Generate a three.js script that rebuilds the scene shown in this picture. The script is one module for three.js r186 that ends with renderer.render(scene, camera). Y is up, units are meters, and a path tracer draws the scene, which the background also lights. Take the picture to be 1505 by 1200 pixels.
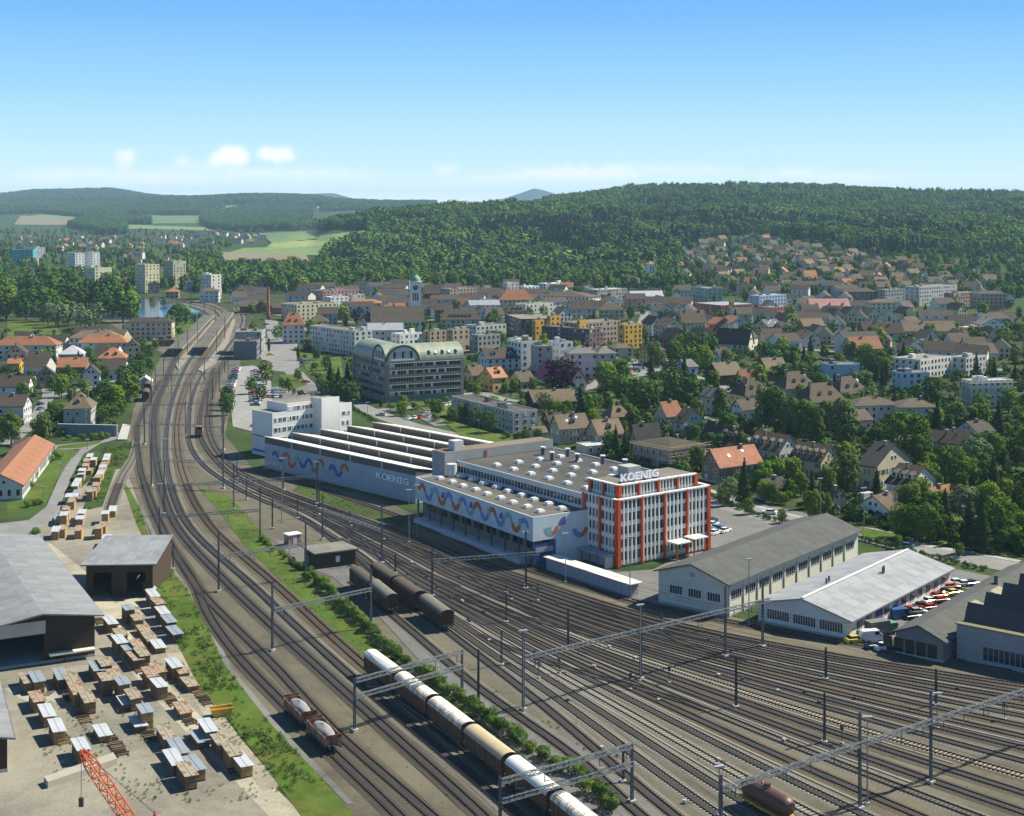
import * as THREE from 'three';
import { mergeGeometries } from 'three/addons/utils/BufferGeometryUtils.js';
import { TextGeometry } from 'three/addons/geometries/TextGeometry.js';
import { FontLoader } from 'three/addons/loaders/FontLoader.js';

// ---------------------------------------------------------------- camera, sky, sun, exposure
const scene = new THREE.Scene();
const W0 = 1505, F = 2080, CX = 752.5, HY = 300, CAMH = 85;        // view camera with a falling front: level, horizon high in the frame
const camera = new THREE.PerspectiveCamera(2 * Math.atan(900 / F) * 180 / Math.PI, W0 / 1800, 1, 90000);
camera.position.set(0, CAMH, 0);
camera.lookAt(0, CAMH, -100);
camera.setViewOffset(W0, 1800, 0, 600, W0, 1200);
const renderer = new THREE.WebGLRenderer();
renderer.toneMapping = THREE.LinearToneMapping;
renderer.toneMappingExposure = 1.65;
renderer.shadowMap.enabled = true;
const SUN = new THREE.Vector3(0.92, 0, -0.39).normalize().multiplyScalar(Math.cos(47 * Math.PI / 180)).setY(Math.sin(47 * Math.PI / 180));
const sun = new THREE.DirectionalLight(new THREE.Color(1, 0.955, 0.82), 5);
sun.position.copy(SUN).multiplyScalar(3000); sun.target.position.set(0, 0, 0);
sun.castShadow = true; Object.assign(sun.shadow.camera, { left: -1500, right: 1500, top: 1500, bottom: -1500, near: 10, far: 9000 });
scene.add(sun, sun.target);

let seed = 7;
const rnd = () => { seed = (seed + 0x6d2b79f5) | 0; let t = Math.imul(seed ^ (seed >>> 15), 1 | seed); t = (t + Math.imul(t ^ (t >>> 7), 61 | t)) ^ t; return ((t ^ (t >>> 14)) >>> 0) / 4294967296; };
const rr = (a, b) => a + (b - a) * rnd(), pick = (a) => a[Math.floor(rnd() * a.length)];
const lerp = (a, b, t) => a + (b - a) * t, clamp = (x, a, b) => Math.max(a, Math.min(b, x)), sstep = (a, b, x) => { const t = clamp((x - a) / (b - a), 0, 1); return t * t * (3 - 2 * t); };
// periodic value noise
const NZ = new Float32Array(65536); for (let i = 0; i < 65536; i++) NZ[i] = rnd();
function vn(x, y, p) {
  const xi = Math.floor(x), yi = Math.floor(y), fx = x - xi, fy = y - yi, u = fx * fx * (3 - 2 * fx), v = fy * fy * (3 - 2 * fy);
  const h = (a, b) => NZ[((((a % p) + p) % p) * 131 + (((b % p) + p) % p) * 7919 + p * 17) & 65535];
  return lerp(lerp(h(xi, yi), h(xi + 1, yi), u), lerp(h(xi, yi + 1), h(xi + 1, yi + 1), u), v);
}
function fbm(x, y, p, o = 4) { let s = 0, a = 0.5, n = 0; for (let i = 0; i < o; i++) { s += a * vn(x, y, p); n += a; a *= 0.5; x *= 2; y *= 2; p *= 2; } return s / n; }

{ // the sky: clear blue, pale at the horizon, a few small fair-weather clouds
  const w = 2048, h = 1024, d = new Float32Array(w * h * 4);
  const stops = [[-90, .03, .05, .04], [-2, .55, .66, .66], [0, .78, .88, .86], [.7, .60, .74, .76], [1.5, .44, .615, .68], [2.5, .355, .55, .665], [4.5, .235, .45, .655], [7.5, .125, .325, .62], [15, .055, .16, .38], [40, .028, .078, .19], [90, .018, .050, .13]];
  const clouds = [[338, 232, 34, 12, 1], [405, 229, 30, 12, 1], [318, 238, 22, 6, .8], [183, 230, 16, 9, .5], [186, 242, 18, 5, .4], [268, 236, 9, 5, .4], [655, 249, 20, 6, .45], [660, 254, 10, 4, .4], [850, 257, 110, 10, .55], [905, 250, 60, 7, .4], [1000, 252, 90, 7, .3], [1180, 256, 80, 6, .35], [1260, 262, 60, 6, .3], [720, 262, 70, 6, .3], [420, 258, 130, 8, .35], [240, 262, 120, 10, .4], [100, 258, 80, 9, .35], [300, 245, 60, 6, .3]];
  for (let y = 0; y < h; y++) {
    const el = ((y + 0.5) / h - 0.5) * 180;
    let k = 0; while (k < stops.length - 2 && el > stops[k + 1][0]) k++;
    const a = stops[k], b = stops[k + 1], t = clamp((el - a[0]) / (b[0] - a[0]), 0, 1);
    for (let x = 0; x < w; x++) {
      const az = ((x + 0.5) / w - 0.25) * 2 * Math.PI, i = (y * w + x) * 4;
      let c = [lerp(a[1], b[1], t), lerp(a[2], b[2], t), lerp(a[3], b[3], t)];
      if (Math.abs(az) < 0.6 && el > -1 && el < 9) {
        const px = CX + Math.tan(az) * F, py = HY - Math.tan(el * Math.PI / 180) / Math.cos(az) * F;
        let m = 0;
        for (const [cx, cy, rx, ry, s] of clouds) {
          const q = ((px - cx) / rx) ** 2 + ((py - cy) / (py > cy ? ry * .8 : ry * 1.3)) ** 2; if (q > 3) continue;
          m = Math.max(m, Math.min(1, s * 1.25) * sstep(1.15, 0.35, q + 1.9 * (fbm(px / 11, py / 6, 256, 4) - 0.5)));
        }
        c = [lerp(c[0], .74, m), lerp(c[1], .74, m), lerp(c[2], .72, m)];
      }
      d[i] = c[0]; d[i + 1] = c[1]; d[i + 2] = c[2]; d[i + 3] = 1;
    }
  }
  const t = new THREE.DataTexture(d, w, h, THREE.RGBAFormat, THREE.FloatType);
  t.mapping = THREE.EquirectangularReflectionMapping; t.magFilter = t.minFilter = THREE.LinearFilter; t.needsUpdate = true;
  scene.background = t; scene.environment = t; scene.backgroundIntensity = 1; scene.environmentIntensity = 1;
}
scene.fog = new THREE.FogExp2(new THREE.Color(.52, .78, 1.0), 0.00006);

// ---------------------------------------------------------------- positions: a pixel of the photograph is a direction, its distance comes from the ground
const V = (x, y, z) => new THREE.Vector3(x, y, z);
const G = (px, py, h = 0) => { const d = (CAMH - h) * F / (py - HY); return V((px - CX) / F * d, h, -d); };
const pxOf = (p) => [CX + p.x / -p.z * F, HY + (CAMH - p.y) / -p.z * F];
// terrain: flat valley floor, hills behind
const TC = [-900, -300, 0, 60, 150, 250, 350, 450, 500, 560, 650, 750, 850, 950, 1100, 1250, 1400, 1500, 1800, 2400];
const TD = [1250, 1800, 2200, 2700, 3300, 4000, 5000, 6000, 7500, 9500, 11500, 14000];
const TH = [
  [0, 0, 0, 0, 0, 0, 0, 0, 0, 0, 0, 0, 0, 0, 0, 0, 0, 0, 0, 0],
  [0, 0, 0, 0, 0, 0, 0, 0, 0, 0, 0, 0, 0, 5, 14, 18, 20, 22, 24, 24],
  [0, 0, 0, 0, 0, 0, 3, 8, 15, 24, 30, 30, 28, 28, 31, 34, 38, 40, 44, 44],
  [0, 0, 0, 0, 0, 0, 7, 22, 42, 58, 66, 66, 64, 60, 60, 54, 42, 60, 70, 70],
  [0, 0, 0, 0, 0, 0, 4, 16, 34, 50, 60, 64, 78, 92, 94, 88, 74, 78, 90, 90],
  [2, 2, 2, 2, 2, 3, 6, 14, 24, 38, 56, 66, 100, 121, 121, 119, 106, 99, 100, 100],
  [14, 14, 14, 14, 16, 16, 16, 20, 26, 36, 44, 52, 80, 95, 95, 95, 90, 85, 80, 80],
  [40, 40, 44, 46, 48, 42, 42, 44, 48, 55, 60, 60, 70, 80, 80, 80, 80, 80, 80, 80],
  [70, 70, 66, 68, 72, 98, 112, 108, 90, 78, 75, 75, 75, 75, 75, 75, 75, 75, 75, 75],
  [110, 110, 130, 160, 165, 110, 85, 80, 70, 70, 70, 70, 70, 70, 70, 70, 70, 70, 70, 70],
  [60, 60, 90, 120, 120, 70, 60, 50, 50, 50, 50, 50, 50, 50, 50, 50, 50, 50, 50, 50],
  [20, 20, 20, 20, 20, 20, 20, 20, 20, 20, 20, 20, 20, 20, 20, 20, 20, 20, 20, 20]];
function terr(x, z) {
  const d = -z; if (d <= TD[0]) return 0;
  const px = CX + x / d * F;
  let r = 0; while (r < TD.length - 2 && d > TD[r + 1]) r++;
  let c = 0; while (c < TC.length - 2 && px > TC[c + 1]) c++;
  const a = sstep(0, 1, (px - TC[c]) / (TC[c + 1] - TC[c])), t = clamp((d - TD[r]) / (TD[r + 1] - TD[r]), 0, 1), b = lerp(t, t * t * (3 - 2 * t), .7);
  const hh = lerp(lerp(TH[r][c], TH[r][c + 1], a), lerp(TH[r + 1][c], TH[r + 1][c + 1], a), b);
  return hh + Math.min(1, hh / 20) * (fbm(x / 260 + 50, z / 260 + 90, 256, 3) - .5) * Math.min(26, 8 + d / 600);
}
function GT(px, py) { // the pixel's ray meets the terrain
  const a = (px - CX) / F, b = (HY - py) / F;
  for (let d = 120; d < 14000; d *= 1.006) if (CAMH + b * d <= terr(a * d, -d)) return V(a * d, terr(a * d, -d), -d);
  return null;
}

// ---------------------------------------------------------------- textures and materials
function tex(fn, rx, ry = rx, n = 512) { // fn -> multiplier rgb, the sheet covers rx x ry metres
  const d = new Uint8Array(n * n * 4);
  for (let y = 0; y < n; y++) for (let x = 0; x < n; x++) { let c = fn(x / n, y / n); if (!c.length) c = [c, c, c]; const i = (y * n + x) * 4; for (let k = 0; k < 3; k++) d[i + k] = clamp(c[k], 0, 1) * 255; d[i + 3] = 255; }
  const t = new THREE.DataTexture(d, n, n); t.wrapS = t.wrapT = THREE.RepeatWrapping; t.magFilter = THREE.LinearFilter; t.minFilter = THREE.LinearMipmapLinearFilter; t.repeat.set(1 / rx, 1 / ry); t.needsUpdate = true; return t;
}
const T = {
  soft: tex((u, v) => .80 + .2 * fbm(u * 8, v * 8, 8, 5), 14),
  stain: tex((u, v) => { const a = fbm(u * 5, v * 5, 5, 5), s = fbm(u * 40, v * 3, 40, 3); return .72 + .2 * a + .12 * s; }, 12),
  grit: tex((u, v) => { const a = fbm(u * 6, v * 6, 6, 4), b = vn(u * 256, v * 256, 256), c = vn(u * 96, v * 96, 96), m = .45 + .3 * a + .22 * b + .2 * (c - .3); return [m, m * lerp(.96, 1.02, a), m * lerp(.9, 1.05, a)]; }, 26),
  earth: tex((u, v) => { const a = fbm(u * 4, v * 4, 4, 5), b = fbm(u * 30 + 9, v * 30, 30, 3), m = .06 + .82 * a + .28 * b + .22 * vn(u * 256, v * 256, 256) * (.5 + a); return [m, m * .985, m * .95]; }, 60),
  grass: tex((u, v) => { const a = fbm(u * 5, v * 5, 5, 5), b = vn(u * 200, v * 200, 200), c = fbm(u * 28, v * 28, 28, 2), dry = sstep(.52, .70, fbm(u * 9 + 3, v * 9 + 5, 9, 4)), m = .25 + .6 * a + .25 * b + .25 * (c - .4); return [m * lerp(1.0, 1.55, dry), m * lerp(1, 1.02, dry), m * lerp(.85, 1.1, dry)]; }, 34),
  tile: tex((u, v) => { const a = fbm(u * 5, v * 5, 5, 5), r = Math.abs(((v * 24) % 1) - .5) * 2, b = vn(u * 60, Math.floor(v * 24) * 3, 60); const m = .55 + .35 * a + .18 * (b - .5) - .12 * (r > .8); return [m, m * lerp(.9, 1.05, b), m * lerp(.85, 1.1, a)]; }, 8),
  corr: tex((u, v) => { const r = .5 + .5 * Math.cos(u * 40 * 2 * Math.PI), a = fbm(u * 4, v * 4, 4, 4); return .66 + .12 * r + .24 * a; }, 10),
  rust: tex((u, v) => { const a = fbm(u * 6, v * 3, 3, 5), k = sstep(.42, .62, a); const r = .92 + .08 * Math.cos(u * 24 * 2 * Math.PI); return [lerp(.86, .62, k) * r, lerp(.84, .3, k) * r, lerp(.8, .13, k) * r]; }, 6),
  flake: tex((u, v) => { const a = fbm(u * 9, v * 5, 9, 5), k = sstep(.56, .68, a), r = .9 + .1 * fbm(u * 30, v * 30, 30, 3); return [lerp(.95, .62, k) * r, lerp(.94, .42, k) * r, lerp(.92, .26, k) * r]; }, 7),
  sheet: tex((u, v) => { const cu = u * 14, cv = v * 5, e = Math.min(cu % 1, cv % 1), n = NZ[(Math.floor(cu) * 37 + Math.floor(cv) * 101) & 65535], a = fbm(u * 5, v * 5, 5, 5), s = fbm(u * 50, v * 4, 50, 3); return (.48 + .16 * n + .34 * a + .22 * s) * (cu % 1 < .06 || cv % 1 < .03 ? .78 : 1); }, 15),
  plank: tex((u, v) => { const row = Math.floor(v * 20), a = vn(row * 7.3, 3, 64), b = fbm(u * 6, v * 60, 60, 3), g = ((v * 20) % 1) < .16 ? .55 : 1; const m = (.55 + .3 * a + .2 * b) * g; return [m, m * .93, m * .84]; }, 2.4),
  patina: tex((u, v) => { const a = fbm(u * 10, v * 2, 10, 5), k = sstep(.35, .7, a); return [lerp(.62, .95, k), lerp(.72, .9, k), lerp(.66, .66, k)]; }, 12),
  field: tex((u, v) => { const a = fbm(u * 3, v * 3, 3, 4), r = vn(u * 90, 1, 90); return .72 + .2 * a + .1 * r; }, 120),
};
const MC = new Map();
function M(r, g, b, map, rough = .9, o = {}) { // linear base colour
  const key = [r, g, b, map && map.uuid, rough, JSON.stringify(o)].join();
  if (!MC.has(key)) { const m = new (o.clearcoat || o.specularIntensity !== undefined ? THREE.MeshPhysicalMaterial : THREE.MeshStandardMaterial)({ roughness: rough, ...o, side: THREE.DoubleSide }); m.color.setRGB(r, g, b); if (map) m.map = map; MC.set(key, m); }
  return MC.get(key);
}
const WALL = { white: M(.80, .79, .75, T.stain), cream: M(.66, .58, .42, T.stain), yellow: M(.70, .52, .20, T.stain), beige: M(.58, .48, .36, T.stain), grey: M(.42, .42, .40, T.stain), dgrey: M(.20, .20, .20, T.stain), blue: M(.42, .55, .68, T.stain), green: M(.48, .48, .30, T.stain), pink: M(.68, .38, .34, T.stain), brick: M(.36, .15, .08, T.stain), brown: M(.24, .17, .11, T.stain), wood: M(.07, .045, .025, T.plank), dark: M(.055, .055, .06, T.stain), lgrey: M(.58, .58, .57, T.stain), teal: M(.10, .45, .46, T.stain), ochre: M(.72, .42, .06, T.stain), purple: M(.14, .09, .10, T.stain), tan: M(.46, .35, .25, T.stain), panel: M(.62, .66, .70, T.corr), lime: M(.62, .60, .40, T.stain) };
const ROOF = { brown: M(.140, .106, .070, T.tile), dbrown: M(.082, .060, .043, T.tile), orange: M(.44, .19, .09, T.tile), red: M(.50, .23, .14, T.tile), dark: M(.06, .055, .055, T.tile), grey: M(.20, .20, .19, T.tile), tar: M(.115, .105, .085, T.earth), gravel: M(.24, .215, .175, T.earth), white: M(.75, .76, .77, T.soft, .6), steel: M(.46, .50, .53, T.corr, .45, { metalness: .3 }), eternit: M(.092, .098, .094, T.sheet), light: M(.50, .51, .53, T.stain), purple: M(.42, .10, .24, T.tile), tan: M(.225, .172, .105, T.tile), green: M(.16, .24, .07, T.grass), pinkred: M(.72, .36, .28, T.tile) };
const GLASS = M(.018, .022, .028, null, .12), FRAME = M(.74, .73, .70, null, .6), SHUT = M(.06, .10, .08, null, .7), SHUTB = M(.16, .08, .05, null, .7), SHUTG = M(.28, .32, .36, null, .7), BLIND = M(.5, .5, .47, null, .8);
const STEEL = M(.075, .092, .118, T.soft, .55), STEELD = M(.05, .055, .06, T.soft, .6), CONC = M(.45, .44, .41, T.stain);

const shades = new Map();
function vary(m) { // the same paint, a little older or newer
  if (!shades.has(m)) shades.set(m, [[.8, .79, .76], [.9, .92, .94], [1, 1, 1], [1.08, 1.06, 1.0], [1.0, .95, .88]].map(([r, g, b]) => { const c = m.clone(); c.color.setRGB(Math.min(.85, m.color.r * r), Math.min(.85, m.color.g * g), Math.min(.85, m.color.b * b)); return c; }));
  return pick(shades.get(m));
}
// ---------------------------------------------------------------- geometry helpers
class MB { // collects flat polygons; uv in metres
  constructor() { this.p = []; this.n = []; this.u = []; }
  tri(a, b, c, smooth) {
    const n = V(0, 0, 0).crossVectors(b.clone().sub(a), c.clone().sub(a)).normalize();
    let t = V(n.z, 0, -n.x); if (t.lengthSq() < .02) t = V(1, 0, 0); t.normalize(); const w = V(0, 0, 0).crossVectors(n, t);
    for (const q of [a, b, c]) { this.p.push(q.x, q.y, q.z); this.n.push(n.x, n.y, n.z); this.u.push(q.dot(t), q.dot(w)); }
    return this;
  }
  quad(a, b, c, d) { this.tri(a, b, c); this.tri(a, c, d); return this; }
  poly(pts) { for (let i = 1; i < pts.length - 1; i++) this.tri(pts[0], pts[i], pts[i + 1]); return this; }
  box(x0, x1, y0, y1, z0, z1, bottom = true) {
    const P = (x, y, z) => V(x, y, z);
    this.quad(P(x0, y0, z1), P(x1, y0, z1), P(x1, y1, z1), P(x0, y1, z1)); this.quad(P(x1, y0, z0), P(x0, y0, z0), P(x0, y1, z0), P(x1, y1, z0));
    this.quad(P(x0, y0, z0), P(x0, y0, z1), P(x0, y1, z1), P(x0, y1, z0)); this.quad(P(x1, y0, z1), P(x1, y0, z0), P(x1, y1, z0), P(x1, y1, z1));
    this.quad(P(x0, y1, z1), P(x1, y1, z1), P(x1, y1, z0), P(x0, y1, z0)); if (bottom) this.quad(P(x0, y0, z0), P(x1, y0, z0), P(x1, y0, z1), P(x0, y0, z1));
    return this;
  }
  bar(a, b, r) { // square rod
    const d = b.clone().sub(a).normalize(); let s = V(0, 0, 0).crossVectors(d, Math.abs(d.y) > .95 ? V(1, 0, 0) : V(0, 1, 0)).normalize(), t = V(0, 0, 0).crossVectors(s, d);
    const c = [[1, 1], [-1, 1], [-1, -1], [1, -1]].map(([i, j]) => s.clone().multiplyScalar(i * r).addScaledVector(t, j * r));
    for (let i = 0; i < 4; i++) { const e = c[i], f = c[(i + 1) % 4]; this.quad(a.clone().add(e), a.clone().add(f), b.clone().add(f), b.clone().add(e)); }
    return this;
  }
  prism(pts, y0, y1) { // pts: [x,z] counter-clockwise seen from above is not required
    const n = pts.length; for (let i = 0; i < n; i++) { const [a, b] = pts[i], [c, d] = pts[(i + 1) % n]; this.quad(V(a, y0, b), V(c, y0, d), V(c, y1, d), V(a, y1, b)); }
    this.poly(pts.map(([x, z]) => V(x, y1, z))); return this;
  }
  geo() { const g = new THREE.BufferGeometry(); g.setAttribute('position', new THREE.Float32BufferAttribute(this.p, 3)); g.setAttribute('normal', new THREE.Float32BufferAttribute(this.n, 3)); g.setAttribute('uv', new THREE.Float32BufferAttribute(this.u, 2)); return g; }
}
const used = new Map();
const numbered = (n) => { const k = used.get(n) || 0; used.set(n, k + 1); return k ? n + '_' + String(k).padStart(3, '0') : n; };
function obj(name, g, m, parent) { const o = new THREE.Mesh(g.geo ? g.geo() : g, m); o.name = name; o.castShadow = o.receiveShadow = true; parent.add(o); return o; }
function thing(name, label, category, pos, turn = 0, group) { const o = new THREE.Group(); o.name = numbered(name); o.position.copy(pos); o.rotation.y = turn; o.userData = { label, category }; if (group) o.userData.group = group; scene.add(o); return o; }
function struct(name, g, m) { const o = obj(numbered(name), g, m, scene); o.userData.kind = 'structure'; return o; }
function dup(src, pos, turn, label, group) { const o = src.clone(); o.name = numbered(src.userData.base || src.name.replace(/_\d+$/, '')); o.position.copy(pos); o.rotation.y = turn; o.userData = { ...src.userData }; if (label) o.userData.label = label; if (group) o.userData.group = group; scene.add(o); return o; }
const geoCache = new Map();
const boxGeo = (w, h, d) => { const k = [w, h, d].map((v) => v.toFixed(2)).join(); if (!geoCache.has(k)) geoCache.set(k, new MB().box(-w / 2, w / 2, -h / 2, h / 2, -d / 2, d / 2).geo()); return geoCache.get(k); };
const foot = []; // footprints, so that trees and filler houses keep clear
const keep = (p, r) => foot.push([p.x, p.z, r]);
const free = (x, z, r) => foot.every(([a, b, q]) => (a - x) ** 2 + (b - z) ** 2 > (q + r) ** 2);

// ---------------------------------------------------------------- ground
{
  const cols = []; for (let p = -900; p <= 2400; p += 12) cols.push(p);
  const rows = [60]; while (rows[rows.length - 1] < 14000) rows.push(rows[rows.length - 1] * (rows[rows.length - 1] < 1200 ? 1.12 : 1.02));
  const P = [], U = [], I = [];
  for (const d of rows) for (const p of cols) { const x = (p - CX) / F * d; P.push(x, terr(x, -d), -d); U.push(x, -d); }
  const n = cols.length; for (let r = 0; r < rows.length - 1; r++) for (let c = 0; c < n - 1; c++) { const a = r * n + c; I.push(a, a + 1, a + n, a + 1, a + n + 1, a + n); }
  const g = new THREE.BufferGeometry(); g.setAttribute('position', new THREE.Float32BufferAttribute(P, 3)); g.setAttribute('uv', new THREE.Float32BufferAttribute(U, 2)); g.setIndex(I); g.computeVertexNormals();
  struct('terrain', g, M(.055, .092, .026, T.earth, 1, { specularIntensity: .2 }));
}
let layer = 0.02;
function sheet(name, pts, m, y, raw) { // polygon of photo pixels laid on the valley floor
  const q = raw ? pts : pts.map(([x, y2]) => { const p = G(x, y2); return [p.x, p.z]; });
  const tris = THREE.ShapeUtils.triangulateShape(q.map(([x, z]) => new THREE.Vector2(x, z)), []);
  const P = [], U = [], N = []; for (const t of tris) { const [a, b, c] = t.map((k) => q[k]), up = (b[1] - a[1]) * (c[0] - a[0]) - (b[0] - a[0]) * (c[1] - a[1]) > 0; for (const k of up ? t : [t[0], t[2], t[1]]) { P.push(q[k][0], y ?? layer, q[k][1]); U.push(q[k][0], q[k][1]); N.push(0, 1, 0); } }
  const g = new THREE.BufferGeometry(); g.setAttribute('position', new THREE.Float32BufferAttribute(P, 3)); g.setAttribute('uv', new THREE.Float32BufferAttribute(U, 2)); g.setAttribute('normal', new THREE.Float32BufferAttribute(N, 3));
  layer += 0.005; return struct(name, g, m);
}
const smooth = (pts, n = 8) => { const c = new THREE.CatmullRomCurve3(pts.map(([x, y]) => G(x, y)), false, 'centripetal'); return c.getSpacedPoints(n * pts.length); };
function stripSheet(name, pts, w, m, y) { // a road or path of constant width along photo pixels
  const c = smooth(pts, 10), L = [], R = [];
  c.forEach((p, i) => { const t = (c[i + 1] || p).clone().sub(c[i - 1] || p).normalize(); L.push([p.x + t.z * w / 2, p.z - t.x * w / 2]); R.unshift([p.x - t.z * w / 2, p.z + t.x * w / 2]); });
  return sheet(name, [...L, ...R], m, y, true);
}
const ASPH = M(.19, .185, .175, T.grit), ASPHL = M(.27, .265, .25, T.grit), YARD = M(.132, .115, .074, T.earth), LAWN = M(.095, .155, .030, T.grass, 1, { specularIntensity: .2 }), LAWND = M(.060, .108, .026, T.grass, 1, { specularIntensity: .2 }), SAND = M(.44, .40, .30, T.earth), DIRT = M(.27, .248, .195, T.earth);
// ---------------------------------------------------------------- ground surfaces
sheet('town_ground', [[-900, 660], [-900, 436], [430, 424], [2300, 424], [1900, 900], [1480, 840], [1100, 770], [700, 640], [400, 560], [230, 520], [180, 640]], M(.060, .085, .030, T.earth, 1, { specularIntensity: .2 }));
sheet('rail_yard_ground', [[150, 470], [300, 440], [360, 470], [352, 540], [330, 640], [372, 690], [560, 735], [790, 838], [960, 885], [1250, 940], [1480, 975], [1900, 1040], [2400, 1100], [2400, 1500], [500, 1400], [395, 1100], [280, 890], [215, 770], [180, 690], [196, 600], [240, 520]], YARD);
sheet('lumber_yard_ground', [[-200, 990], [-60, 800], [60, 770], [150, 690], [185, 690], [225, 800], [262, 930], [330, 1070], [470, 1300], [-200, 1400]], DIRT);
// sandy tracks between the stacks
stripSheet('sandy_track', [[60, 800], [140, 870], [190, 960], [260, 1040], [330, 1110], [420, 1200], [470, 1260]], 4.2, SAND);
stripSheet('sandy_track', [[150, 905], [215, 885], [235, 900]], 8, SAND);
stripSheet('sandy_track', [[255, 960], [330, 1075], [400, 1160]], 3.0, M(.36, .32, .24, T.earth));
stripSheet('sandy_track', [[20, 1010], [70, 1030], [110, 985], [170, 985]], 4, M(.40, .37, .31, T.earth));
sheet('asphalt_lane', [[186, 642], [148, 652], [122, 668], [104, 702], [88, 745], [60, 780], [-20, 800], [-20, 772], [42, 765], [68, 745], [86, 704], [104, 672], [118, 660], [80, 662], [80, 655], [150, 648], [180, 633]], ASPHL);
sheet('lawn', [[82, 660], [117, 663], [102, 678], [84, 704], [66, 742], [40, 752], [10, 755], [10, 740], [34, 735], [60, 700], [82, 672]], LAWN);
sheet('lawn', [[85, 656], [150, 648], [146, 652], [118, 659], [82, 660]], LAWN);
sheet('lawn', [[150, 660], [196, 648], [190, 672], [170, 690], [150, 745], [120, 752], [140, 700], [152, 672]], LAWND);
sheet('embankment_grass', [[176, 702], [190, 720], [204, 745], [222, 795], [240, 826], [276, 868], [306, 925], [331, 980], [362, 1020], [400, 1066], [450, 1120], [505, 1182], [560, 1240], [470, 1240], [422, 1172], [372, 1105], [330, 1052], [292, 1010], [262, 950], [240, 925], [228, 868], [214, 800], [200, 770], [190, 740]], LAWN);
sheet('gravel_edge', [[204, 745], [209, 742], [246, 826], [282, 868], [312, 922], [340, 982], [410, 1066], [520, 1182], [510, 1184], [400, 1068], [331, 980], [306, 925], [276, 868], [240, 826]], M(.19, .182, .165, T.earth));
sheet('grass_strip', [[290, 716], [337, 730], [366, 762], [400, 800], [455, 846], [520, 912], [590, 978], [556, 990], [480, 925], [410, 852], [360, 803], [322, 752]], LAWN);
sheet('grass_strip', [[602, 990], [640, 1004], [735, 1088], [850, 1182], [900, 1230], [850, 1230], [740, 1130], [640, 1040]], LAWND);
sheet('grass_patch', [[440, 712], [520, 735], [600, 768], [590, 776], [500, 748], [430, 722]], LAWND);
sheet('service_path', [[400, 792], [430, 800], [456, 806], [462, 836], [520, 830], [564, 893], [655, 984], [768, 1044], [856, 1102], [966, 1192], [1010, 1230], [890, 1230], [846, 1176], [735, 1086], [640, 998], [546, 895], [490, 850], [440, 830]], M(.175, .17, .165, T.grit));
sheet('factory_forecourt', [[800, 836], [860, 822], [930, 880], [968, 890], [1000, 830], [1041, 808], [1260, 770], [1170, 752], [1041, 722], [1036, 800], [960, 838], [905, 842], [868, 826]], ASPH);
sheet('parking_forecourt', [[1240, 942], [1300, 958], [1330, 918], [1400, 862], [1480, 880], [1480, 852], [1396, 836]], ASPH);
// streets in the town
const roadPts = [], road = (pts, w, m) => { for (const p of smooth(pts, 14)) roadPts.push([p.x, p.z, w / 2 + 1.5]); return stripSheet('street', pts, w, m || ASPHL); };
const onRoad = (p) => roadPts.some(([x, z, r]) => Math.abs(x - p.x) < r && Math.abs(z - p.z) < r);
road([[1030, 726], [1100, 752], [1180, 772], [1262, 786], [1350, 808], [1420, 822], [1500, 836], [1600, 850]], 10);
road([[1262, 776], [1300, 782], [1350, 800], [1420, 812], [1500, 826]], 2.2, M(.42, .40, .37, T.grit));
road([[1030, 716], [1090, 738], [1180, 762], [1262, 776]], 2.2, M(.42, .40, .37, T.grit));
road([[500, 585], [545, 605], [600, 625], [660, 640], [720, 660], [780, 690]], 9);
road([[545, 605], [600, 600], [650, 595], [700, 588]], 8);
road([[500, 585], [460, 572], [432, 548], [418, 530], [405, 500], [398, 470]], 9);
road([[660, 598], [700, 578], [760, 590], [860, 572], [900, 545]], 6);
road([[720, 660], [860, 680], [960, 700], [1030, 720]], 6);
road([[1000, 600], [1090, 640], [1180, 690], [1262, 720], [1300, 760]], 5);
road([[920, 560], [980, 545], [1040, 560], [1180, 620], [1300, 640], [1450, 660]], 5);
road([[430, 480], [520, 500], [640, 515], [780, 515], [900, 510], [1050, 505], [1250, 520], [1480, 545]], 7);
road([[400, 462], [520, 474], [700, 468], [900, 460], [1100, 468], [1300, 470], [1480, 480]], 7);
road([[880, 560], [905, 520], [940, 480], [950, 455]], 6);
road([[10, 655], [50, 620], [60, 600], [70, 585], [60, 560], [20, 545]], 5);
road([[60, 590], [110, 575], [170, 560], [210, 545]], 4);
sheet('station_square', [[384, 498], [437, 500], [440, 540], [428, 548], [392, 545], [380, 520]], ASPHL);
sheet('car_park', [[346, 540], [372, 538], [398, 548], [400, 620], [390, 640], [342, 628], [338, 590]], M(.34, .33, .31, T.grit));
sheet('car_park', [[398, 570], [470, 565], [505, 582], [480, 600], [400, 600]], ASPH);
sheet('car_park', [[610, 612], [665, 596], [700, 600], [690, 622], [640, 628]], ASPH);
sheet('car_park', [[915, 530], [1000, 522], [1010, 545], [930, 552]], ASPHL);
for (const p of [[[410, 552], [440, 550], [452, 566], [420, 578]], [[440, 520], [500, 520], [505, 560], [450, 545]], [[600, 590], [700, 600], [720, 630], [660, 625]], [[650, 620], [740, 640], [800, 670], [700, 660]], [[880, 545], [960, 560], [930, 600], [890, 590]], [[1340, 700], [1420, 690], [1480, 750], [1480, 820], [1380, 800]], [[1260, 775], [1340, 790], [1330, 800], [1270, 790]], [[10, 470], [80, 475], [90, 492], [10, 498]], [[300, 470], [262, 500], [240, 490], [262, 460]]]) sheet('lawn', p, LAWN);
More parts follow.
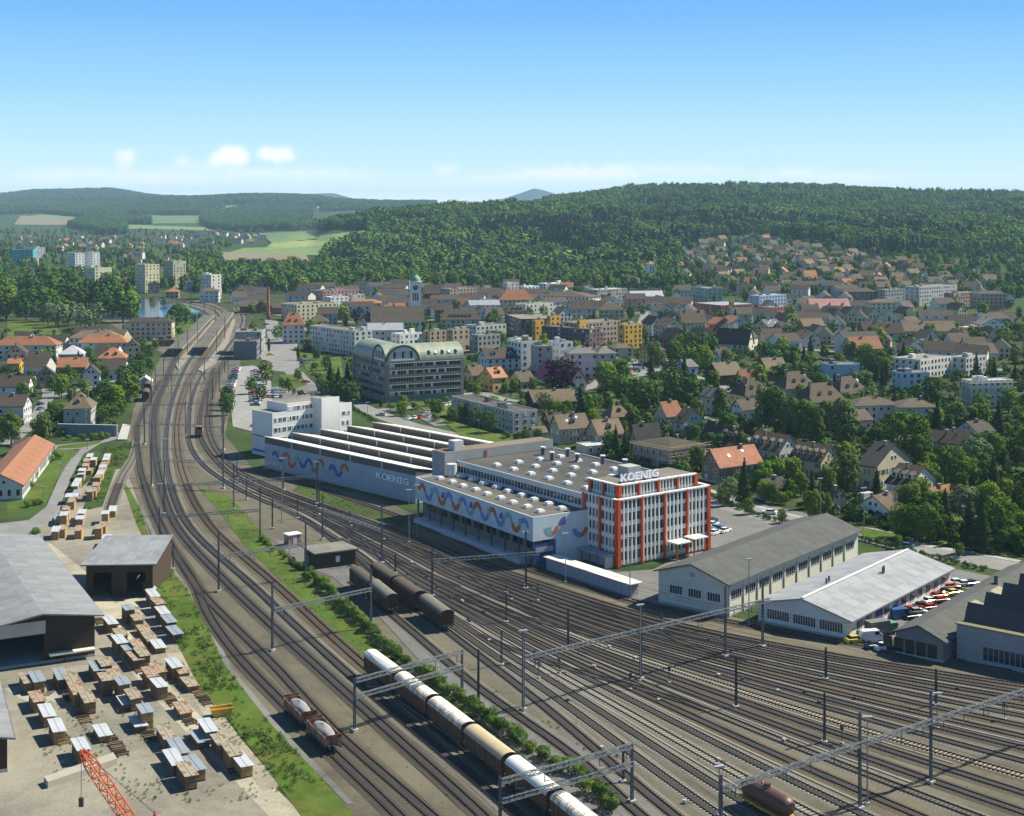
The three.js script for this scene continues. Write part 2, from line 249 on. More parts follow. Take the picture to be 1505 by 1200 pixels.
sheet('river', [[100, 439], [196, 440], [218, 440], [262, 447], [304, 462], [290, 472], [240, 470], [150, 470], [60, 462]], M(.035, .085, .16, T.soft, .12));
// fields on the slopes beyond the town
function field(a, b, c, d, m) {
  const P = [], U = [], I = [], nx = 16, ny = 8;
  for (let j = 0; j <= ny; j++) for (let i = 0; i <= nx; i++) {
    const s = i / nx, t = j / ny, x = lerp(lerp(a[0], b[0], s), lerp(d[0], c[0], s), t), y = lerp(lerp(a[1], b[1], s), lerp(d[1], c[1], s), t);
    const p = GT(x, y); if (!p) return; P.push(p.x, p.y + 1.5, p.z); U.push(p.x, p.z);
  }
  for (let j = 0; j < ny; j++) for (let i = 0; i < nx; i++) { const k = j * (nx + 1) + i; I.push(k, k + 1, k + nx + 1, k + 1, k + nx + 2, k + nx + 1); }
  const g = new THREE.BufferGeometry(); g.setAttribute('position', new THREE.Float32BufferAttribute(P, 3)); g.setAttribute('uv', new THREE.Float32BufferAttribute(U, 2)); g.setIndex(I); g.computeVertexNormals(); struct('field', g, m);
}
const FG = M(.17, .25, .065, T.field), FL = M(.28, .34, .10, T.field), FB = M(.24, .19, .11, T.field), FD = M(.12, .19, .06, T.field);
field([322, 372], [450, 375], [455, 392], [330, 384], FB); field([360, 366], [490, 362], [478, 378], [330, 374], FG); field([400, 358], [500, 352], [520, 360], [388, 368], FL); field([392, 352], [450, 344], [470, 352], [400, 360], FG); field([470, 348], [535, 340], [530, 352], [462, 360], FG);
field([360, 345], [450, 341], [452, 347], [395, 353], FD); field([185, 331], [300, 335], [310, 340], [184, 337], FG); field([180, 318], [300, 318], [300, 329], [190, 330], FD); field([30, 318], [130, 324], [90, 332], [20, 331], FB); field([20, 322], [60, 316], [140, 322], [60, 326], FG); field([300, 305], [360, 303], [350, 308], [290, 309], FG); field([390, 300], [410, 300], [408, 305], [388, 305], FL); field([1385, 298], [1420, 303], [1416, 308], [1390, 306], FL); field([1435, 292], [1475, 298], [1475, 302], [1440, 298], FB);

// ---------------------------------------------------------------- railway tracks
const RAIL = M(.038, .028, .022, null, .6), RAILS = M(.06, .055, .055, null, .4, { metalness: .5 }), BAL = [M(.106, .086, .052, T.grit), M(.074, .059, .039, T.grit), M(.180, .166, .130, T.grit), M(.128, .092, .050, T.grit)], SLEEP = M(.070, .048, .032, null, .95), SLEEPC = M(.33, .29, .225, null, .9);
function sweep(pts, prof, closed) { // profile [[across, up], ...] along world points
  const m = new MB(), at = (i, [a, b]) => { const p = pts[i], t = (pts[i + 1] || p).clone().sub(pts[i - 1] || p).setY(0).normalize(); return V(p.x - t.z * a, p.y + b, p.z + t.x * a); };
  for (let i = 0; i < pts.length - 1; i++) for (let k = 0; k < prof.length - 1; k++) m.quad(at(i, prof[k]), at(i + 1, prof[k]), at(i + 1, prof[k + 1]), at(i, prof[k + 1]));
  return m;
}
const trackPts = [], OIL = M(.040, .032, .025, T.grit, .8);
function track(pts, label, group, o = {}) { // pts: world points
  const c = new THREE.CatmullRomCurve3(pts, false, 'centripetal'), len = c.getLength(), p = c.getSpacedPoints(Math.ceil(len / (o.step || 4)));
  const t = thing('railway_track', label, 'railway track', p[0].clone(), 0, group), q = p.map((v) => v.clone().sub(p[0]));
  const y = .10 + (used.get('railway_track') % 7) * .004;
  obj('ballast', sweep(q, [[-2.0, .02], [-1.55, y], [1.55, y], [2.0, .02]]), o.bal || BAL[used.get('railway_track') % 4], t);
  const rail = (a) => obj('rail', sweep(q, [[a - .09, y], [a - .06, y + .21], [a + .06, y + .21], [a + .09, y]]), o.shiny ? RAILS : RAIL, t);
  rail(-.755); rail(.755);
  if (used.get('railway_track') % 3) obj('oily_strip', sweep(q, [[-.45, y + .075], [.45, y + .075]]), OIL, t);
  // sleepers, near tracks only
  const sl = new MB(), N = Math.floor(len / (o.pitch || .72));
  for (let i = 0; i < N; i++) {
    const u = i / N, a = c.getPointAt(u); if (-a.z > 430 || Math.abs(a.x / a.z) > .42 || -a.z < 165) continue;
    const tg = c.getTangentAt(u), n = V(-tg.z, 0, tg.x), w = o.conc ? .15 : .13, L = 1.27;
    const k = (s, e, h) => V(a.x - p[0].x + n.x * L * s + tg.x * w * e, y + h, a.z - p[0].z + n.z * L * s + tg.z * w * e);
    sl.quad(k(-1, -1, .06), k(1, -1, .06), k(1, 1, .06), k(-1, 1, .06)); sl.quad(k(-1, 1, 0), k(1, 1, 0), k(1, 1, .06), k(-1, 1, .06));
  }
  if (sl.p.length) { const s = obj('sleepers', sl, o.conc ? SLEEPC : SLEEP, t); s.userData.kind = 'stuff'; }
  for (let i = 0; i < p.length; i += 2) trackPts.push(p[i]);
  return t;
}
const P2 = (a) => a.map(([x, y]) => G(x, y));
const main = 'main line tracks', yardg = 'tracks of the fanned out rail yard';
const ST = 'through track curving past the station platforms';
track(P2([[150, 434], [200, 438], [250, 445], [293, 456], [309, 468], [286, 491], [260, 523], [244, 559], [229, 596], [226, 629], [234, 702], [260, 775], [338, 862], [507, 1018], [686, 1179], [760, 1250]]), ST, main, { shiny: true });
track(P2([[150, 432], [205, 436], [262, 444], [306, 453], [322, 468], [302, 506], [279, 530], [257, 578], [245, 629], [248, 702], [278, 775], [371, 862], [518, 997], [735, 1179], [815, 1250]]), ST, main, { shiny: true });
track(P2([[160, 431], [215, 435], [270, 442], [316, 452], [332, 468], [312, 506], [292, 535], [272, 575], [260, 629], [270, 702], [310, 775], [407, 862], [541, 984], [790, 1184], [870, 1250]]), 'through track bordering the grass strip with the white covered wagons', undefined, { shiny: true });
track(P2([[236, 560], [214, 600], [201, 629], [203, 665], [209, 702], [237, 775], [288, 862], [344, 922], [402, 979], [493, 1077], [609, 1179], [690, 1250]]), 'rusty outer track beside the gravel path on the embankment');
track(P2([[255, 810], [288, 862], [307, 906], [350, 966], [420, 1039], [497, 1116], [563, 1179], [640, 1255]]), 'rusty siding under the two ballast wagons');
track(P2([[203, 640], [196, 672], [180, 700], [168, 730], [160, 755]]), 'rusty spur track branching into the lumber yard');
const upL = [[346, 452], [356, 470], [328, 519], [299, 548], [282, 585], [277, 629], [280, 658], [302, 688], [354, 722], [442, 763], [505, 808], [565, 864], [640, 916], [700, 962], [800, 1040], [960, 1175], [1080, 1270], [1300, 1440]];
const upU = [[352, 450], [365, 470], [344, 512], [322, 545], [308, 590], [307, 634], [322, 667], [354, 696], [412, 722], [466, 741], [557, 773], [652, 807], [760, 847], [980, 915], [1200, 960], [1475, 1005], [1800, 1050], [2300, 1115]];
track(P2([[315, 541], [300, 585], [294, 612], [294, 640], [312, 672], [354, 708], [430, 742], [515, 782]]), 'yard approach track under the small rail tractor');
const cL = new THREE.CatmullRomCurve3(P2(upL.slice(7)), false, 'centripetal'), cU = new THREE.CatmullRomCurve3(P2(upU.slice(6)), false, 'centripetal');
track(P2(upL), 'lowest through track along the brown covered wagons', undefined, { bal: BAL[2] }); track(P2(upU), 'upper through track swinging past the mural factory halls');
const NT = 18, st0 = [0, .30, .22, .10, .26, .20, .12, .30, .24, .16, .10, .26, .20, .16, .3, .22, .14, .26];
for (let i = 1; i < NT; i++) {
  const t1 = i / NT, t0 = Math.round(t1 * 3) / 3, s0 = st0[i] * .9, pts = [];
  for (let s = s0; s <= 1.0001; s += .035) { const t = lerp(t0, t1, sstep(s0, s0 + .22, s)); pts.push(cL.getPointAt(Math.min(1, s)).lerp(cU.getPointAt(Math.min(1, s)), t)); }
  track(pts, i < 4 ? 'pale track with visible concrete sleepers in the lower yard' : 'long yard track fanning out towards the sheds', yardg, { conc: i < 5 || i === 9, bal: i < 5 ? BAL[2] : BAL[(i * 3) % 4], pitch: i < 5 ? .8 : .72 });
}
for (const i of [2, 4, 6, 8, 11, 14, 16]) { const q = []; for (let k = .34 + (i % 3) * .04; k <= .9; k += .03) q.push(cL.getPointAt(k).lerp(cU.getPointAt(k), (i + .5) / NT)); const p0 = q[0].clone(), t = thing('cable_duct', 'pale concrete cable duct running between the yard tracks', 'cable duct', p0, 0, 'cable ducts of the yard'); obj('lid', sweep(q.map((p) => p.clone().sub(p0)), [[-.2, .02], [-.2, .16], [.2, .16], [.2, .02]]), M(.30, .28, .235, T.grit), t); }
for (const [a, b, ta, tb] of [[.34, .5, .2, .47], [.42, .58, .8, .53], [.5, .66, .33, .6], [.36, .52, .6, .87], [.6, .76, .13, .33], [.56, .7, .93, .73]]) { // crossovers
  const pts = []; for (let k = 0; k <= 10; k++) { const s = lerp(a, b, k / 10); pts.push(cL.getPointAt(s).lerp(cU.getPointAt(s), lerp(ta, tb, sstep(0, 1, k / 10)))); }
  track(pts, 'crossover track cutting diagonally between yard tracks', 'crossover tracks of the yard');
}
track(P2([[372, 690], [420, 704], [509, 733], [591, 762], [690, 800], [760, 832], [880, 870], [980, 897], [1200, 938], [1475, 983], [1700, 1018]]), 'dark track running along the foot of the mural halls');
track(P2([[516, 856], [545, 879], [600, 925], [700, 1010], [850, 1118], [930, 1190], [990, 1240]]), 'dead end siding beside the asphalt service path', undefined, { bal: BAL[2] });
// overhead wires
const WIRE = M(.03, .03, .03, null, .6);
function wire(pts, label, group) { const c = new THREE.CatmullRomCurve3(pts, false, 'centripetal'), len = c.getLength(), n = Math.ceil(len / 6), p = c.getSpacedPoints(n), t = thing('overhead_wire', label, 'overhead wire', p[0].clone(), 0, group), q = p.map((v) => v.clone().sub(p[0])); const m = new MB(), k = new MB(); for (let i = 0; i < n; i++) { const s = (j) => 7.4 - 1.1 * Math.sin(Math.PI * ((j % 9) / 9)); m.bar(q[i].clone().setY(5.8), q[i + 1].clone().setY(5.8), .018); k.bar(q[i].clone().setY(s(i)), q[i + 1].clone().setY(i % 9 === 8 ? 7.4 : s(i + 1)), .018); } obj('contact_wire', m, WIRE, t); obj('carrier_wire', k, WIRE, t); }
for (const l of [[[286, 491], [260, 523], [244, 559], [229, 596], [226, 629], [234, 702], [260, 775], [338, 862], [507, 1018], [686, 1179]], [[302, 506], [279, 530], [257, 578], [245, 629], [248, 702], [278, 775], [371, 862], [518, 997], [735, 1179]], [[312, 506], [292, 535], [272, 575], [260, 629], [270, 702], [310, 775], [407, 862], [541, 984], [790, 1184]], upL.slice(2), upU.slice(2)]) wire(P2(l), 'thin overhead wire pair following a through track', 'overhead wires of the through tracks');
for (const i of [3, 5, 7, 9, 10, 12, 13, 15, 17]) { const q = []; for (let k = .3; k <= .95; k += .035) q.push(cL.getPointAt(k).lerp(cU.getPointAt(k), i / NT)); wire(q, 'thin overhead wire pair stretched above a yard track', 'overhead wires of the yard'); }
// platforms of the station
function slab(name, label, cat, px, h, m, group) { const q = px.map(([x, y]) => G(x, y)), o = q[0]; const t = thing(name, label, cat, V(o.x, 0, o.z), 0, group); obj('deck', new MB().prism(q.map((v) => [v.x - o.x, v.z - o.z]), 0, h), m, t); return t; }
const PLAT = M(.33, .29, .235, T.grit);
slab('platform', 'narrow station platform between the two through tracks', 'platform', [[258, 538], [266, 526], [296, 492], [312, 472], [316, 472], [294, 506], [272, 532], [262, 545]], .55, PLAT);
slab('platform', 'wide station platform beside the dark station building', 'platform', [[290, 545], [306, 532], [328, 500], [342, 470], [346, 470], [336, 503], [316, 535], [297, 548]], .55, PLAT);
for (const [a, b, h, L] of [[[258, 525], [314, 466], 4.2, 0], [[296, 523], [341, 462], 4.2, 1]]) { // canopies
  const A = G(a[0], a[1]), B = G(b[0], b[1]), d = B.clone().sub(A), len = d.length(), t = thing('platform_canopy', L ? 'flat grey platform roof close to the dark station building' : 'flat grey platform roof on the riverside platform', 'canopy', A, Math.atan2(-d.z, d.x) , 'platform roofs');
  obj('roof', new MB().box(0, len * .86, h, h + .5, -4.6, 3.4), M(.125, .112, .088, T.earth), t); obj('roof_edge', new MB().box(.01, len * .86 - .01, h - .1, h + .6, 3.41, 3.62), M(.36, .325, .26, T.soft), t);
  for (let k = 0; k < 12; k++) obj('column', boxGeo(.3, h, .3), STEEL, t).position.set(3 + k * len * .82 / 12, h / 2, -1.2);
}

// ---------------------------------------------------------------- masts, gantries, lamps
function mastGeo(h, w = .17) { const m = new MB(); m.box(-w, w, 0, .35, -w, w); for (const [a, b] of [[-1, -1], [1, -1], [1, 1], [-1, 1]]) m.bar(V(a * w * .75, .3, b * w * .75), V(a * w * .5, h, b * w * .5), .055); const n = Math.round(h / .9); for (let i = 0; i < n; i++) { const y = .4 + i * (h - .5) / n, y2 = .4 + (i + 1) * (h - .5) / n, s = i % 2 ? 1 : -1; for (const z of [-1, 1]) m.bar(V(-w * .65 * s, y, z * w * .6), V(w * .65 * s, y2, z * w * .6), .03); for (const x of [-1, 1]) m.bar(V(x * w * .6, y, -w * .65 * s), V(x * w * .6, y2, w * .65 * s), .03); } return m; }
const hOf = (b, ty) => { const p = G(b[0], b[1]); return CAMH - (ty - HY) * -p.z / F; };
function mast(px, py, ty, label, o = {}) {
  const p = G(px, py), h = clamp(hOf([px, py], ty), 3, 17), lamp = o.lamp;
  const t = thing(lamp ? 'lamp_mast' : 'catenary_mast', label, lamp ? 'lamp mast' : 'mast', p, o.turn ?? rr(0, .5), o.group ?? (lamp ? 'lamp masts of the rail yard' : 'catenary masts in the yard'));
  if (lamp) { obj('pole', new THREE.CylinderGeometry(.07, .13, h, 7).translate(0, h / 2, 0), M(.20, .225, .25, T.soft, .5), t); const hd = obj('lamp_head', new MB().box(-.75, .75, h, h + .18, -.25, .25), M(.34, .37, .40, T.soft, .5), t); obj('diffuser', new MB().box(-.65, .65, h - .06, h - .004, -.2, .2), M(.7, .7, .66, null, .3), hd); obj('foot', boxGeo(.55, .3, .55), CONC, t).position.y = .15; }
  else { obj('pole', mastGeo(h), o.dark ? STEELD : STEEL, t); obj('foot', boxGeo(.9, .4, .9), CONC, t).position.y = .2; if (o.arm) { const m = new MB(); m.bar(V(0, h - 1.2, 0), V(-2.8, h - .8, 0), .05).bar(V(0, h - 2.4, 0), V(-2.8, h - .8, 0), .04).bar(V(-2.6, h - .8, 0), V(-2.6, h - 1.9, 0), .04); obj('cantilever_arm', m, STEEL, t); } }
  keep(p, 1); return t;
}
function beamGeo(L, s = .42) { const m = new MB(); for (const y of [0, s * 1.5]) for (const z of [-s / 2, s / 2]) m.bar(V(0, y, z), V(L, y, z), .045); const n = Math.round(L / 1.1); for (let i = 0; i < n; i++) { const a = i * L / n, b = (i + 1) * L / n, f = i % 2; for (const z of [-s / 2, s / 2]) m.bar(V(a, f ? s * 1.5 : 0, z), V(b, f ? 0 : s * 1.5, z), .036); for (const y of [0, s * 1.5]) m.bar(V(a, y, f ? s / 2 : -s / 2), V(b, y, f ? -s / 2 : s / 2), .032); } return m; }
function gantry(posts, label, o = {}) { // posts: [px, base y, top y], beam between the first and the last
  const A = G(posts[0][0], posts[0][1]), Z = posts[posts.length - 1], B = G(Z[0], Z[1]), d = B.clone().sub(A), L = d.length(), turn = Math.atan2(-d.z, d.x);
  const t = thing('catenary_gantry', label, 'gantry', A, turn, o.group), hb = o.h ?? 7.6;
  posts.forEach(([x, y, ty]) => { const p = G(x, y).sub(A), a = p.dot(d.clone().normalize()), n = V(-Math.sin(turn + Math.PI), 0, 0); const h = clamp(hOf([x, y], ty), hb + .6, 14); const m = obj('post', mastGeo(h, .19), STEEL, t); m.position.set(a, 0, clamp(p.x * Math.sin(turn) + p.z * Math.cos(turn), -3, 3) * 0); obj('footing', boxGeo(1, .5, 1), CONC, m).position.y = .25; keep(p.add(A), 1); });
  obj('lattice_beam', beamGeo(L + (o.ext || 0)), M(.20, .215, .215, T.soft, .5), t).position.set(0, hb, .32);
  if (o.double) obj('lattice_beam', beamGeo(L), M(.20, .215, .215, T.soft, .5), t).position.set(0, hb - 2.6, .32);
  for (let x = 2.6; x < L - 1; x += 4.7) { const m = new MB(); m.bar(V(x, hb, 0), V(x, hb - 1.5, 0), .05).bar(V(x, hb - 1.4, 0), V(x + 1.2, hb - 1.5, 0), .035).bar(V(x + 1.2, hb - 1.5, 0), V(x + 1.2, hb - 1.9, 0), .03); obj('dropper', m, STEEL, t); }
  return t;
}
const gm = 'gantries over the main lines';
gantry([[222, 596, 555], [312, 590, 556]], 'catenary gantry over the tracks just below the platforms', { group: gm });
gantry([[228, 578, 542], [322, 574, 540]], 'catenary gantry over the tracks just below the platforms', { group: gm });
gantry([[240, 552, 520], [330, 548, 518]], 'catenary gantry over the tracks just below the platforms', { group: gm });
gantry([[211, 626, 578], [330, 622, 580]], 'catenary gantry over the tracks just below the platforms', { group: gm });
gantry([[212, 654, 600], [328, 662, 604]], 'gantry spanning the curved tracks by the small rail tractor');
gantry([[222, 715, 648], [348, 708, 642], [416, 722, 673]], 'long gantry crossing towards the painted white office block');
gantry([[241, 757, 684], [343, 750, 682], [466, 742, 679]], 'long gantry reaching the lower end of the sawtooth hall');
gantry([[234, 807, 746], [382, 796, 718]], 'gantry across the main lines above the bright metal patch');
gantry([[321, 871, 782], [449, 851, 769]], 'gantry with a cantilever beside the dark wooden hut');
gantry([[400, 958, 855], [545, 924, 836]], 'gantry over the grass strip between hut and white wagons');
gantry([[521, 1076, 1002], [679, 1028, 971]], 'double beam gantry standing over the white covered wagons', { double: true, h: 8 });
gantry([[735, 1240, 1140], [929, 1181, 1112]], 'double beam gantry at the end of the white wagon train', { double: true, h: 8 });
gantry([[474, 794, 731], [561, 829, 719]], 'short yard gantry near the clutter behind the sawtooth hall');
gantry([[635, 878, 803], [773, 867, 781]], 'yard gantry with a bracket close to the blue gate', { ext: 3 });
gantry([[769, 1045, 928], [941, 999, 890], [1065, 966, 862], [1121, 952, 850]], 'long lattice gantry from the service path to the white shed', { h: 8.6, ext: 2 });
gantry([[1060, 1265, 1140], [1276, 1196, 1053], [1377, 1156, 1020], [1540, 1090, 980]], 'longest lattice gantry across the lower yard tracks', { h: 9 });
for (const [x, y, t] of [[835, 956, 895], [1082, 1041, 970], [1214, 1000, 952], [1212, 1093, 1019], [1376, 1038, 984], [916, 1151, 1091], [744, 916, 861], [737, 979, 927], [703, 1041, 955], [581, 844, 815], [437, 763, 729], [469, 749, 707], [400, 778, 734], [362, 735, 700], [348, 705, 668], [326, 640, 600]]) mast(x, y, t, 'plain dark catenary mast standing between the yard tracks', { dark: true });
for (const [x, y, t] of [[254, 838, 801], [262, 540, 500], [275, 520, 484], [290, 505, 470], [300, 560, 525], [318, 520, 485], [330, 500, 466], [335, 560, 530], [252, 590, 552], [272, 640, 590], [280, 600, 560], [305, 612, 572], [316, 478, 450], [300, 462, 438], [280, 456, 434], [240, 449, 428], [210, 444, 424]]) mast(x, y, t, 'slim catenary mast with an arm beside the station tracks', { arm: true, group: 'catenary masts along the station tracks' });
for (const [x, y, t] of [[601, 798, 721], [613, 790, 714], [831, 857, 785], [926, 883, 790], [1101, 920, 823], [1378, 1072, 1020], [1057, 1200, 1128], [414, 768, 673], [465, 736, 680], [772, 861, 783], [242, 700, 646], [235, 760, 712]]) mast(x, y, t, 'tall lamp mast with a flat head over the yard', { lamp: true });
for (const [x, y, t] of [[1275, 1180, 1055], [941, 999, 890], [769, 1048, 928]]) mast(x, y + 3, t, 'lamp mast standing against a lattice gantry post', { lamp: true, group: 'lamps at the long gantries' });
for (const [x, y, t] of [[704, 637, 618], [540, 609, 592], [520, 603, 588], [1206, 770, 704], [1270, 780, 718], [1418, 800, 745], [125, 632, 603], [38, 628, 612], [103, 676, 664], [128, 660, 650], [1215, 690, 682], [88, 700, 682], [64, 738, 716]]) mast(x, y, t, 'street lamp on a slim pole by the roadside', { lamp: true, group: 'street lamps along the streets' });
// point motors, cable boxes and signals between the tracks
{
  const box = new THREE.Group(), sig = new THREE.Group();
  for (let k = 0; k < 70; k++) {
    const s = rr(.22, .95), t = rr(0, 1), p = cL.getPointAt(s).lerp(cU.getPointAt(s), t); const w = rr(.4, .8);
    const o = thing('point_motor', k % 3 ? 'small dark point motor box lying beside a yard rail' : 'small pale cable box lying between the yard tracks', 'cable box', p, rr(0, 3), k % 3 ? 'point motors in the yard' : 'cable boxes in the yard');
    obj('housing', boxGeo(w, .35, .45), k % 3 ? STEELD : CONC, o).position.y = .32; obj('cover', boxGeo(w * .8, .08, .5), k % 3 ? STEELD : CONC, o).position.y = .53; obj('rod', boxGeo(.08, .08, 1.2), STEELD, o).position.set(0, .25, .6);
  }
  for (let k = 0; k < 14; k++) { const s = rr(.3, .9), t = rr(0.05, .95), p = cL.getPointAt(s).lerp(cU.getPointAt(s), t), o = thing('signal_post', 'low signal post with a dark head among the yard rails', 'signal', p, rr(0, 3), 'low signals in the yard'); obj('post', boxGeo(.12, 2.6, .12), STEELD, o).position.y = 1.4; obj('signal_head', boxGeo(.5, .8, .3), STEELD, o).position.y = 2.7; obj('base', boxGeo(.5, .3, .5), CONC, o).position.y = .25; }
}
// ---------------------------------------------------------------- buildings
const CAM = V(0, CAMH, 0);
const wallWord = { white: 'white', cream: 'cream', yellow: 'yellow', beige: 'beige', grey: 'grey', dgrey: 'dark grey', blue: 'pale blue', green: 'olive', pink: 'pink', brick: 'red brick', brown: 'brown', wood: 'dark timber', dark: 'black', lgrey: 'pale grey', teal: 'turquoise', ochre: 'orange yellow', purple: 'plum coloured', tan: 'tan', panel: 'metal clad', lime: 'pale yellow' };
const roofWord = { brown: 'brown', dbrown: 'dark brown', orange: 'orange', red: 'red', dark: 'black', grey: 'grey', tar: 'tarred', gravel: 'gravelled', white: 'white', steel: 'steel', eternit: 'slate grey', light: 'light grey', purple: 'magenta', tan: 'tan', green: 'planted', pinkred: 'salmon' };
function winSet(t, face, W, o, R, L) { // face: 0 front (z=0), 1 left (x=0), 2 right (x=R)
  const fl = o.fl, fh = o.fh, sp = o.sp, w = o.ww, h = o.wh, n = Math.max(1, Math.floor((W - .9) / sp)), gap = W / n;
  for (let f = 0; f < fl; f++) for (let k = 0; k < n; k++) {
    if (o.skip && rnd() < o.skip) continue;
    const a = gap * (k + .5), y = o.y0 + f * fh + fh * .52;
    const m = obj('window', boxGeo(w, h, .12), o.near ? FRAME : (rnd() < .12 ? BLIND : GLASS), t);
    m.position.set(face === 0 ? a : face === 1 ? -.02 : R + .02, y, face === 0 ? .02 : -a); m.rotation.y = face ? (face === 1 ? -Math.PI / 2 : Math.PI / 2) : 0;
    if (o.near) { const pn = obj('pane', boxGeo(w - .22, h - .22, .05), rnd() < .15 ? BLIND : GLASS, m); pn.position.z = .05; if (o.shut) for (const s of [-1, 1]) obj('shutter', boxGeo(w * .48, h, .07), o.shut, m).position.set(s * (w * .5 + w * .25), 0, .05); }
  }
}
function bld(o) {
  const th = (o.th ?? 35) * Math.PI / 180, v = [Math.cos(th), Math.sin(th)], u = [-Math.sin(th), Math.cos(th)]; // (x, depth)
  const C = o.at ? o.at.clone() : G(o.c[0], o.c[1], o.base === undefined ? o.h : 0); if (!o.at) C.y = 0; const d = -C.z, f = (p) => (p - CX) / F;
  const L = o.L ?? (o.l !== undefined ? (f(o.l) * d - C.x) / (u[0] - f(o.l) * u[1]) : 10), R = o.R ?? (o.r !== undefined ? (f(o.r) * d - C.x) / (v[0] - f(o.r) * v[1]) : 10);
  const h = o.h, rise = o.rise ?? 3, ov = o.ov ?? .5, wall = WALL[o.wall] ? vary(WALL[o.wall]) : o.wall, roof = ROOF[o.roof] ? vary(ROOF[o.roof]) : o.roof, flat = o.rt === 'flat' || !o.rt;
  const near = d < 620, floors = o.fl ?? Math.max(1, Math.round((h - .5) / 2.9));
  const label = o.label || `${wallWord[o.wall]} ${floors < 2 ? 'single' : ['', '', 'two', 'three', 'four', 'five', 'six', 'seven', 'eight', 'nine', 'ten'][Math.min(10, floors)]}-storey ${o.kind || (flat ? 'block' : 'house')} with ${roofWord[o.roof] || 'dark'} ${flat ? 'flat' : o.rt === 'hip' ? 'hipped' : 'gabled'} roof ${o.loc || 'in the town'}`;
  const t = thing(o.name || (flat ? 'apartment_block' : 'town_house'), label, o.cat || (flat ? 'building' : 'house'), C, th, o.group);
  const cw = V(R / 2, 0, -L / 2).applyAxisAngle(V(0, 1, 0), th).add(C); keep(cw, Math.hypot(R, L) * .42);
  const wb = new MB(), ax = o.ax || 'x', A = ax === 'x' ? R : L, B = ax === 'x' ? L : R, P = (a, b, y) => (ax === 'x' ? V(a, y, -b) : V(b, y, -a));
  if (flat) {
    wb.box(0, R, 0, h - .4, -L, 0, false); for (const [a, b, c2, e] of [[0, R, -.25, 0], [0, R, -L, -L + .25], [0, .25, -L + .25, -.25], [R - .25, R, -L + .25, -.25]]) wb.box(a, b, h - .4, h, c2, e);
    obj('roof', new MB().quad(V(.25, h - .38, -.25), V(R - .25, h - .38, -.25), V(R - .25, h - .38, -L + .25), V(.25, h - .38, -L + .25)), roof, t);
    if (!o.bare) for (let k = 0; k < (near ? 3 : 2); k++) { const w = rr(1.4, Math.min(4, R * .3)), q = rr(1.4, Math.min(4, L * .3)); const x = rr(1, R - w - 1), z = -rr(1, Math.max(1.1, L - q - 1)); obj('roof_housing', new MB().box(x, x + w, h - .38, h + rr(.5, 2.2), z - q, z, false), pick([wall, WALL.grey, ROOF.gravel]), t); }
  } else {
    if (o.open) { const [x0, x1, yo] = o.open; wb.box(0, .3, 0, h, -L, 0).box(R - .3, R, 0, h, -L, 0).box(.3, R - .3, 0, h, -L, -L + .3).box(x1, R - .3, 0, h, -.3, 0).box(x0, x1, yo, h, -.3, 0); } // a real opening in the front
    else wb.box(0, R, 0, h, -L, 0, false);
    const r = new MB(), th2 = .28;
    if (o.rt === 'hip') {
      const e = ov, ii = Math.min(A / 2, B / 2 * (o.hipf ?? 1)), c0 = P(-e, -e, h - .05), c1 = P(A + e, -e, h - .05), c2 = P(A + e, B + e, h - .05), c3 = P(-e, B + e, h - .05), r0 = P(ii, B / 2, h + rise), r1 = P(A - ii, B / 2, h + rise);
      r.quad(c0, c1, r1, r0).quad(c2, c3, r0, r1).tri(c1, c2, r1).tri(c3, c0, r0); const dn = (q) => q.clone().setY(q.y - .2); for (const [a, b] of [[c0, c1], [c1, c2], [c2, c3], [c3, c0]]) r.quad(dn(a), dn(b), b, a); r.quad(dn(c3), dn(c2), dn(c1), dn(c0));
    } else {
      const s = rise / (B / 2), e = ov, y0 = h - e * s, hh = o.hh || 0; // hh: clipped gable
      wb.tri(P(0, 0, h), P(0, B, h), P(0, B / 2, h + rise - .05)); wb.tri(P(A, 0, h), P(A, B, h), P(A, B / 2, h + rise - .05));
      const go = o.go ?? .45;
      for (const q of [0, 1]) {
        const b0 = q ? B + e : -e, up = th2; const k = hh; // ridge shortened for a clipped gable
        const e0 = P(-go, b0, y0 + .05), e1 = P(A + go, b0, y0 + .05), g0 = P(-go + k, B / 2, h + rise + .05), g1 = P(A + go - k, B / 2, h + rise + .05), T2 = (p) => p.clone().setY(p.y + up);
        r.quad(T2(e0), T2(e1), T2(g1), T2(g0)).quad(e0, e1, g1, g0).quad(e0, e1, T2(e1), T2(e0)).quad(e0, g0, T2(g0), T2(e0)).quad(e1, g1, T2(g1), T2(e1));
        if (k) { const m0 = P(-go, lerp(b0, B / 2, .6), lerp(y0, h + rise, .6) + .05 + up); }
      }
      if (hh) for (const q of [0, 1]) { const a0 = q ? A + go : -go, a1 = q ? A + go - hh : -go + hh; r.tri(P(a0, -e * .0 + B * .2, h + rise * .42 + .3), P(a0, B * .8, h + rise * .42 + .3), P(a1, B / 2, h + rise + .34)); }
    }
    const rf = obj('roof', r, roof, t);
    const slope = (a, fq, side) => { const b = side ? B - fq * B / 2 : fq * B / 2; return P(a, b, h + rise * fq + (o.rt === 'hip' ? 0 : .33)); };
    const side = o.ds ?? 0;
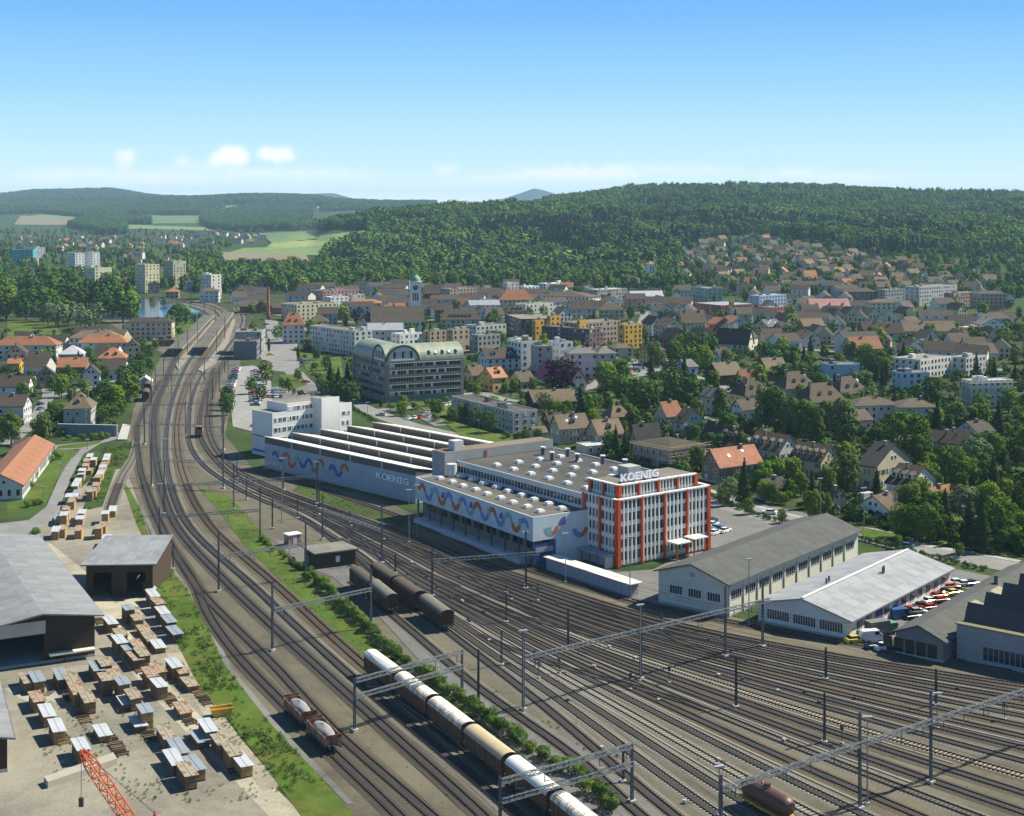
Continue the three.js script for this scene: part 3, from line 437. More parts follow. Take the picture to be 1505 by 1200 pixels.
    for (let k = 0; k < (o.dorm || 0); k++) { // dormers
      const a = A * (k + .5) / o.dorm * (o.rt === 'hip' ? .6 : 1) + (o.rt === 'hip' ? A * .2 : 0), p = slope(a, .28, side), sg = side ? 1 : -1, w = o.dw || 1.5, dl = B * .26, m = new MB(), rq = new MB();
      const Q = (da, db, dy) => { const z = P(a + da, side ? B - .14 * B - db : .14 * B + db, 0); return V(z.x, p.y + dy, z.z); };
      const q = (da, db, dy) => Q(da, db, dy); // db > 0 goes up the slope
      const hq = 1.25; m.quad(q(-w / 2, 0, -.3), q(w / 2, 0, -.3), q(w / 2, 0, hq), q(-w / 2, 0, hq)).tri(q(-w / 2, 0, hq), q(w / 2, 0, hq), q(0, 0, hq + .6));
      for (const s of [-1, 1]) { m.quad(q(s * w / 2, 0, -.3), q(s * w / 2, dl, -.3), q(s * w / 2, dl, hq), q(s * w / 2, 0, hq)); rq.quad(q(s * (w / 2 + .25), -.3, hq - .12), q(s * (w / 2 + .25), dl + .6, hq - .12), q(0, dl + .6, hq + .75), q(0, -.3, hq + .75)); }
      const dm = obj('dormer', m, wall, t); obj('dormer_roof', rq, roof, dm); obj('dormer_window', new MB().quad(q(-w * .3, -.03, .1), q(w * .3, -.03, .1), q(w * .3, -.03, hq - .1), q(-w * .3, -.03, hq - .1)), GLASS, dm);
    }
    for (let k = 0; k < (o.sky || 0); k++) { const a = A * (.15 + .7 * (k + .5) / o.sky), s0 = slope(a - .5, .42 + .2 * (k % 2), side), s1 = slope(a + .5, .42 + .2 * (k % 2), side), s2 = slope(a + .5, .6 + .2 * (k % 2), side), s3 = slope(a - .5, .6 + .2 * (k % 2), side); for (const q of [s0, s1, s2, s3]) q.y += .08; obj('skylight', new MB().quad(s0, s1, s2, s3), M(.55, .62, .70, null, .15), t); }
    const nc = o.chim ?? (d < 900 ? 1 : 0); for (let k = 0; k < nc; k++) { const a = A * (nc > 1 ? .2 + .6 * k / (nc - 1) : rr(.3, .7)), p = P(a, B * rr(.4, .46), 0), ch = obj('chimney', new MB().box(p.x - .35, p.x + .35, h + rise * .6, h + rise + .9, p.z - .35, p.z + .35), WALL.brown, t); obj('chimney_cap', new MB().box(p.x - .45, p.x + .45, h + rise + .902, h + rise + 1.0, p.z - .45, p.z + .45), WALL.grey, ch); }
  }
  obj('wall', wb, wall, t);
  if (!flat && near) { const e = ov + .06, s = o.rt === 'hip' ? 0 : rise / (B / 2) * ov, y = h - s + (o.rt === 'hip' ? -.1 : .1); for (const b of [-e, B + e]) { const p = P(-.4, b, y), q = P(A + .4, b, y); obj('gutter', new MB().bar(p, q, .08), STEEL, t); } }
  if (!flat && near && h > 5 && !o.nowin && rnd() < .4) { const w = 2.6, x = R * rr(.3, .6), bc = obj('balcony', new MB().box(x - w / 2, x + w / 2, 2.9, 3.05, 0.01, 1.3), CONC, t); obj('railing', new MB().box(x - w / 2, x + w / 2, 3.052, 3.95, 1.2, 1.28), pick([M(.30, .16, .08, T.plank), FRAME, M(.35, .36, .37)]), bc); }
  if (o.plinth !== 0 && near) obj('plinth', new MB().box(-.06, R + .06, 0, .5, -L - .06, .06), WALL.grey, t);
  if (o.nowin) return t;
  const wo = { fl: floors, fh: (h - .5) / floors, y0: .25, sp: o.sp ?? (d > 1000 ? 3.4 : d > 620 ? 2.9 : 2.6), ww: o.ww ?? (o.shut && near ? .9 : 1.2), wh: o.wh ?? 1.45, near, shut: o.shut, skip: o.skip ?? .06 };
  const sees = (cx, cz, nx, nz) => { const p = V(cx, h / 2, cz).applyAxisAngle(V(0, 1, 0), th).add(C), n = V(nx, 0, nz).applyAxisAngle(V(0, 1, 0), th); return n.dot(CAM.clone().sub(p)) > 0; };
  if (!o.nof && sees(R / 2, 0, 0, 1)) winSet(t, 0, R, wo, R, L); if (!o.nol && sees(0, -L / 2, -1, 0)) winSet(t, 1, L, wo, R, L); if (!o.nor && sees(R, -L / 2, 1, 0)) winSet(t, 2, L, wo, R, L);
  if (!flat && o.rt !== 'hip' && rise > 2.2) { // attic windows in the gables
    const put = (x, z, ry) => { const m = obj('attic_window', boxGeo(1, 1.1, .12), near ? FRAME : GLASS, t); m.position.set(x, h + rise * .32, z); m.rotation.y = ry; if (near) obj('pane', boxGeo(.8, .9, .05), GLASS, m).position.z = .05; };
    if (ax === 'x') { if (sees(0, -L / 2, -1, 0)) for (const s of [-.9, .9]) put(-.02, -L / 2 + s, -Math.PI / 2); if (sees(R, -L / 2, 1, 0)) for (const s of [-.9, .9]) put(R + .02, -L / 2 + s, Math.PI / 2); } else if (sees(R / 2, 0, 0, 1)) for (const s of [-.9, .9]) put(R / 2 + s, .02, 0);
  }
  return t;
}
const S = SHUT, SB = SHUTB, SG = SHUTG;
const lw = 'in the quarter west of the tracks';
// [px of the near corner, eave y, eave height m, left px | -depth m, right px | -length m, angle, roof, ridge axis, rise, wall, roof colour, place, extras]
const rows = [
  // quarter on the far bank side of the tracks
  [93, 601, 7.7, -14, 133, 8, 'hip', 'x', 5.6, 'grey', 'tan', 'behind the retaining wall', { dorm: 1, shut: SG, name: 'villa', chim: 2 }],
  [121, 551, 5.6, -12, 146, 14, 'gable', 'z', 3.6, 'white', 'dbrown', 'with dark shutters between two large trees', { shut: S }],
  [54, 553, 6, -10, 82, 20, 'gable', 'z', 3.4, 'tan', 'dbrown', lw, {}], [82, 540, 3.2, -11, 125, 4, 'gable', 'x', 4, 'brown', 'orange', lw, { kind: 'barn', nowin: 1 }],
  [143, 527, 5.5, -13, 184, 10, 'hip', 'x', 5, 'cream', 'orange', lw, { dorm: 2 }], [186, 510, 7, -11, 206, 18, 'gable', 'z', 3, 'cream', 'brown', lw, {}],
  [86, 521, 4, -12, 122, 10, 'hip', 'x', 4.2, 'lgrey', 'light', lw, {}], [-12, 508, 8, -13, 82, 3, 'hip', 'x', 4.5, 'white', 'orange', 'beside the riverside wood', {}],
  [101, 497, 8.5, -12, 172, 3, 'hip', 'x', 4, 'white', 'tan', 'beside the riverside wood', {}], [113, 504, 8, -11, 186, 3, 'hip', 'x', 4, 'white', 'orange', 'in front of the grey apartment block', {}],
  [8, 520, 8.4, -12, 37, 12, 'gable', 'z', 4, 'cream', 'dbrown', lw, { shut: SB }], [38, 530, 5, -10, 68, 6, 'gable', 'x', 3.6, 'brown', 'dbrown', lw, {}], [-10, 569, 5, -10, 40, 5, 'gable', 'x', 4, 'white', 'dbrown', lw, {}],
  [-6, 598, 7, -12, 34, 4, 'gable', 'x', 3.6, 'lgrey', 'dbrown', lw, {}], [108, 489, 7, -10, 152, 2, 'gable', 'x', 3, 'grey', 'dbrown', lw, {}], [183, 474, 11.5, -12, 252, 4, 'hip', 'x', 2.6, 'beige', 'dbrown', 'facing the river bend', { name: 'apartment_block' }],
  [203, 562, 3.4, -9, 222, 12, 'gable', 'z', 2, 'lgrey', 'light', 'beside the outer track', { nowin: 1, kind: 'shed', name: 'shed' }], [224, 500, 4, -14, 256, 10, 'flat', 'x', 0, 'brown', 'tar', 'below the river trees', { name: 'restaurant' }],
  [10, 535, 4.5, -9, 28, 6, 'gable', 'x', 2, 'ochre', 'orange', lw, {}], [146, 541, 4, -9, 176, 14, 'gable', 'z', 3.2, 'brown', 'dbrown', lw, {}], [18, 658, 3.2, -10, 60, 10, 'gable', 'x', 1.6, 'brown', 'dbrown', 'beyond the long orange hall', { nowin: 1 }],
  // station and centre
  [343, 502, 10, -16, 377, 4, 'flat', 'x', 0, 'dgrey', 'tar', 'beside the platforms', { name: 'station_building', nof: 1 }], [345, 488, 13, -22, 384, 4, 'flat', 'x', 0, 'grey', 'gravel', 'beside the platforms', { name: 'station_building', skip: .5 }],
  [415, 478, 11.5, -14, 447, 8, 'hip', 'x', 7, 'white', 'orange', 'on the station square', { dorm: 2, hipf: .5 }], [521, 487, 14, 455, 547, 38, 'flat', 'x', 0, 'white', 'gravel', 'behind the dark conifers', { name: 'department_store', skip: .3 }],
  [413, 447, 12, -14, 495, 5, 'flat', 'x', 0, 'lime', 'gravel', 'near the brick chimney', {}], [454, 427, 11, -14, 527, 4, 'flat', 'x', 0, 'pink', 'tar', 'below the wooded hill', {}], [476, 436, 11, -12, 512, 6, 'flat', 'x', 0, 'white', 'white', 'below the wooded hill', {}], [512, 432, 12, -12, 536, 6, 'flat', 'x', 0, 'lgrey', 'white', 'below the wooded hill', {}],
  [509, 446, 8, -14, 560, 3, 'hip', 'x', 3, 'cream', 'orange', 'behind the big church', {}], [563, 440, 9, -12, 587, 6, 'flat', 'x', 0, 'white', 'white', 'behind the big church', {}], [646, 424, 14, -14, 700, 8, 'flat', 'x', 0, 'tan', 'gravel', 'below the wooded hill', {}], [622, 432, 9, -12, 650, 5, 'gable', 'x', 4, 'brick', 'dbrown', 'beside the church tower', {}],
  [648, 470, 8.5, -14, 706, 4, 'hip', 'x', 6.5, 'cream', 'brown', 'with a row of dormers', { dorm: 6, hipf: .4 }], [691, 449, 9, -14, 735, 12, 'gable', 'x', 3, 'white', 'steel', 'behind the dormer house', {}], [683, 478, 10, -16, 744, 10, 'flat', 'x', 0, 'lgrey', 'tar', 'in the dense centre', {}], [690, 492, 10, -16, 735, 12, 'flat', 'x', 0, 'grey', 'gravel', 'in the dense centre', {}],
  [622, 486, 11, -12, 656, 12, 'flat', 'x', 0, 'tan', 'tar', 'behind the barrel roofed building', {}], [656, 484, 12, -12, 690, 10, 'flat', 'x', 0, 'tan', 'gravel', 'behind the barrel roofed building', {}], [541, 486, 10, -18, 592, 6, 'gable', 'x', 3.4, 'lgrey', 'steel', 'behind the barrel roofed building', {}], [575, 490, 10, -14, 621, 8, 'flat', 'x', 0, 'white', 'light', 'behind the barrel roofed building', {}],
  [455, 473, 8, -12, 483, 10, 'hip', 'x', 4.5, 'cream', 'brown', 'beside the church', {}], [467, 462, 8, -12, 496, 8, 'gable', 'x', 4.2, 'grey', 'dbrown', 'beside the church', {}], [716, 528, 8, 702, 764, 24, 'gable', 'x', 4.4, 'white', 'dbrown', 'with small orange balconies', { dorm: 2, dw: 2.2 }],
  [766, 503, 16, 746, 790, 30, 'flat', 'x', 0, 'white', 'green', 'behind the balcony house', {}], [822, 503, 16, 806, 842, 30, 'flat', 'x', 0, 'white', 'green', 'behind the copper beech', {}], [788, 509, 15, -12, 812, 12, 'flat', 'x', 0, 'grey', 'green', 'between two white blocks', {}],
  [836, 520, 12.5, -14, 879, 8, 'hip', 'x', 3.5, 'lgrey', 'grey', 'behind the tall twin trees', {}], [879, 520, 12.5, -14, 906, 16, 'hip', 'x', 3.2, 'lgrey', 'grey', 'behind the tall twin trees', {}], [866, 484, 11, 796, 887, 50, 'flat', 'x', 0, 'purple', 'tar', 'in front of the yellow trimmed complex', {}],
  [765, 469, 13, 742, 823, 14, 'flat', 'x', 0, 'dgrey', 'gravel', 'in the dense centre', {}], [782, 470, 13, -12, 800, 8, 'flat', 'x', 0, 'ochre', 'gravel', 'of the yellow trimmed complex', {}], [803, 464, 16, -14, 824, 6, 'flat', 'x', 0, 'ochre', 'gravel', 'of the yellow trimmed complex', {}], [825, 474, 13, -14, 912, 6, 'flat', 'x', 0, 'tan', 'gravel', 'of the yellow trimmed complex', {}], [908, 477, 14, -14, 944, 10, 'flat', 'x', 0, 'ochre', 'gravel', 'of the yellow trimmed complex', {}], [848, 470, 15, -10, 862, 6, 'flat', 'x', 0, 'ochre', 'gravel', 'of the yellow trimmed complex', {}],
  [866, 437, 11, 792, 883, 58, 'hip', 'x', 4.2, 'white', 'brown', 'rising behind the centre', { name: 'school_building', kind: 'school' }], [733, 441, 9, -14, 785, 6, 'hip', 'x', 8, 'cream', 'orange', 'behind the centre', {}], [757, 446, 10, -12, 813, 6, 'flat', 'x', 0, 'white', 'green', 'behind the centre', {}], [739, 415, 18, -14, 762, 12, 'flat', 'x', 0, 'lgrey', 'white', 'below the wooded hill', {}], [762, 420, 12, -14, 792, 8, 'flat', 'x', 0, 'white', 'white', 'below the wooded hill', {}], [861, 425, 12, -16, 922, 8, 'flat', 'x', 0, 'grey', 'light', 'rising behind the centre', {}], [790, 416, 8, -12, 835, 6, 'flat', 'x', 0, 'white', 'white', 'below the wooded hill', {}],
  [640, 456, 9, -12, 660, 6, 'gable', 'x', 4, 'brown', 'dbrown', 'beside the church tower', {}], [745, 458, 9, -12, 776, 8, 'hip', 'x', 4, 'pink', 'dbrown', 'in the dense centre', { dorm: 3 }], [745, 497, 8, -12, 782, 8, 'flat', 'x', 0, 'lgrey', 'gravel', 'in the dense centre', {}], [840, 455, 7, -12, 870, 14, 'gable', 'x', 6, 'white', 'dbrown', 'in the old centre', {}], [880, 456, 6, -12, 918, 8, 'hip', 'x', 4.6, 'cream', 'brown', 'in the old centre', {}], [890, 445, 8, -10, 912, 30, 'gable', 'z', 4, 'white', 'brown', 'in the old centre', {}], [922, 440, 8, -12, 950, 10, 'gable', 'x', 4, 'pink', 'dbrown', 'in the old centre', {}], [928, 436, 8, -12, 975, 8, 'gable', 'x', 4, 'white', 'light', 'in the old centre', {}],
  // old village to the right of the centre
  [968, 458, 8, -12, 992, 20, 'gable', 'z', 4, 'white', 'brown', 'in the old village', {}], [988, 456, 8, -12, 1008, 25, 'gable', 'z', 4.4, 'white', 'brown', 'in the old village', {}], [977, 480, 9, -10, 1003, 30, 'gable', 'z', 4.6, 'cream', 'brown', 'in the old village', {}], [1003, 474, 8, 995, 1038, 30, 'gable', 'x', 7, 'cream', 'brown', 'in the old village', { chim: 2 }], [958, 477, 8, -10, 975, 30, 'gable', 'z', 4.5, 'white', 'dbrown', 'beside the yellow trimmed complex', {}],
  [1060, 449, 9.5, 1016, 1114, 30, 'flat', 'x', 0, 'brick', 'steel', 'in the old village', {}], [1114, 451, 9, -14, 1165, 10, 'flat', 'x', 0, 'brick', 'steel', 'in the old village', {}], [1101, 434, 12, -14, 1156, 6, 'flat', 'x', 0, 'blue', 'light', 'behind the brick blocks', {}], [1040, 424, 13, 1016, 1062, 20, 'flat', 'x', 0, 'grey', 'gravel', 'behind the brick blocks', {}],
  [1075, 475, 7, -12, 1100, 30, 'gable', 'z', 4, 'white', 'orange', 'in the old village', {}], [1036, 473, 7, -10, 1060, 30, 'gable', 'z', 4, 'white', 'dbrown', 'in the old village', {}], [1052, 477, 6, -10, 1076, 28, 'gable', 'z', 4, 'brick', 'orange', 'in the old village', {}], [1100, 506, 4, 1052, 1108, 60, 'gable', 'z', 8, 'white', 'dbrown', 'with a huge roof in the old village', { kind: 'farmhouse' }], [1130, 481, 8, 1108, 1151, 30, 'gable', 'x', 4, 'cream', 'grey', 'in the old village', { sky: 3 }],
  [955, 516, 8, 940, 978, 22, 'hip', 'x', 4.5, 'yellow', 'brown', 'beside the stream', { shut: S }], [902, 512, 5, -12, 930, 10, 'hip', 'x', 3, 'cream', 'tan', 'beside the stream', {}], [988, 500, 6, -12, 1012, 35, 'gable', 'z', 6, 'brown', 'dbrown', 'in the old village', {}], [1058, 524, 6.5, 1045, 1073, 40, 'gable', 'x', 4, 'white', 'dbrown', 'between dense trees in the village', {}], [1012, 540, 4, 990, 1026, 30, 'gable', 'x', 3, 'blue', 'grey', 'between dense trees in the village', {}],
  [1058, 552, 5, 1036, 1092, 28, 'gable', 'x', 5, 'wood', 'tan', 'beside the brown roofed terraces', { kind: 'barn', nowin: 1 }], [1090, 557, 5, 1082, 1126, 28, 'gable', 'x', 3.6, 'white', 'orange', 'beside the brown roofed terraces', {}], [1130, 548, 4, -14, 1160, 20, 'gable', 'x', 6, 'brown', 'tan', 'beside the brown roofed terraces', { nowin: 1 }],
  [1095, 582, 7, 1073, 1134, 28, 'hip', 'x', 6.5, 'cream', 'brown', 'of the skylight terraces', { sky: 5, dorm: 2, chim: 2 }], [1155, 572, 7, 1134, 1200, 28, 'hip', 'x', 6.5, 'cream', 'brown', 'of the skylight terraces', { sky: 6, dorm: 2, chim: 2 }], [1190, 593, 7, 1166, 1243, 30, 'hip', 'x', 7, 'cream', 'brown', 'of the skylight terraces', { sky: 6, dorm: 2, chim: 2 }], [1235, 580, 7, 1211, 1278, 28, 'hip', 'x', 6.5, 'cream', 'brown', 'of the skylight terraces', { sky: 6, dorm: 2, chim: 2 }],
  [1046, 584, 7.4, 1029, 1067, 32, 'gable', 'z', 3, 'cream', 'grey', 'between birches', {}], [1091, 603, 4.8, 1075, 1121, 30, 'gable', 'x', 3.4, 'white', 'brown', 'between birches', { shut: S }], [980, 612, 7, 962, 1003, 32, 'gable', 'x', 4.6, 'beige', 'orange', 'with its twin gables near the scaffolded block', { shut: S }], [1004, 622, 6.2, 990, 1036, 30, 'gable', 'z', 4.2, 'lgrey', 'brown', 'with its twin gables near the scaffolded block', { shut: S }],
  [935, 646, 4, 926, 971, 30, 'gable', 'x', 4.6, 'dgrey', 'dark', 'beside a tall conifer', {}], [985, 661, 6.4, 930, 1038, 38, 'hip', 'x', 1.8, 'grey', 'dbrown', 'wrapped in scaffolding', { name: 'scaffolded_house', ov: .9 }], [1058, 687, 5.2, 1032, 1120, 32, 'gable', 'x', 4.6, 'brown', 'red', 'beside the tall dark spruce', { shut: SG, sky: 2 }],
  [1058, 640, 6, 1034, 1074, 40, 'gable', 'z', 3.6, 'blue', 'dbrown', 'joined to the yellow house', { shut: S }], [1082, 649, 6, 1060, 1097, 40, 'gable', 'z', 3.6, 'yellow', 'dbrown', 'joined to the pale blue house', { dorm: 3, shut: SG }], [1146, 664, 6.6, 1099, 1175, 42, 'gable', 'z', 4.4, 'lgrey', 'brown', 'with dormers next to the white van', { dorm: 4, shut: S }], [1207, 679, 5.6, 1161, 1235, 42, 'gable', 'z', 4, 'cream', 'brown', 'with a row of dormers by the birch', { dorm: 5, shut: S }],
  [1287, 687, 7.2, 1262, 1340, 42, 'gable', 'z', 5.6, 'cream', 'dark', 'behind the white villa', { shut: S }], [1337, 715, 6.4, 1303, 1378, 42, 'gable', 'z', 4.4, 'white', 'dbrown', 'with blue grey shutters and three dormers', { dorm: 3, shut: SG, name: 'villa' }], [1307, 751, 3.6, 1261, 1336, 40, 'gable', 'x', 3, 'white', 'brown', 'beside the sweeping street', { shut: S }], [1377, 740, 3.4, 1357, 1411, 38, 'gable', 'x', 3.6, 'wood', 'orange', 'with a pale garage door', { nowin: 1, name: 'garage' }],
  [1222, 737, 3.4, 1213, 1245, 32, 'gable', 'z', 3, 'cream', 'dbrown', 'behind the slate roofed shed', {}], [1128, 721, 3.2, 1112, 1157, 34, 'gable', 'x', 2.6, 'lgrey', 'dark', 'in a garden by the tall spruce', { nowin: 1, chim: 1 }], [1258, 597, 8, -12, 1322, 12, 'hip', 'x', 2.6, 'lgrey', 'brown', 'behind the largest round tree', {}], [1322, 599, 8, -12, 1379, 4, 'hip', 'x', 2.6, 'lgrey', 'brown', 'behind the largest round tree', {}],
  [1393, 652, 4.5, -9, 1414, 35, 'gable', 'z', 3, 'beige', 'brown', 'among the dense gardens', {}], [1412, 654, 4.5, -10, 1442, 35, 'gable', 'z', 3.6, 'lgrey', 'dbrown', 'among the dense gardens', {}], [1436, 636, 5, -10, 1462, 25, 'gable', 'x', 3, 'lgrey', 'dbrown', 'among the dense gardens', {}], [1415, 613, 5, 1391, 1434, 40, 'gable', 'z', 3.6, 'brown', 'dark', 'among the dense gardens', {}], [1236, 620, 4.5, -10, 1282, 20, 'gable', 'x', 3, 'cream', 'brown', 'in front of the skylight terraces', {}],
  [1353, 529, 9.5, 1314, 1398, 42, 'flat', 'x', 0, 'white', 'gravel', 'among dark conifers', {}], [1325, 548, 9, 1311, 1366, 12, 'flat', 'x', 0, 'blue', 'gravel', 'among dark conifers', {}], [1218, 536, 9, -12, 1264, 6, 'flat', 'x', 0, 'blue', 'gravel', 'among dark conifers', { skip: .8 }], [1420, 526, 9, 1398, 1449, 42, 'flat', 'x', 0, 'white', 'gravel', 'among dark conifers', {}], [1427, 560, 11.5, 1413, 1490, 12, 'flat', 'x', 0, 'white', 'light', 'wrapped in scaffolding', { name: 'scaffolded_block' }],
  [1329, 487, 6, -12, 1406, 2, 'gable', 'x', 5.6, 'cream', 'tan', 'with tall windows like a hall', { kind: 'hall', wh: 2.6, fl: 1, sp: 5 }], [1444, 478, 8, -14, 1478, 6, 'gable', 'z', 4, 'white', 'grey', 'beside the long hall', {}], [1192, 453, 6, -14, 1250, 2, 'gable', 'x', 6.4, 'white', 'pinkred', 'behind the village', { dorm: 3, name: 'large_house' }], [1250, 450, 7, -12, 1280, 8, 'gable', 'x', 3.6, 'grey', 'dark', 'behind the village', {}], [1281, 445, 11, -12, 1318, 6, 'hip', 'x', 2.4, 'lime', 'brown', 'behind the village', {}],
  [1330, 421, 16, -14, 1407, 4, 'flat', 'x', 0, 'lgrey', 'gravel', 'behind the village', {}], [1290, 425, 15, -14, 1330, 4, 'flat', 'x', 0, 'grey', 'gravel', 'behind the village', {}], [1388, 430, 12, -14, 1437, 4, 'flat', 'x', 0, 'tan', 'gravel', 'behind the village', {}], [1436, 432, 12, -14, 1480, 4, 'hip', 'x', 2, 'tan', 'dbrown', 'behind the village', {}], [1195, 418, 8, -14, 1240, 6, 'hip', 'x', 3, 'tan', 'dbrown', 'behind the village', {}], [1240, 429, 8, -14, 1290, 5, 'hip', 'x', 3, 'tan', 'dbrown', 'behind the village', {}],
  [1236, 496, 6.5, -10, 1262, 20, 'gable', 'z', 4, 'white', 'grey', 'of the brown roofed cluster', {}], [1270, 486, 5, -12, 1314, 5, 'gable', 'x', 5, 'brick', 'dbrown', 'of the brown roofed cluster', {}], [1299, 490, 5, -10, 1329, 5, 'gable', 'x', 5, 'cream', 'dbrown', 'of the brown roofed cluster', {}], [1255, 514, 5, -12, 1298, 20, 'gable', 'x', 6, 'cream', 'orange', 'of the brown roofed cluster', {}], [1182, 480, 6, -12, 1213, 15, 'gable', 'x', 4.4, 'tan', 'tan', 'of the brown roofed cluster', {}], [1180, 498, 6, -10, 1206, 25, 'gable', 'z', 4, 'white', 'brown', 'of the brown roofed cluster', {}], [1157, 499, 6, -10, 1177, 25, 'gable', 'z', 3.6, 'white', 'dbrown', 'of the brown roofed cluster', {}], [1346, 504, 4.6, -10, 1392, 8, 'flat', 'x', 0, 'grey', 'gravel', 'of the brown roofed cluster', {}], [1400, 494, 6, -10, 1422, 8, 'gable', 'z', 3.4, 'white', 'dbrown', 'with a curved gable beside the hall', {}], [1408, 480, 8, -12, 1444, 2, 'flat', 'x', 0, 'tan', 'white', 'between hall and curved gable', {}], [1150, 482, 8, -10, 1166, 20, 'gable', 'x', 3, 'beige', 'dbrown', 'in the old village', {}],
  // houses by the factory
  [567.8, 531, 17.8, 519.5, 680, 27, 'skip'],
  [754, 605, 8, 663, 790, 30, 'flat', 'x', 0, 'grey', 'tar', 'beside the sawtooth hall', {}], [725, 556, 6.2, 705, 745, 36, 'gable', 'x', 4, 'yellow', 'red', 'beside the barrel roofed building', { dorm: 1, dw: 2.4, shut: SB }], [694, 552, 6, 681, 713, 34, 'gable', 'x', 4, 'beige', 'brown', 'beside the barrel roofed building', { shut: SB }], [766, 562, 4.6, 747, 787, 34, 'gable', 'x', 4, 'cream', 'brown', 'beside the magenta roofed inn', {}],
  [838, 562, 3.6, 789, 862, 26, 'gable', 'z', 6, 'white', 'purple', 'behind the copper beech', { name: 'inn', kind: 'inn', go: 1, ov: 1 }], [785, 592, 3, 771, 846, 16, 'gable', 'x', 4, 'wood', 'tan', 'behind the dark spruce', { kind: 'barn', nowin: 1 }], [823, 631, 5.6, 808, 866, 26, 'gable', 'x', 4.2, 'green', 'tan', 'above the flat factory roof', { shut: FRAME, dorm: 1, sky: 2 }], [880, 640, 5, 861, 917, 26, 'gable', 'x', 4.4, 'tan', 'tan', 'with a white terrace above the factory roof', { dorm: 1 }], [898, 614, 4.6, 885, 926, 30, 'hip', 'x', 4.6, 'brick', 'tan', 'between garden trees', { dorm: 1 }], [786, 637, 2.6, -6, 804, 20, 'gable', 'x', 1.6, 'lgrey', 'tan', 'in the garden above the factory roof', { name: 'garden_shed', kind: 'shed', nowin: 1, chim: 0 }], [862, 656, 3, -8, 898, 24, 'flat', 'x', 0, 'cream', 'light', 'forming a terrace beside the tan house', { bare: 1 }], [808, 622, 4, -8, 830, 20, 'gable', 'x', 3, 'wood', 'dbrown', 'behind the olive house', {}],
  // towers up the valley
  [139, 394, 27, 124, 164, 25, 'flat', 'x', 0, 'lime', 'gravel', 'rising from the riverside trees', { kind: 'tower block', name: 'tower_block', fl: 9 }], [213, 389, 27, 198, 234, 25, 'flat', 'x', 0, 'lime', 'gravel', 'rising from the riverside trees', { kind: 'tower block', name: 'tower_block', fl: 9 }], [254, 384, 27, 240, 273, 25, 'flat', 'x', 0, 'lime', 'gravel', 'rising from the riverside trees', { kind: 'tower block', name: 'tower_block', fl: 9 }],
  [110, 372, 28, 97, 124, 25, 'flat', 'x', 0, 'white', 'gravel', 'farther up the valley', { kind: 'tower block', name: 'tower_block' }], [136, 371, 28, 124, 146, 25, 'flat', 'x', 0, 'white', 'gravel', 'farther up the valley', { kind: 'tower block', name: 'tower_block' }], [16, 367, 22, -20, 48, 5, 'flat', 'x', 0, 'teal', 'gravel', 'farther up the valley', { kind: 'office block', name: 'office_block' }], [51, 364, 22, -20, 66, 10, 'flat', 'x', 0, 'lgrey', 'gravel', 'farther up the valley', { kind: 'tower block', name: 'tower_block' }],
  [310, 404, 22, 295, 325, 30, 'flat', 'x', 0, 'white', 'gravel', 'above the curve of the tracks', { kind: 'tower block', name: 'tower_block' }], [293, 428, 10, -12, 321, 6, 'hip', 'x', 2.6, 'white', 'brown', 'above the curve of the tracks', {}], [274, 414, 9, -10, 296, 20, 'flat', 'x', 0, 'lgrey', 'gravel', 'above the curve of the tracks', {}], [155, 414, 9, -12, 195, 8, 'gable', 'x', 2.4, 'brick', 'dbrown', 'behind the river bend', {}], [219, 416, 10, -12, 234, 20, 'flat', 'x', 0, 'tan', 'tar', 'behind the river bend', {}], [243, 429, 6, -12, 262, 8, 'hip', 'x', 3, 'beige', 'orange', 'behind the river bend', {}], [165, 410, 7, -10, 190, 10, 'flat', 'x', 0, 'white', 'gravel', 'behind the river bend', {}], [107, 412, 8, -10, 121, 20, 'flat', 'x', 0, 'cream', 'gravel', 'behind the river bend', {}], [38, 382, 10, -14, 54, 10, 'flat', 'x', 0, 'cream', 'gravel', 'farther up the valley', {}],
  [352, 451, 5, -16, 384, 6, 'gable', 'x', 4, 'brick', 'brown', 'by the brick chimney', { kind: 'workshop', nowin: 1 }], [380, 450, 5, -16, 402, 6, 'gable', 'x', 4, 'brick', 'dbrown', 'by the brick chimney', { kind: 'workshop', nowin: 1 }], [400, 453, 5, -16, 432, 6, 'gable', 'x', 4, 'brick', 'brown', 'by the brick chimney', { kind: 'workshop', nowin: 1 }], [362, 442, 5, -14, 400, 5, 'gable', 'x', 3.4, 'brown', 'dbrown', 'by the brick chimney', { kind: 'workshop', nowin: 1 }],
];
for (const r of rows) { if (r[6] === 'skip') continue; let [px, ey, h, l, rr2, th, rt, ax, rise, wall, roof, loc, ex] = r; if (rt === 'flat' && th <= 12 && l < 0 && px > 390 && ey < 500 && !ex.bare) { l = px; px = px + .28 * (rr2 - px); ey += 1; th = 40; } else if (ex.kind === 'tower block') th = 48; bld({ c: [px, ey], h, ...(l < 0 ? { L: -l } : { l }), ...(rr2 < 0 ? { R: -rr2 } : { r: rr2 }), th, rt, ax, rise, wall, roof, loc, ...ex }); }
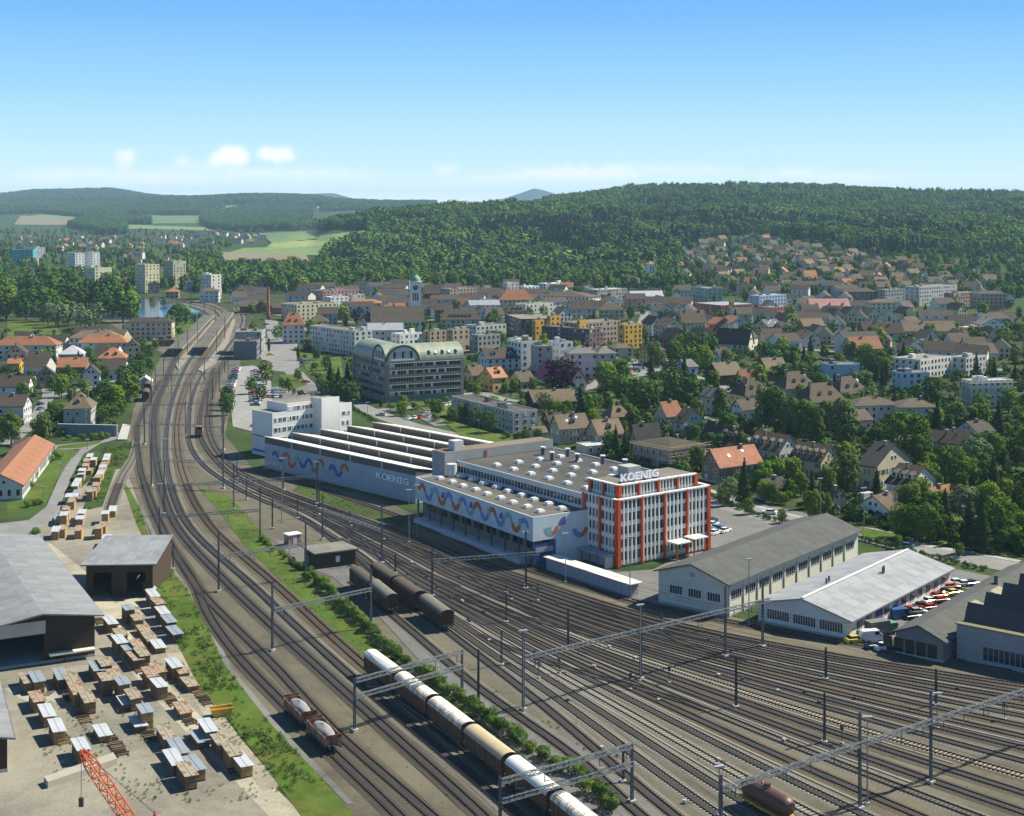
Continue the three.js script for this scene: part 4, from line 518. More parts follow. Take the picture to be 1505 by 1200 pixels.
// ---------------------------------------------------------------- the factory with the mural
const font = await new FontLoader().loadAsync('fonts/droid/droid_sans_bold.typeface.json');
function letters(parent, text, size, width, m, depth = .25) { // each letter its own part; spread over the given width
  const gs = [...text].map((ch) => { const g = new TextGeometry(ch, { font, size, depth, curveSegments: 6 }); g.computeBoundingBox(); return g; });
  const ws = gs.map((g) => g.boundingBox.max.x - g.boundingBox.min.x), sum = ws.reduce((a, b) => a + b, 0), k = (width * .93) / sum, gap = width * .07 / (ws.length - 1); let x = 0;
  gs.forEach((g, i) => { g.translate(-g.boundingBox.min.x, 0, 0); g.scale(k, 1, 1); const o = obj('letter', g, m, parent); o.position.x = x; x += ws[i] * k + gap; });
}
const BLUEW = M(.44, .50, .54, T.corr), PAINTW = M(.64, .71, .75, T.corr, .7), REDO = M(.62, .075, .012, T.soft, .6), METD = M(.12, .10, .075, T.corr, .7);
const CA = M(.05, .10, .34, null, .7), CB = M(.20, .40, .42, null, .7), CC = M(.50, .12, .03, null, .7), CD = M(.14, .24, .50, null, .7);
function arc(parent, x, y, z, ry, r0, r1, a0, a1, m) { const o = obj('mural_arc', new THREE.RingGeometry(r0, r1, 14, 1, a0, a1), m, parent); o.position.set(x, y, z); o.rotation.y = ry; return o; }
// sawtooth hall
{
  const t = thing('sawtooth_hall', 'long white factory hall with sawtooth roof and coloured wave mural', 'factory hall', V(-27.3, 0, -401), 43.6 * Math.PI / 180), L = 76, D = 55, h = 7.9;
  keep(V(-40, 0, -430), 30); keep(V(-65, 0, -460), 28); keep(V(-20, 0, -425), 26);
  const wb = new MB().box(0, D, 0, h, -L, 0, false); obj('wall', wb, BLUEW, t);
  for (let k = 0; k < 5; k++) {
    const x = k * 11, cl = new MB(), r = new MB(), q = 2.2; const x1 = x + 11 - .3;
    cl.quad(V(x + .02, h + .02, -L), V(x + .02, h + .02, 0), V(x + .02, h + q, 0), V(x + .02, h + q, -L));
    for (const z of [0, -L]) cl.tri(V(x + .02, h + .02, z), V(x1, h + .02, z), V(x + .02, h + q, z));
    obj('sawtooth_front', cl, METD, t); r.quad(V(x - .25, h + q + .06, .3), V(x - .25, h + q + .06, -L - .3), V(x1, h + .06, -L - .3), V(x1, h + .06, .3)); r.quad(V(x - .25, h + q - .2, .3), V(x - .25, h + q - .2, -L - .3), V(x - .25, h + q + .06, -L - .3), V(x - .25, h + q + .06, .3)); obj('sawtooth_roof', r, M(.70, .66, .58, T.stain), t);
    for (let j = 1; j < 5; j++) obj('downpipe', boxGeo(.22, q - .3, .3), FRAME, t).position.set(x - .1, h + q / 2, -L * j / 5);
  }
  for (let k = 0; k < 13; k++) { // the wave: half rings, alternately up and down
    const z = -L + 6 + k * 3.05, up = k % 2 === 0, y = 4.4 + .35 * Math.sin(k * 1.7), rO = 1.85 + .5 * NZ[k], rI = rO - 1.15, c = [CA, CC, CB, CA, CC][(k * 3) % 5];
    arc(t, -.05 - .004 * (k % 3), y, z, -Math.PI / 2, rI, rO, up ? 0 : Math.PI, Math.PI, c);
    if (k % 3 === 1) arc(t, -.07, y - (up ? -.2 : .2), z + .6, -Math.PI / 2, .1, .95, up ? Math.PI / 2 : Math.PI * 1.5, Math.PI * .5, k % 2 ? CC : CA);
  }
  const s = new THREE.Group(); s.name = 'lettering'; s.position.set(-.3, 4.9, -17.5); s.rotation.y = -Math.PI / 2; t.add(s); letters(s, 'KOENIG', 1.9, 15, M(.90, .90, .88, null, .6));
  obj('plinth', new MB().box(-.08, .3, 0, .7, -L, 0), WALL.grey, t);
}
// front hall with the loading bay
{
  const th = 32.5 * Math.PI / 180, t = thing('loading_hall', 'flat roofed factory hall with wave mural above a dark loading bay', 'factory hall', V(4.9, 0, -330), th), L = 57, R = 17, h = 11.9, y1 = 6.2;
  for (const k of [.1, .35, .6, .9]) keep(V(8, 0, -L * k).applyAxisAngle(V(0, 1, 0), th).add(t.position), 10);
  const wb = new MB(); wb.box(0, R, y1, h - .3, -L, 0, true); wb.box(6.5, R, 0, y1 - .002, -L, 0, false); for (const [a, b, c, d] of [[0, R, -.3, 0], [0, R, -L, -L + .3], [0, .3, -L + .3, -.3], [R - .3, R, -L + .3, -.3]]) wb.box(a, b, h - .3, h, c, d); obj('wall', wb, PAINTW, t);
  obj('roof', new MB().quad(V(.3, h - .28, -.3), V(R - .3, h - .28, -.3), V(R - .3, h - .28, -L + .3), V(.3, h - .28, -L + .3)), M(.125, .112, .09, T.earth), t);
  obj('bay_wall', new MB().box(2.2, 2.4, 0, y1 - .003, -L, -.2), M(.24, .21, .17, T.corr), t);
  for (let k = 0; k < 9; k++) obj('dark_bay_pane', boxGeo(.08, 1.6, 4.2), GLASS, t).position.set(2.15, 4.3, -4 - k * 6);
  for (let k = 0; k <= 9; k++) obj('bay_column', boxGeo(.35, y1 - .01, .35), STEEL, t).position.set(.35, y1 / 2 - .01, -.4 - k * 6.2);
  obj('loading_platform', new MB().box(-1.2, 2.0, 0, 1.4, -L + 1, -4), M(.6, .62, .66, T.stain), t);
  const gate = obj('gate', new MB().box(.3, 6.3, 0, y1 - .6, -.35, -.15), M(.03, .07, .22, T.corr, .6), t); obj('gate_panel', new MB().box(.8, 5.8, 3.4, 4.6, -.14, -.08), M(.30, .34, .40, null, .5), gate);
  for (let j = 0; j < 9; j++) for (let k = 0; k < 2; k++) { const s = obj('skylight', new MB().box(-.95, .95, -.3, .22, -.95, .95).box(-.7, .7, .222, .5, -.7, .7), M(.78, .78, .75, null, .4), t); s.position.set(5 + k * 6.2 + (j % 2) * .3, h, -4.5 - j * 6); }
  for (let k = 0; k < 15; k++) { const z = -L + 3.5 + k * 3.55, up = k % 2 === 0, y = 9.0, c = [CC, CD, CB, CC, CD][k % 5]; arc(t, -.05 - .004 * (k % 3), y, z, -Math.PI / 2, .85, 2.1, up ? 0 : Math.PI, Math.PI, c); if (k % 2) arc(t, -.08, y, z + 1.2, -Math.PI / 2, .1, 1.6, k % 4 === 1 ? 0 : Math.PI * .5, Math.PI * .5, k % 4 === 1 ? CB : CA); }
  arc(t, 5.2, 9.0, .05, 0, .1, 2, Math.PI, Math.PI * .5, CB); arc(t, 5.2, 9.0, .058, 0, 1.1, 2, Math.PI * 1.5, Math.PI * .5, CC); arc(t, 9.2, 9.1, .05, 0, .9, 2, Math.PI * .5, Math.PI * .5, CA); arc(t, 9.2, 9.1, .058, 0, .2, .9, Math.PI * .5, Math.PI * .5, CC); arc(t, 13.4, 7.8, .05, 0, .9, 2.3, Math.PI, Math.PI * .55, CD); arc(t, 13.4, 7.8, .058, 0, 1.2, 2.3, Math.PI * 1.55, Math.PI * .45, CC);
}
// rear hall with the roof domes
{
  const th = 36 * Math.PI / 180, t = thing('rear_hall', 'taller flat factory hall with rows of white dome skylights', 'factory hall', V(17.8, 0, -339.4), th), L = 56, R = 34, h = 15.3;
  for (const k of [.1, .35, .6, .9]) for (const x of [9, 26]) keep(V(x, 0, -L * k).applyAxisAngle(V(0, 1, 0), th).add(t.position), 11);
  const wb = new MB().box(0, R, 0, h - .3, -L, 0, false); for (const [a, b, c, d] of [[0, R, -.3, 0], [0, R, -L, -L + .3], [0, .3, -L + .3, -.3], [R - .3, R, -L + .3, -.3]]) wb.box(a, b, h - .3, h, c, d); obj('wall', wb, M(.56, .60, .64, T.stain), t);
  obj('roof', new MB().quad(V(.3, h - .28, -.3), V(R - .3, h - .28, -.3), V(R - .3, h - .28, -L + .3), V(.3, h - .28, -L + .3)), M(.085, .08, .07, T.earth), t);
  for (let k = 0; k < 40; k++) obj('clerestory_window', boxGeo(.1, 1.5, .95), GLASS, t).position.set(-.03, 13.2, -1.2 - k * 1.37);
  for (let j = 0; j < 6; j++) for (let k = 0; k < 4; k++) { const s = obj('skylight', new MB().box(-.95, .95, -.3, .22, -.95, .95).box(-.7, .7, .222, .5, -.7, .7), M(.78, .78, .75, null, .4), t); s.position.set(5 + k * 7.2, h, -6 - j * 7.6); }
  for (const [x, z] of [[25, -50], [29, -44], [26, -36], [30, -30], [31, -22], [22, -42]]) { const v = obj('roof_vent', new THREE.CylinderGeometry(.55, .55, 2, 10).translate(0, 1, 0), M(.06, .08, .14, null, .5), t); v.position.set(x, h - .28, z); obj('vent_cap', new THREE.CylinderGeometry(.75, .75, .3, 10), FRAME, v).position.y = 2.15; }
  const tw = obj('stair_block', new MB().box(-4, R - 1, 0, h + 2.4, -L - 6, -L + .3, false), M(.36, .36, .35, T.stain), t); obj('stair_roof', new MB().quad(V(-4, h + 2.42, -L + .3), V(R - 1, h + 2.42, -L + .3), V(R - 1, h + 2.42, -L - 6), V(-4, h + 2.42, -L - 6)), M(.21, .16, .11, T.earth), tw); obj('lift_house', new MB().box(0, 3, h + 2.43, h + 5, -L - 4, -L - 1), WALL.lgrey, tw); obj('pipe', new THREE.CylinderGeometry(1.4, 1.4, 3.2, 14).translate(-3, 13.4, -L + 2.2), WALL.lgrey, tw); obj('door', new MB().box(9, 10, h + .2, h + 1.9, -L + .3, -L + .38), M(.30, .08, .03), tw);
}
// office block with the orange pilasters
{
  const th = 36 * Math.PI / 180, t = thing('office_block', 'white office block with vertical fins and orange red pilasters', 'office building', G(907.8, 835.6), th), R = 29, L = 12.2, fh = 3.0, y0 = .6, h = 15.6, WF = M(.84, .83, .78, T.soft, .7);
  keep(V(14, 0, -6).applyAxisAngle(V(0, 1, 0), th).add(t.position), 14); keep(V(4, 0, -6).applyAxisAngle(V(0, 1, 0), th).add(t.position), 9); keep(V(24, 0, -6).applyAxisAngle(V(0, 1, 0), th).add(t.position), 9);
  obj('core', new MB().box(.3, R - .3, 0, h - .4, -L + .3, -.3, false), M(.5, .5, .48, T.stain), t); obj('roof', new MB().box(0, R, h - .4, h - .1, -L, 0), M(.24, .22, .18, T.earth), t);
  const face = (len, nb, per, F0, yb, n, top) => { // F0 places a part: a along the face, y, out
    for (let f = 0; f < n; f++) { const y = yb + f * fh; obj('spandrel', boxGeo(len - .3, 1.05, .2), WF, t).position.copy(F0.p(len / 2, y + .5, .0)); t.children[t.children.length - 1].rotation.y = F0.r; }
    for (let b = 0; b < nb; b++) { const w = len / nb, ws = (w - 1) / per; for (let k = 0; k < per; k++) { const a = b * w + .5 + ws * (k + .5); for (let f = 0; f < n; f++) { const y = yb + f * fh; const g = obj('window', boxGeo(ws - .34, fh - 1.15, .1), rnd() < .12 ? M(.25, .26, .27, null, .4) : GLASS, t); g.position.copy(F0.p(a, y + 1.02 + (fh - 1.05) / 2, -.06)); g.rotation.y = F0.r; } const fin = obj('fin', boxGeo(.30, n * fh, .42), WF, t); fin.position.copy(F0.p(a - ws / 2 + (k ? 0 : .12), yb + n * fh / 2, .14)); fin.rotation.y = F0.r; } }
    for (let b = 0; b <= nb; b++) { const p = obj('pilaster', boxGeo(b % nb ? .55 : .95, n * fh + .7, .75), REDO, t); p.position.copy(F0.p(clamp(b * len / nb, .1, len - .1), yb + n * fh / 2, .2)); p.rotation.y = F0.r; }
    obj('coping', boxGeo(len + .4, .35, .9), WF, t).position.copy(F0.p(len / 2, yb + n * fh + .3, .1)); t.children[t.children.length - 1].rotation.y = F0.r;
  };
  const front = (dx, dz) => ({ r: 0, p: (a, y, o) => V(a + dx, y, dz + o) }), left = (dx, dz) => ({ r: -Math.PI / 2, p: (a, y, o) => V(dx - o, y, -a + dz) }), right = (dx) => ({ r: Math.PI / 2, p: (a, y, o) => V(dx + o, y, -a) });
  face(R, 4, 5, front(0, 0), y0, 5); face(L, 2, 4, left(0, 0), y0, 5); face(L, 2, 4, right(R), y0, 5);
  obj('top_core', new MB().box(1.9, R - 3.2, h - .1, h + 2.8, -L + .8, -1.9, false), M(.5, .5, .48, T.stain), t); obj('top_roof', new MB().box(1.2, R - 2.4, h + 3.1, h + 3.3, -L + .5, -1.2), M(.19, .17, .135, T.earth), t);
  face(R - 4.4, 4, 5, front(1.6, -1.6), h, 1); face(L - 2, 2, 4, left(1.6, -1.6), h, 1);
  obj('lift_house', new MB().box(9.5, 13.5, h + 3.31, h + 5.8, -L + 1, -L + 5), WALL.grey, t);
  const cn = obj('entrance_canopy', new MB().box(15, 19.5, 4.1, 4.4, .6, 4.2), M(.85, .83, .78, null, .6), t); obj('canopy_wing', new MB().box(20.5, 25, 4.5, 4.8, .6, 4.2), M(.85, .83, .78, null, .6), cn); for (const x of [15.4, 19, 21, 24.6]) obj('canopy_post', boxGeo(.25, 4, .25), REDO, cn).position.set(x, 2.05, 3.6);
  obj('carport_back', new MB().box(-1.1, -.9, 0, 3, -L, -.5), WALL.lgrey, t); for (let k = 0; k < 5; k++) obj('carport_post', boxGeo(.16, 3, .16), STEEL, t).position.set(-3.4, 1.5, -.6 - k * (L - 1) / 4); obj('end_screen', new MB().box(-3.4, -1.12, .2, 2.8, -.6, -.5), M(.62, .64, .66, T.corr), t); obj('annex_roof', new MB().box(-3.7, -.75, 3.002, 3.3, -L - .3, -.2), M(.42, .43, .44, T.stain), t);
  const sg = thing('rooftop_sign', 'row of large white letters standing on the office roof', 'sign', V(3, h + 3.3, -2.6).applyAxisAngle(V(0, 1, 0), th).add(t.position), th); letters(sg, 'KOENIG', 1.75, 12, M(.82, .84, .86, null, .5)); for (const o of sg.children) o.position.y = .5; obj('sign_rail', new MB().box(-.3, 12.3, .3, .5, -.1, .1), STEEL, sg); for (const x of [.5, 4, 8, 11.5]) obj('support', boxGeo(.14, 1, 1.4), STEEL, sg).position.set(x, .0, -.4);
}
// painted white office behind the sawtooth hall
{
  const t = thing('white_office_block', 'white four-storey office block with a blank stair tower and banded end wall', 'office building', G(400, 673.6), 44 * Math.PI / 180), wm = WALL.white; keep(V(14, 0, -5).applyAxisAngle(V(0, 1, 0), .77).add(t.position), 16);
  const blk = (x0, x1, z0, z1, h) => { obj('wall', new MB().box(x0, x1, 0, h, z0, z1, false).box(x0, x1, h, h + .4, z1 - .3, z1).box(x0, x0 + .3, h, h + .4, z0, z1 - .3), wm, t); obj('roof', new MB().quad(V(x0 + .3, h + .02, z1 - .3), V(x1, h + .02, z1 - .3), V(x1, h + .02, z0), V(x0 + .3, h + .02, z0)), M(.24, .21, .17, T.earth), t); };
  blk(0, 6, -12, 0, 14.6); blk(6.004, 26, -12, 0, 17.2); blk(17, 24.5, -2, 4.5, 18.4); blk(26.004, 31, -10, 3, 15.6);
  const win = (x, y, z, f) => { const m = obj('window', boxGeo(1.35, 1.5, .14), FRAME, t); m.position.set(x, y, z + .02); for (const s of [-.32, .32]) obj('pane', boxGeo(.52, 1.3, .05), rnd() < .2 ? BLIND : GLASS, m).position.set(s, 0, .06); };
  for (let f = 0; f < 4; f++) { for (let k = 0; k < 3; k++) win(1.4 + k * 1.75, 2.6 + f * 3.3, 0); for (let k = 0; k < 6; k++) win(7 + k * 1.75, 2.6 + f * 3.3, 0); for (let k = 0; k < 2; k++) win(27.4 + k * 2, 2.6 + f * 3.3, 3); } for (let k = 0; k < 6; k++) win(7 + k * 1.75, 15.8, 0);
  obj('red_band', new MB().box(-.05, -.004, 6.4, 6.8, -11.5, -.5), M(.45, .03, .02), t); obj('blue_band', new MB().box(-.05, -.004, 1.2, 2, -11.5, -.5), M(.06, .18, .50), t);
}
// office building with crossing barrel roofs
{
  const th = 27 * Math.PI / 180, C = G(567.8, 592.8), d = -C.z, f = (p) => (p - CX) / F, v = [Math.cos(th), Math.sin(th)], u = [-Math.sin(th), Math.cos(th)];
  const L = (f(519.5) * d - C.x) / (u[0] - f(519.5) * u[1]), R = (f(680) * d - C.x) / (v[0] - f(680) * v[1]), h = 17.6;
  const t = thing('barrel_roofed_building', 'brown grey office building under crossing green copper barrel roofs', 'office building', C, th); keep(V(R / 2, 0, -L / 2).applyAxisAngle(V(0, 1, 0), th).add(C), Math.hypot(R, L) * .45);
  const wm = M(.27, .25, .215, T.stain); obj('wall', new MB().box(0, R, 0, h, -L, 0, false), wm, t); obj('roof', new MB().box(6, R - 6, h, h + .3, -L + 1, -6), M(.2, .17, .14, T.earth), t);
  const S2 = 15, rise = 6.6, cop = M(.37, .38, .31, T.patina, .45), N = 18;
  const bar = (len, ax) => { const m = new MB(); for (let k = 0; k < N; k++) { const a = Math.PI * k / N, b = Math.PI * (k + 1) / N, P = (q, l) => { const w = S2 / 2 - Math.cos(q) * (S2 / 2 + .3), y = h + Math.sin(q) * rise; return ax ? V(w, y, -l) : V(l, y, -w); }; m.quad(P(a, -.5), P(b, -.5), P(b, len), P(a, len)); } return m; };
  obj('barrel_roof', bar(R + .5, 0), cop, t); obj('barrel_roof', bar(L, 1), cop, t);
  const end = (ax) => { const m = new MB(), pts = []; for (let k = 0; k <= N; k++) { const q = Math.PI * k / N, w = S2 / 2 - Math.cos(q) * (S2 / 2 - .5), y = h + Math.sin(q) * (rise - .5); pts.push(ax ? V(w, y, .2) : V(-.2, y, -w)); } m.poly(pts); return m; };
  for (const ax of [0, 1]) { const e = obj('arch_wall', end(ax), WALL.lgrey, t); const rim = new MB(); for (let k = 0; k < N; k++) { const P = (q, r) => { const w = S2 / 2 - Math.cos(q) * (S2 / 2 + r), y = h + Math.sin(q) * (rise + r); return ax ? V(w, y, .55) : V(-.55, y, -w); }; const a = Math.PI * k / N, b = Math.PI * (k + 1) / N; rim.quad(P(a, .35), P(b, .35), P(b, -.6), P(a, -.6)); } obj('arch_rim', rim, M(.07, .075, .06), e); for (let k = 0; k < 7; k++) { const a = 3.6 + k * 1.3, wn = obj('arch_window', boxGeo(1, 3, .1), k % 3 ? M(.3, .34, .38, null, .3) : GLASS, e); wn.position.set(ax ? a : -.28, h + 2.6, ax ? .28 : -a); wn.rotation.y = ax ? 0 : -Math.PI / 2; } obj('arch_band', new MB().box(ax ? 2 : -.5, ax ? S2 - 2 : -.22, h + .2, h + .8, ax ? .22 : -S2 + 2, ax ? .5 : -2), FRAME, e); }
  for (let k = 0; k < 5; k++) { const s = obj('roof_window', boxGeo(1.2, 1.6, .2), k % 2 ? M(.6, .66, .7, null, .2) : GLASS, t); s.position.set(R * .5 + k * 3.2 + 2, h + 3.2, -.62); s.rotation.x = -.75; }
  for (let fl = 0; fl < 5; fl++) { const y = 3.2 + fl * 3.05; obj('sun_ledge', new MB().box(1, R - 1, y + 1.25, y + 1.42, .02, .7), M(.62, .58, .48, T.soft), t); for (let k = 0; k < 26; k++) { const x = 2 + k * (R - 4) / 25; if (k === 12) continue; const w = obj('window', boxGeo((R - 4) / 25 - .3, 1.5, .1), rnd() < .22 ? M(.55, .56, .54, null, .6) : GLASS, t); w.position.set(x, y + .4, .02); } for (let k = 0; k < 13; k++) { const z = -2 - k * (L - 4) / 12, w = obj('window', boxGeo(.1, 1.4, (L - 4) / 12 - .5), rnd() < .2 ? M(.3, .32, .32, null, .5) : GLASS, t); w.position.set(-.02, y + .4, z); } }
  for (const x of [.4, R * .36, R - .4]) obj('pier', boxGeo(1.4, h, .5), M(.26, .235, .21, T.stain), t).position.set(x, h / 2, .2); for (const z of [-.6, -L * .45, -L + .4]) obj('pier', boxGeo(.5, h, 1.4), M(.26, .235, .21, T.stain), t).position.set(-.2, h / 2, z);
  for (let k = 0; k < 16; k++) obj('ground_pane', boxGeo((R - 4) / 16 - .2, 2.4, .1), M(.13, .18, .17, null, .25), t).position.set(2 + (k + .5) * (R - 4) / 16, 1.4, .03);
}
// churches
{
  const C = G(545, 472, 8); C.y = 0; const t = thing('church', 'large church with brown nave roof, apse and green domed clock tower', 'church', C, .08), d = -C.z, R = (622 - 545) / F * d, L = 17, h = 8, rise = 9; keep(V(C.x + R / 2, 0, C.z - 8), 20);
  obj('nave_wall', new MB().box(0, R, 0, h, -L, 0, false).tri(V(0, h, 0), V(0, h, -L), V(0, h + rise - .1, -L / 2)).tri(V(R, h, 0), V(R, h, -L), V(R, h + rise - .1, -L / 2)), WALL.white, t);
  obj('nave_roof', new MB().quad(V(-.4, h - .3, .7), V(R + .4, h - .3, .7), V(R + .4, h + rise, -L / 2), V(-.4, h + rise, -L / 2)).quad(V(-.4, h - .3, -L - .7), V(R + .4, h - .3, -L - .7), V(R + .4, h + rise, -L / 2), V(-.4, h + rise, -L / 2)), ROOF.brown, t);
  for (let k = 0; k < 13; k++) obj('window', boxGeo(1.2, 1.8, .12), GLASS, t).position.set(1.6 + k * (R - 2.5) / 12, 5.8, .03);
  obj('apse', new THREE.CylinderGeometry(7, 7, h - .6, 16, 1, true).translate(-2, h / 2 - .3, -L / 2), WALL.white, t); obj('apse_roof', new THREE.ConeGeometry(7.6, 6.4, 18, 1, true).translate(-2, h + 2.4, -L / 2), ROOF.brown, t); for (let k = 0; k < 5; k++) { const a = Math.PI * (.62 + k * .14); obj('apse_window', boxGeo(1, 1.6, .3), GLASS, t).position.set(-2 + Math.cos(a) * 7, 5.6, -L / 2 + Math.sin(a) * 7); }
  const tx = (611 - 545) / F * d, tz = -L - 6, w = 3.8, th = 32; const tw = obj('tower', new MB().box(tx - w, tx + w, 0, th, tz - w, tz + w), WALL.white, t); obj('cornice', new MB().box(tx - w - .5, tx + w + .5, th + .002, th + .7, tz - w - .5, tz + w + .5), WALL.white, tw);
  for (const y of [9, 15]) obj('slit', boxGeo(.8, 2.6, .2), GLASS, tw).position.set(tx, y, tz + w + .02); for (const s of [-1.4, 0, 1.4]) obj('louvre', boxGeo(.9, 5, .2), GLASS, tw).position.set(tx + s, 22.5, tz + w + .02);
  obj('clock_face', new THREE.CircleGeometry(1.7, 24), M(.03, .05, .12), tw).position.set(tx, 28.6, tz + w + .06); obj('clock_hands', new MB().box(tx - .1, tx + .1, 28.6, 30, tz + w + .09, tz + w + .12).box(tx, tx + 1, 28.5, 28.7, tz + w + .125, tz + w + .14), M(.7, .55, .1), tw);
  const dome = new THREE.LatheGeometry([[3.6, 0], [3.5, .8], [3.2, 2.2], [2.3, 3.2], [1.3, 4.0], [.7, 4.4], [.6, 5.2], [.8, 5.4], [.1, 7]].map(([a, b]) => new THREE.Vector2(a, b)), 12); obj('dome', dome.translate(tx, th + .7, tz), M(.20, .36, .24, T.patina, .6), tw); obj('cross', new MB().bar(V(tx, th + 9, tz), V(tx, th + 11.4, tz), .1).bar(V(tx - .7, th + 10.6, tz), V(tx + .7, th + 10.6, tz), .1), M(.5, .4, .1), tw);
  const c2 = GT(956, 418), t2 = thing('church_tower', 'slender white bell tower with a red pyramid cap', 'church tower', c2, .4); obj('shaft', new MB().box(-3.4, 3.4, 0, 21, -3.4, 3.4), WALL.white, t2); obj('cap', new THREE.ConeGeometry(5, 3, 4, 1, true).rotateY(Math.PI / 4).translate(0, 22.5, 0), ROOF.orange, t2); for (const s of [-1, 1]) obj('louvre', boxGeo(1, 8, .2), GLASS, t2).position.set(s * 1.4, 15, 3.42); keep(c2, 8);
  bld({ c: [917, 416], h: 6, L: 20, r: 952, th: 5, rt: 'hip', rise: 6, wall: 'cream', roof: 'tan', label: 'church hall with a broad tan hipped roof beside the bell tower', name: 'church_hall', cat: 'hall' });
}
// sheds beside the yard
bld({ c: [1069.5, 908], base: 0, h: 6.9, l: 968, r: 1261, th: 51, rt: 'gable', ax: 'x', rise: 2.6, wall: M(.74, .70, .58, T.stain), roof: 'eternit', label: 'long cream shed with a slate grey gabled roof', name: 'storage_shed', cat: 'shed', chim: 0, nowin: 1, ov: .8, go: .9 });
{ const t = scene.children[scene.children.length - 1]; for (let k = 0; k < 10; k++) { const m = obj('window', boxGeo(4.4, 2, .14), FRAME, t); m.position.set(3.4 + k * 5.9, 4.2, .02); for (let j = 0; j < 5; j++) obj('pane', boxGeo(.72, 1.7, .05), GLASS, m).position.set(-1.7 + j * .85, 0, .06); obj('buttress', boxGeo(.35, 6.3, .3), M(.70, .66, .55, T.stain), t).position.set(.5 + k * 5.9, 3.15, .14); } for (let k = 0; k < 3; k++) { const m = obj('window', boxGeo(3.2, 2, .14), FRAME, t); m.position.set(-.02, 3.6, -3.2 - k * 4.6); m.rotation.y = -Math.PI / 2; for (let j = 0; j < 5; j++) obj('pane', boxGeo(.5, 1.7, .05), GLASS, m).position.set(-1.25 + j * .62, 0, .06); } obj('vent', boxGeo(.1, .9, 1.2), WALL.grey, t).position.set(-.06, 7.4, -8.4); obj('gutter', boxGeo(61, .2, .2), STEEL, t).position.set(30.5, 6.35, .95); }
bld({ c: [1249.7, 943], base: 0, h: 4, l: 1114.6, r: 1397, th: 51, rt: 'gable', ax: 'x', rise: 2.4, wall: M(.80, .77, .68, T.stain), roof: M(.33, .335, .345, T.sheet), label: 'white workshop with a pale grey gabled roof beside parked cars', name: 'workshop', cat: 'shed', chim: 0, nowin: 1, ov: .8, go: .8 });
{ const t = scene.children[scene.children.length - 1]; for (let k = 0; k < 11; k++) { const m = obj('window', boxGeo(2.6, 1.9, .14), FRAME, t); m.position.set(4 + k * 4.2, 2.4, .02); for (let j = 0; j < 3; j++) obj('pane', boxGeo(.7, 1.6, .05), GLASS, m).position.set(-.82 + j * .82, 0, .06); } for (let k = 0; k < 3; k++) { const m = obj('window', boxGeo(5.2, 2.1, .14), FRAME, t); m.position.set(-.02, 2.2, -4 - k * 5.8); m.rotation.y = -Math.PI / 2; for (let j = 0; j < 9; j++) obj('pane', boxGeo(.42, 1.8, .05), GLASS, m).position.set(-2.2 + j * .55, 0, .06); } obj('gate', boxGeo(3.2, 3.2, .12), M(.05, .10, .25, T.corr), t).position.set(13, 1.62, .09); for (const [x, z] of [[14, -12], [16, -12.4], [30, -6.8], [31, -7]]) obj('vent_pipe', new THREE.CylinderGeometry(.22, .22, 1.6, 8), STEEL, t).position.set(x, 6.6, z); obj('ridge_cap', boxGeo(51, .12, .6), M(.72, .70, .64), t).position.set(25, 6.85, -10); }
bld({ c: [1386, 943], h: 4, l: 1317, R: 62, th: 51, rt: 'gable', ax: 'x', rise: 1.9, wall: M(.22, .22, .22, T.stain), roof: 'eternit', label: 'low dark shed with a slate roof behind the parked cars', name: 'low_shed', cat: 'shed', chim: 0, ov: .7, nowin: 1 });
{ const t = scene.children[scene.children.length - 1]; for (let k = 0; k < 5; k++) obj('dark_bay_pane', boxGeo(.1, 2.6, 1.8), GLASS, t).position.set(-.04, 1.7, -2 - k * 2.2); for (const [x, z] of [[20, -2.5], [33, -2.5]]) obj('roof_panel', new MB().quad(V(x, 4.95, -.8), V(x + 5, 4.95, -.8), V(x + 5, 5.75, -3.4), V(x, 5.75, -3.4)), M(.34, .30, .22, T.stain), t); obj('roof_vent', new THREE.CylinderGeometry(.4, .4, 2.4, 10), STEEL, t).position.set(38, 6.6, -4); }  // near-black panels paint the shade of open bays in the end wall
{ const t = thing('edge_factory', 'grey factory wall with dark sawtooth rooflights beside the low shed', 'factory', V(83, 0, -264), -40 * Math.PI / 180), L = 46, R = 46, h = 6.6; obj('wall', new MB().box(0, R, 0, h, -L, 0, false), M(.34, .35, .36, T.stain), t); obj('roof', new MB().quad(V(0, h, 0), V(R, h, 0), V(R, h, -L), V(0, h, -L)), ROOF.tar, t); obj('cornice', new MB().box(-.2, R, h + .002, h + .25, -1.6, .2), M(.20, .17, .09, T.stain), t); for (let k = 0; k < 4; k++) { const z = -2 - k * 9; obj('sawtooth', new MB().quad(V(.5, h, z), V(R, h, z), V(R, h + 3.4, z - 2), V(.5, h + 3.4, z - 2)).quad(V(.5, h + .02, z - 8), V(R, h + .02, z - 8), V(R, h + 3.4, z - 2), V(.5, h + 3.4, z - 2)).tri(V(.5, h, z), V(.5, h, z - 8), V(.5, h + 3.4, z - 2)), M(.065, .06, .055, T.corr, .6), t); } const wn = obj('window_band', boxGeo(16, 2.6, .1), M(.2, .26, .4), t); wn.position.set(13, 2.2, .02); for (let k = 0; k < 16; k++) obj('pane', boxGeo(.8, 2.3, .05), GLASS, wn).position.set(-7.5 + k, 0, .05); }
